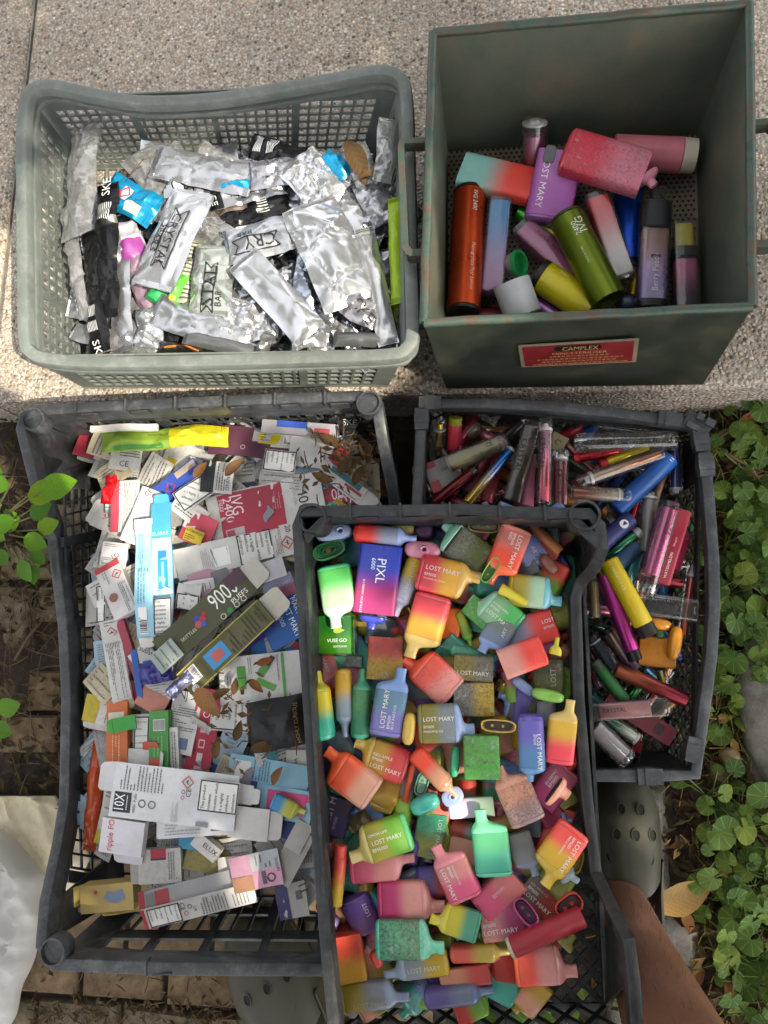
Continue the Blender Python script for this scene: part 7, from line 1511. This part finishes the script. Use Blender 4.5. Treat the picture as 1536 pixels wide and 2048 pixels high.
# fallen leaves that can be told apart
LEAFD = [withm(oval(20+i, .22, .5), DRY) for i in range(4)]; LEAFT = [withm(oval(30+i, .25, .3), TAN) for i in range(2)]
def fallen(u, v, z, size, ang, me, label, group=None, pitch=0, roll=0):
    p = P(u, v, z); s = size*MPP(u, v, z); d = Matrix.Rotation(0, 3, 'X') @ (P(u+20*math.cos(R(ang)), v-20*math.sin(R(ang)), z)-p).normalized()
    o = bpy.data.objects.new('fallen_leaf', me); C.objects.link(o); o.location = p-d*s*.5; o.rotation_euler = (roll, pitch, math.atan2(d.y, d.x)); o.scale = (s, s, s)
    o['label'] = label; o['category'] = 'leaf'
    if group: o['group'] = group
fallen(1366, 1792, ZS+.03, 135, 22, LEAFT[0], 'large tan fallen leaf on the stone edging beside the clog', roll=.15)
GL = 'dead leaves among the rubbish and plants'
for (u, v, z, s, a, lab) in ((1375, 1845, ZS+.02, 60, -60, 'brown curled leaf just below the large tan fallen leaf'), (1452, 870, ZS+.02, 50, 20, 'brown dead leaf at the foot of the violets near the box'), (1390, 835, ZS+.03, 46, -10, 'orange brown leaf by the corner latch of the folding crate'), (1500, 840, ZS+.02, 60, 30, 'brown leaf pair below the kerb at the right edge'), (1420, 1010, ZS+.015, 44, 70, 'rusty leaf against the right rim of the folding crate'), (1440, 1545, ZS+.02, 60, -50, 'brown dead leaf left of the round tan stone'), (1420, 1860, ZS+.01, 50, 10, 'crumpled brown leaf below the clog heel'), (1460, 1990, ZS+.02, 62, 100, 'brown leaf near the bottom right corner'), (1395, 1960, ZS+.02, 56, 40, 'pale brown shrivelled leaf near the leg'),
        (420, 1405, .058, 80, -45, 'large brown curled leaf across the crimson carton'), (440, 1388, .06, 44, 30, 'olive green leaf on the green tube leaflet'), (470, 1372, .052, 34, 80, 'maroon leaf over the green tube picture'), (512, 1372, .052, 40, -40, 'green leaf over the lower green tube picture'), (530, 1322, .052, 36, 20, 'dull green leaf at the top of the green tube leaflet'), (478, 1460, .052, 44, 70, 'brown leaf on the half covered warning carton'), (435, 1495, .05, 44, 80, 'green leaf standing beside the crimson icon carton'), (525, 1492, .06, 50, 10, 'olive leaf on the black carton'), (556, 1550, .055, 44, 60, 'brown leaf on the pale blue carton'), (400, 940, .055, 40, 50, 'brown leaf near the black and white tab'), (470, 935, .06, 50, 40, 'dark brown leaf below the maroon carton'), (700, 930, .05, 60, 30, 'green brown leaf in the back right of the large crate'), (730, 900, .05, 56, 110, 'brown leaf beside the right wall of the large crate'), (660, 880, .06, 50, -20, 'dark leaf near the black wrapper'), (720, 950, .05, 50, 60, 'olive leaf above the striped white tongue'), (645, 955, .045, 46, 160, 'rusty leaf beside the red and white tag'), (712, 318, .14, 90, -62, 'rust brown leaf standing among the silver pouches'), (740, 355, .13, 50, 10, 'broken brown leaf beside the lime pouch')):
    fallen(u, v, z, s, a, q.choice(LEAFD), lab, GL, q.uniform(-.3, .3), q.uniform(-.4, .4))
# litter nobody could count
def litter(name, n, region, zf_, sizes, m, seed, twigs=0):
    q = random.Random(seed); mb = MB()
    for i in range(n):
        u, v = region(q); z = zf_(u, v, q); p = P(u, v, z); a = q.uniform(0, 6.3); s = q.uniform(*sizes)
        x = Vector((math.cos(a), math.sin(a), q.uniform(-.4, .4))); y = Vector((-math.sin(a), math.cos(a), q.uniform(-.5, .5)))
        if i < twigs:
            mb.limb([p-x*s*1.6, p+y*s*.15, p+x*s*1.6], [.0007, .0009, .0005], 4); continue
        w_ = q.uniform(.25, .5); c_ = Vector((0, 0, q.uniform(.1, .4)*s))
        mb.quad(p-x*s, p-y*s*w_+c_, p+x*s, p+y*s*w_+c_*.4)
    o = part(name, mb, m, None, None); o['kind'] = 'stuff'; return o
LIT = leafmat('litter', '352819', '665038', .05, .8); LIT2 = leafmat('litter_straw', '8c7448', 'b89c68', .05, .8)
rr_ = lambda q: (q.uniform(1190, 1640), q.uniform(775, 2120)) if q.random() < .8 else (q.uniform(1380, 1640), q.uniform(775, 2120))
gz = lambda u, v, q: ZS+q.uniform(.0, .012)
litter('leaf_litter', 2600, rr_, gz, (.004, .015), LIT, 1)
litter('straw_litter', 420, rr_, gz, (.006, .016), LIT2, 2, 320)
ll = lambda q: (q.uniform(-60, 330), q.uniform(820, 1700))
litter('leaf_litter', 1300, ll, lambda u, v, q: ZS+q.uniform(.008, .022), (.003, .012), LIT, 3)
litter('twig_litter', 240, ll, lambda u, v, q: ZS+q.uniform(.012, .024), (.008, .03), TWIG, 6, 240)
bb = lambda q: (q.uniform(60, 660), q.gauss(2035, 22) if q.random() < .8 else q.uniform(1920, 2060))
litter('leaf_litter', 620, bb, lambda u, v, q: ZS+q.uniform(.012, .020), (.0018, .0065), LIT, 4, 160)
pz = lambda q: (q.gauss(690, 45), q.gauss(915, 32)) if q.random() < .7 else (q.gauss(490, 40), q.gauss(1440, 55))
litter('leaf_crumbs', 170, lambda q: tuple(min(max(a, b), c) for a, b, c in zip(pz(q), (390, 850), (755, 1560))), lambda u, v, q: .052+q.uniform(0, .014), (.002, .008), LIT, 5, 40)
for (u0, v0, u1, v1, lab) in ((1440, 900, 1536, 985, 'thin brown twig through the violets, upper right'), (1480, 1650, 1545, 1715, 'stout pale twig at the right edge'), (30, 1320, 75, 1250, 'forked dry twig left of the large black crate'), (300, 315, 262, 350, 'dry straw stalk on the clear pouch')):
    zz = ZS+.025 if u0 > 900 or u0 < 100 else .14
    a, b = P(u0, v0, zz), P(u1, v1, zz); t = thing('twig', lab, 'twig', a); c_ = (b-a)*.5+Vector((.004, .006, .004))
    mb = MB(); mb.limb([(0, 0, 0), c_, b-a], [.0024, .002, .0012] if u0 != 300 else [.0009, .0008, .0005], 7); part('stem', mb, TWIG, t)
    mb = MB(); mb.limb([c_, c_+(b-a)*.35+Vector((.012, .008, .003))], [.0012, .0006], 6); part('side_shoot', mb, TWIG, t)
GRS = leafmat('grass_blade', '4a6424', '7c9440', .2, .5)
def blades(n, reg, seed):
    q = random.Random(seed); mb = MB()
    for i in range(n):
        u, v = reg(q); p = P(u, v, ZS); a = q.uniform(0, 6.3); d = Vector((math.cos(a), math.sin(a), 0)); sdv = Vector((-d.y, d.x, 0))*q.uniform(.0005, .0011); L_ = q.uniform(.02, .05)
        m1, m2 = p+d*L_*.35+Vector((0, 0, L_*.5)), p+d*L_+Vector((0, 0, L_*q.uniform(.15, .6)))
        mb.quad(p-sdv, p+sdv, m1+sdv*.8, m1-sdv*.8); mb.quad(m1-sdv*.8, m1+sdv*.8, m2+sdv*.1, m2-sdv*.1)
    o = part('grass', mb, GRS, None, None); o['kind'] = 'stuff'
blades(520, lambda q: (q.uniform(1385, 1640), q.uniform(790, 2100)), 77)
# rocks
def rock(name, label, u, v, z, rx, ry, rz, seed, m):
    import bmesh
    bm = bmesh.new(); bmesh.ops.create_icosphere(bm, subdivisions=4, radius=1); 
    for vv in bm.verts:
        n_ = noise.noise(vv.co*1.4+Vector((seed, 0, 0)))*.22+noise.noise(vv.co*5+Vector((seed, 0, 0)))*.06; vv.co *= 1+n_
        vv.co.x *= rx; vv.co.y *= ry; vv.co.z *= rz
    me = bpy.data.meshes.new(name); bm.to_mesh(me); bm.free(); me.materials.append(m); me.polygons.foreach_set('use_smooth', [True]*len(me.polygons))
    o = bpy.data.objects.new(name, me); C.objects.link(o); o.location = P(u, v, z); o['label'] = label; o['category'] = 'rock'
rock('rock', 'big grey rock at the right edge between the violets', 1562, 1440, ZS+.0, .062, .115, .05, 3, STONE)
rock('pebble', 'small round tan stone at the foot of the big grey rock', 1461, 1516, ZS+.012, .0135, .0135, .012, 7, ground_mat('tan stone', [(.3, hx('8a7252')), (.7, hx('b49a72'))], 60, .3, bd=.001))
rock('rock', 'mossy brown stone on the soil at the left', 40, 1240, ZS+.0, .03, .045, .014, 12, BR[1])
# ------------------------------------------------------------------ sack and plastic bag, lower left
def draped(name, label, cat, pts, z0, zamp, m, seed, group=None):
    """a crumpled sheet filling the pixel polygon given as left/right edge pairs going down"""
    mb = MB(); n = len(pts); NX = 44; sub = 12
    rows = []
    for i in range(n-1):
        for k in range(sub if i < n-2 else sub+1):
            t = k/sub; a = [pts[i][j]+(pts[i+1][j]-pts[i][j])*t for j in range(4)]; rows.append(a)
    M_ = len(rows)
    for sg in (1, -1):
        for r_, (ul, ur, v0_, zz) in enumerate(rows):
            for j in range(NX+1):
                s = j/NX; u = ul+(ur-ul)*s; v = v0_+(95*(1-s)**2 if r_ < 12 else 0)*(1-r_/12 if r_ < 12 else 0); e = min(1, s*5, (1-s)*5, r_/4, (M_-1-r_)/4) ; p = P(u, v, z0+zz*(.25+.75*max(0, min(1, e))**.6))
                cx_, cy_ = p.x*.82+p.y*.57, -p.x*.57+p.y*.82; f = 1-abs(noise.noise(Vector((cx_*46+seed, cy_*7, 2))))*2.6; f2 = 1-abs(noise.noise(Vector((p.x*60+seed, p.y*36, 5))))*2.4
                f3 = max(0, 1-abs(noise.noise(Vector((p.x*9+p.y*20, p.y*5, seed))))*5); h = zamp*(.6*f*abs(f)+.3*f2*f2*(1 if f2 > 0 else -.4)+.45*f3)*max(.12, min(1, e))
                p.x += .008*noise.noise(Vector((p.x*14, p.y*22, seed))); p.z += h if sg > 0 else -.001
                mb.v.append(tuple(p))
    n1 = M_*(NX+1); g_ = lambda i, j: i*(NX+1)+j
    for i in range(M_-1):
        for j in range(NX):
            mb.f.append((g_(i, j), g_(i+1, j), g_(i+1, j+1), g_(i, j+1))); mb.f.append((n1+g_(i, j), n1+g_(i, j+1), n1+g_(i+1, j+1), n1+g_(i+1, j)))
    for i in range(M_-1):
        mb.f.append((g_(i, 0), n1+g_(i, 0), n1+g_(i+1, 0), g_(i+1, 0))); mb.f.append((g_(i, NX), g_(i+1, NX), n1+g_(i+1, NX), n1+g_(i, NX)))
    c = P(pts[n//2][0], pts[n//2][2], z0); t = thing(name, label, cat, c, group); part('film', mb, m, t, 60, True); return t
m_, nt_, b_ = _new('bag_film'); b_.inputs['Base Color'].default_value = hx('dcdad6'); b_.inputs['Roughness'].default_value = .3
tr_ = nt_.nodes.new('ShaderNodeBsdfTransparent'); tl_ = nt_.nodes.new('ShaderNodeBsdfTranslucent'); tl_.inputs[0].default_value = hx('e0ded8'); mx_ = nt_.nodes.new('ShaderNodeMixShader'); mx_.inputs[0].default_value = .4
m2_ = nt_.nodes.new('ShaderNodeMixShader'); m2_.inputs[0].default_value = .26
nt_.links.new(b_.outputs[0], mx_.inputs[1]); nt_.links.new(tl_.outputs[0], mx_.inputs[2]); nt_.links.new(mx_.outputs[0], m2_.inputs[1]); nt_.links.new(tr_.outputs[0], m2_.inputs[2]); nt_.links.new(m2_.outputs[0], nt_.nodes['Material Output'].inputs[0])
n_ = _noise(nt_, 50, 5); _bump(nt_, b_, n_.outputs[0], .5, .006)
draped('paper_sack', 'cream sack lying behind the white plastic bag at the lower left', 'sack', [(-40, 40, 1610, .0), (-80, 112, 1592, .012), (-90, 168, 1660, .014), (-90, 178, 1720, .012), (-80, 150, 1780, .008), (-60, 120, 1800, 0)], ZS+.014, .010, mat('cfc2a4', .75, 0, .2, .1), 4)
draped('plastic_bag', 'crumpled translucent white plastic bag in the bottom left corner', 'bag', [(-160, -5, 1640, 0), (-170, 45, 1690, .05), (-180, 92, 1745, .06), (-180, 88, 1830, .06), (-180, 70, 1900, .05), (-180, 40, 1990, .05), (-170, 12, 2070, .03), (-160, 0, 2130, 0)], ZS+.02, .026, m_, 9)
# ------------------------------------------------------------------ person standing at the lower right
SK = grad('a87a62', 'b08268', .06, .5); SK = mat('855c46', .5, 0, .22, .25, 260)
per = thing('person', 'person standing over the crates in olive clogs, bare right leg in view', 'person', P(1240, 1780, ZS))
def legpts(dx, flip=1):
    ank = P(1236, 1800, -.035); calf = P(1345, 2062, .12)
    d = (calf-ank)
    toe = P(1228, 1640, ZS+.03)
    pts = [toe-Vector((0,0,.006)), P(1234, 1690, ZS+.028), P(1238, 1745, ZS+.034), P(1238, 1792, ZS+.056), ank+d*.22+Vector((0, 0, .012)), ank+d*.5, ank+d*.8, calf+d*.1, calf+d*.6+Vector((0, 0, .06)), calf+Vector((.08, -.22, .26)), calf+Vector((.02, -.40, .48))]
    rad = [.016, .021, .025, .030, .034, .038, .044, .050, .054, .062, .080]
    return pts, rad
R_, rd = legpts(0); _, rdl = legpts(0)
la = P(696, 2262, -.03); L_ = [P(600, 2060, ZS+.026), P(630, 2120, ZS+.030), P(662, 2190, ZS+.036), P(688, 2235, ZS+.056), la, la+Vector((-.01, -.05, .09)), la+Vector((-.02, -.10, .18)), la+Vector((-.02, -.14, .26)), la+Vector((0, -.18, .34)), la+Vector((.04, -.22, .44)), la+Vector((.10, -.24, .60))]
mb = MB(); mb.limb(catmull(R_, 4, False), [rd[min(len(rd)-1, i//4)]+(rd[min(len(rd)-1, i//4+1)]-rd[min(len(rd)-1, i//4)])*((i % 4)/4) for i in range(4*(len(rd)-1)+1)], 26)
R_end, L_end = R_[-1], L_[-1]
path = catmull(L_[::1], 4, False); mb.limb(path, [rdl[min(len(rdl)-1, i//4)]+(rdl[min(len(rdl)-1, i//4+1)]-rdl[min(len(rdl)-1, i//4)])*((i % 4)/4) for i in range(4*(len(rdl)-1)+1)], 26)
hip = (R_end+L_end)/2+Vector((0, -.06, .12))
mb.limb([R_end, R_end*.6+hip*.4+Vector((0, 0, .05)), hip, L_end*.6+hip*.4+Vector((0, 0, .05)), L_end], [.08, .10, .13, .10, .08], 26)
part('body', mb, SK, per, 80, True)
mb = MB(); mb.limb([R_[-2]+(R_[-1]-R_[-2])*.6, R_end, R_end*.6+hip*.4+Vector((0, 0, .05)), hip+Vector((0, 0, .02)), L_end*.6+hip*.4+Vector((0, 0, .05)), L_end, L_[-2]+(L_[-1]-L_[-2])*.6], [.095, .098, .118, .15, .118, .098, .095], 26); part('shorts', mb, mat('2c3038', .8), per, 60, True)
q = random.Random(8); hb = MB(); cl = catmull(R_, 4, False)
for i in range(420):
    j = q.randint(14, 34); t_ = q.random(); ra = [rd[min(len(rd)-1, x//4)] for x in (j, j+1)][0]; c0 = cl[j].lerp(cl[j+1], t_); d_ = (cl[j+1]-cl[j]).normalized()
    n_ = Vector((q.gauss(0, 1), q.gauss(0, 1), q.gauss(0, 1))); n_ = (n_-d_*n_.dot(d_)).normalized(); p_ = c0+n_*(ra*.985); l_ = q.uniform(.006, .013)
    hb.limb([p_, p_+n_*l_*.4-d_*l_*.5, p_+n_*l_*.55-d_*l_], [.00022, .0002, .0001], 3)
o = part('leg_hair', hb, mat('2a1c14', .6), per, None, True); o['kind'] = 'stuff'
SH = mat('c4c0b8', .85, 0, .05, .1, 400)
waist = hip+Vector((0, 0, .14)); chest = hip+Vector((.0, .06, .42)); neck = hip+Vector((0, .12, .62)); head = hip+Vector((0, .20, .74))
mb = MB(); mb.limb(catmull([hip, waist, chest, chest+Vector((0, .03, .13)), neck], 4, False), [.14, .14, .142, .145, .148, .152, .158, .162, .166, .168, .168, .16, .15, .12, .09, .07, .06], 26); part('shirt', mb, SH, per, 60, True)
up = MB(); up.limb([neck-Vector((0, .02, .06)), neck, neck.lerp(head, .35), neck.lerp(head, .7), head, head+Vector((0, .035, .05)), head+Vector((0, .05, .09))], [.06, .056, .058, .082, .092, .07, .02], 22)
nz = head+Vector((0, .085, -.045)); up.limb([head+Vector((0, .07, 0)), nz, nz+Vector((0, -.02, -.02))], [.012, .016, .008], 10)
for sg in (-1, 1):
    up.limb([head+Vector((.085*sg, -.01, .01)), head+Vector((.10*sg, -.005, -.005)), head+Vector((.092*sg, 0, -.035))], [.012, .022, .012], 10)
    sh = chest+Vector((.19*sg, .03, .10)); el = chest+Vector((.27*sg, .22, -.10)); hd = Vector((.075*sg, -.10, 1.05))
    up.limb(catmull([sh, sh.lerp(el, .5), el, el.lerp(hd, .5), hd-(hd-el).normalized()*.03, hd], 3, False), [.054, .053, .052, .050, .046, .044, .043, .041, .038, .035, .031, .029, .027, .028, .030, .024], 16)
    for f_ in range(4):
        p_ = hd+Vector((-.004*sg, .012-.014*f_, .004)); up.limb([p_, p_+Vector((-.022*sg, .012, .012)), p_+Vector((-.045*sg, .014, .004)), p_+Vector((-.055*sg, .012, -.008))], [.0095, .0088, .008, .0065], 9)
    up.limb([hd+Vector((0, .005, -.01)), hd+Vector((-.018*sg, .03, -.006)), hd+Vector((-.035*sg, .04, .004))], [.012, .0105, .008], 9)
    mb = MB(); mb.limb([chest+Vector((.10*sg, .02, .10)), sh, sh.lerp(el, .45)], [.08, .072, .066], 18); part('sleeve', mb, SH, per, 60, True)
part('arms_and_head', up, SK, per, 80, True)
mb = MB(); mb.limb([head+Vector((0, -.02, -.02)), head+Vector((0, -.012, .03)), head+Vector((0, .01, .085)), head+Vector((0, .03, .105))], [.088, .098, .075, .03], 22); part('hair', mb, mat('2c2018', .7), per, 60, True)
CLG = mat('403c2c', .55, 0, .12, .15, 300); HOLE = mat('14140f', .8)
def clog(cu, cv, ang, ln, wd, label):
    """toe points along ang; built along +X from heel to toe"""
    c = P(cu, cv, ZS+.014); e = P(cu+20*math.cos(R(ang)), cv-20*math.sin(R(ang)), ZS+.014)-c
    fm = frame(c, c+e); pre = per.matrix_basis.inverted() @ fm
    root = []
    def prt(nm, mb, m):
        o = part(nm, mb, m, root[0] if root else per, 50)
        if not root: o.matrix_parent_inverse = pre; root.append(o)
        return o
    mb = MB(); L = ln
    prof = [(-.5, .26, .02), (-.48, .36, .03), (-.40, .43, .034), (-.25, .43, .034), (0, .42, .032), (.2, .50, .034), (.36, .46, .036), (.46, .32, .036), (.5, .16, .03)]
    mb.loft([(x*L, 0, .008, hw*wd, .010, 4) for x, hw, hz in prof], n=28); prt('clog', mb, CLG)
    # upper over the toes: arched cross sections open towards the heel
    mb = MB(); n = 18; up = [(.02, .46, .062), (.08, .47, .064), (.18, .495, .060), (.28, .49, .054), (.38, .43, .047), (.45, .32, .040), (.49, .18, .030), (.50, .06, .020)]
    for lay in (0, .004):
        for (x, hw, hz) in up:
            for i in range(n+1):
                t = math.pi*i/n; c_, s_ = math.cos(t), math.sin(t)
                mb.v.append((x*L-(0.02*(s_**4) if x < .05 else 0), (hw*wd-lay)*math.copysign(abs(c_)**.7, c_), .006+(hz-lay)*abs(s_)**.75))
    m1 = len(up)*(n+1)
    for i in range(len(up)-1):
        for j in range(n):
            a = i*(n+1)+j; mb.f.append((a, a+n+1, a+n+2, a+1)); mb.f.append((m1+a, m1+a+1, m1+a+n+2, m1+a+n+1))
    for j in range(n): mb.f.append((j, j+1, m1+j+1, m1+j))
    prt('upper', mb, CLG)
    # raised side wall and heel
    mb = MB(); n = 26; a0 = []
    for i in range(n+1):
        t = math.pi*(.5+i/n)  # round the heel
        x = -.20*L+.29*L*math.cos(t)*1.0; y = .43*wd*math.sin(t)
        a0.append((x, y))
    side = [(.10*L, .455*wd), (-.05*L, .43*wd)]+a0+[(-.05*L, -.43*wd), (.10*L, -.455*wd)]
    for (x, y) in side:
        d = Vector((x+.2*L, y, 0)); d.normalize(); hgt = .046 if x > -.2*L else .05
        for o_, z in ((0, .004), (0, hgt), (-.004, hgt+.001), (-.005, .004)): mb.v.append((x+d.x*o_, y+d.y*o_, z))
    for i in range(len(side)-1):
        for j in range(3): a = i*4+j; mb.f.append((a, a+1, a+5, a+4))
    prt('heel_wall', mb, CLG)
    for (x, y) in ((.22, .20), (.22, -.05), (.22, -.28), (.33, .12), (.33, -.14), (.12, .30), (.12, .05), (.12, -.22)):
        hw = .49; hz = .058 if x < .2 else (.056 if x < .3 else .050)
        cc = min(.95, abs(y)/hw)**(1/.7); s_ = math.sqrt(max(0, 1-cc*cc)); z = .006+hz*s_**.75
        mb = MB(); mb.v = []
        k = 10; ctr = Vector((x*L, y*wd, z)); nrm = Vector((.25, y*1.2, 1)).normalized(); tx = Vector((1, 0, -.25)).normalized(); ty = nrm.cross(tx)
        for zz, rr in ((-.001, .0060), (.0030, .0066), (.0030, .0052), (.0020, .0050)):
            for i in range(k): mb.v.append(tuple(ctr+nrm*zz+tx*(rr*1.25*math.cos(2*math.pi*i/k))+ty*(rr*.85*math.sin(2*math.pi*i/k))))
        for r_ in range(3):
            for i in range(k): mb.f.append((r_*k+i, r_*k+(i+1) % k, (r_+1)*k+(i+1) % k, (r_+1)*k+i))
        v_ = prt('vent_rim', mb, CLG)
        m2 = MB(); m2.poly([tuple(ctr+nrm*.0022+tx*(.0053*math.cos(2*math.pi*i/k))+ty*(.0036*math.sin(2*math.pi*i/k))) for i in range(k)]); prt('vent_hole', m2, HOLE)
clog(1248, 1742, 92, .262, .088, '')
clog(598, 2035, 116, .29, .115, '')
# ------------------------------------------------------------------ tree crown overhead, outside the picture, that shades the place
TZ = 2.3
gaps = []
def gap(u, v, z, r): gaps.append((P(u, v, z), r))  # crown leaves are left out here to shape a sun patch
for (u, v, z, r) in ((60, 690, 0, .09), (60, 745, 0, .08), (120, 750, 0, .06), (300, 720, .16, .07), (500, 718, .16, .06), (50, 500, .16, .06), (30, 600, 0, .08), (250, 640, .1, .13), (230, 480, .1, .11), (350, 560, .1, .13), (450, 480, .1, .12), (560, 570, .11, .14), (660, 640, .11, .12), (420, 660, .1, .13), (560, 680, .12, .10), (330, 400, .1, .09), (640, 430, .11, .09), (160, 400, .1, .06), (700, 540, .1, .06),
                     (120, 850, .11, .028), (230, 830, .11, .022), (60, 905, -.1, .03), (430, 880, .05, .025), (300, 1020, .04, .026), (285, 1080, .04, .018), (300, 1135, .04, .016), (222, 985, .03, .014), (352, 1375, .05, .024), (678, 1190, .143, .026), (690, 1235, .143, .022), (770, 1230, .14, .012), (905, 1612, .128, .016), (868, 1650, .12, .012), (960, 1640, .14, .010), (505, 1752, .04, .026), (490, 1720, .04, .016), (545, 1700, .04, .014), (12, 2010, -.02, .03), (135, 1960, ZS, .02), (40, 980, .15, .05), (610, 1855, ZS, .02)):
    gap(u, v, z, r)
cen = P(720, 880, 0); T_ = TZ/SUN.z; cc = cen+SUN*T_
tree = thing('tree', 'broad leafy tree beside the crates, out of the frame, casting dappled shade', 'tree', Vector((cc.x+1.1, cc.y+.9, ZS)))
mb = MB(); base = Vector((cc.x+1.1, cc.y+.9, ZS)); topp = Vector((cc.x+.5, cc.y+.45, TZ+.75))
mb.limb([base, base+Vector((-.05, 0, .9)), base.lerp(topp, .7)+Vector((.1, .1, 0)), topp], [.14, .11, .09, .05], 14); part('trunk', mb, TWIG, tree, 60, True)
q = random.Random(33); mb = MB(); br = MB()
kb = 0
for k in range(60):
    a = q.uniform(0, 6.28); e = cc+Vector((1.5*math.cos(a), 1.5*math.sin(a), .9+.2*q.random())); m0 = (topp+e)/2+Vector((0, 0, .15)); st_ = topp+Vector((0, 0, -.2)); bad = False
    for i in range(21):
        p = st_.lerp(m0, i/10) if i <= 10 else m0.lerp(e, (i-10)/10)
        for gp, gr in gaps:
            w_ = p-gp; d = (w_-SUN*w_.dot(SUN)).length
            if d < gr+.03: bad = True; break
        if bad: break
    if bad: continue
    br.limb([st_, m0, e], [.035, .022, .008], 7); kb += 1
    if kb > 7: break
part('branches', br, TWIG, tree, 60, True)
n_leaf = 0
for i in range(26000):
    a = q.uniform(0, 6.2832); r_ = 1.95*math.sqrt(q.random()); h = q.uniform(0, .75)
    p = Vector((cc.x+r_*math.cos(a), cc.y+r_*math.sin(a), TZ+h)); s = q.uniform(.03, .055)
    ok = True
    for gp, gr in gaps:
        w_ = p-gp; t = w_.dot(SUN); d = (w_-SUN*t).length
        if d < gr+s*.55: ok = False; break
    if not ok: continue
    x = Vector((q.gauss(0, 1), q.gauss(0, 1), q.gauss(0, .45))).normalized(); y = x.cross(Vector((q.gauss(0, .5), q.gauss(0, .5), 1))).normalized()
    k = len(mb.v); mb.v += [tuple(p-x*s), tuple(p-y*s*.5+x*s*.1), tuple(p+x*s*1.1), tuple(p+y*s*.5+x*s*.1)]; mb.f += [(k, k+1, k+2), (k, k+2, k+3)]
CRN = leafmat('crown_leaf', '2c4518', '48682a', .12, .5)
o = part('crown', mb, CRN, tree, None, True)
for (tx, ty, z0, z1, rad_, n_, lab, sd_) in ((-3.2, 1.6, 1.0, 4.2, 1.7, 5200, 'second leafy tree, added unseen for reflections and contrast, to the left', 1), (.6, 4.2, .9, 4.6, 2.2, 6500, 'third leafy tree, added unseen for reflections and contrast, beyond the slab', 2), (-2.0, -3.6, 1.2, 4.6, 2.0, 5200, 'fourth leafy tree, added unseen for reflections and contrast, behind the standing person', 3), (3.4, 1.0, 1.0, 4.4, 1.8, 5200, 'fifth leafy tree, added unseen for reflections and contrast, to the right', 4)):  # unseen trees added around for darker reflections and more light contrast
    q = random.Random(sd_); t = thing('tree', lab, 'tree', Vector((tx, ty, ZS)))
    mb = MB(); mb.limb([(0, 0, 0), (.05, .03, z0), (0, .05, (z0+z1)/2), (0, 0, z1*.85)], [.16, .12, .08, .03], 12); part('trunk', mb, TWIG, t)
    mb = MB(); blobs = [(Vector((q.gauss(0, .5)*rad_, q.gauss(0, .5)*rad_, q.uniform(z0, z1))), q.uniform(.35, .7)) for _ in range(16)]
    for i in range(n_):
        c_, br_ = q.choice(blobs); p = c_+Vector((q.gauss(0, .5), q.gauss(0, .5), q.gauss(0, .4)))*br_; s = q.uniform(.05, .09)
        x = Vector((q.gauss(0, 1), q.gauss(0, 1), q.gauss(0, .6))).normalized(); y = x.cross(Vector((q.gauss(0, .6), q.gauss(0, .6), 1))).normalized(); k = len(mb.v)
        mb.v += [tuple(p-x*s), tuple(p-y*s*.55), tuple(p+x*s), tuple(p+y*s*.55)]; mb.f += [(k, k+1, k+2, k+3)]
    part('crown', mb, CRN, t, None)
camo.data.dof.use_dof = False
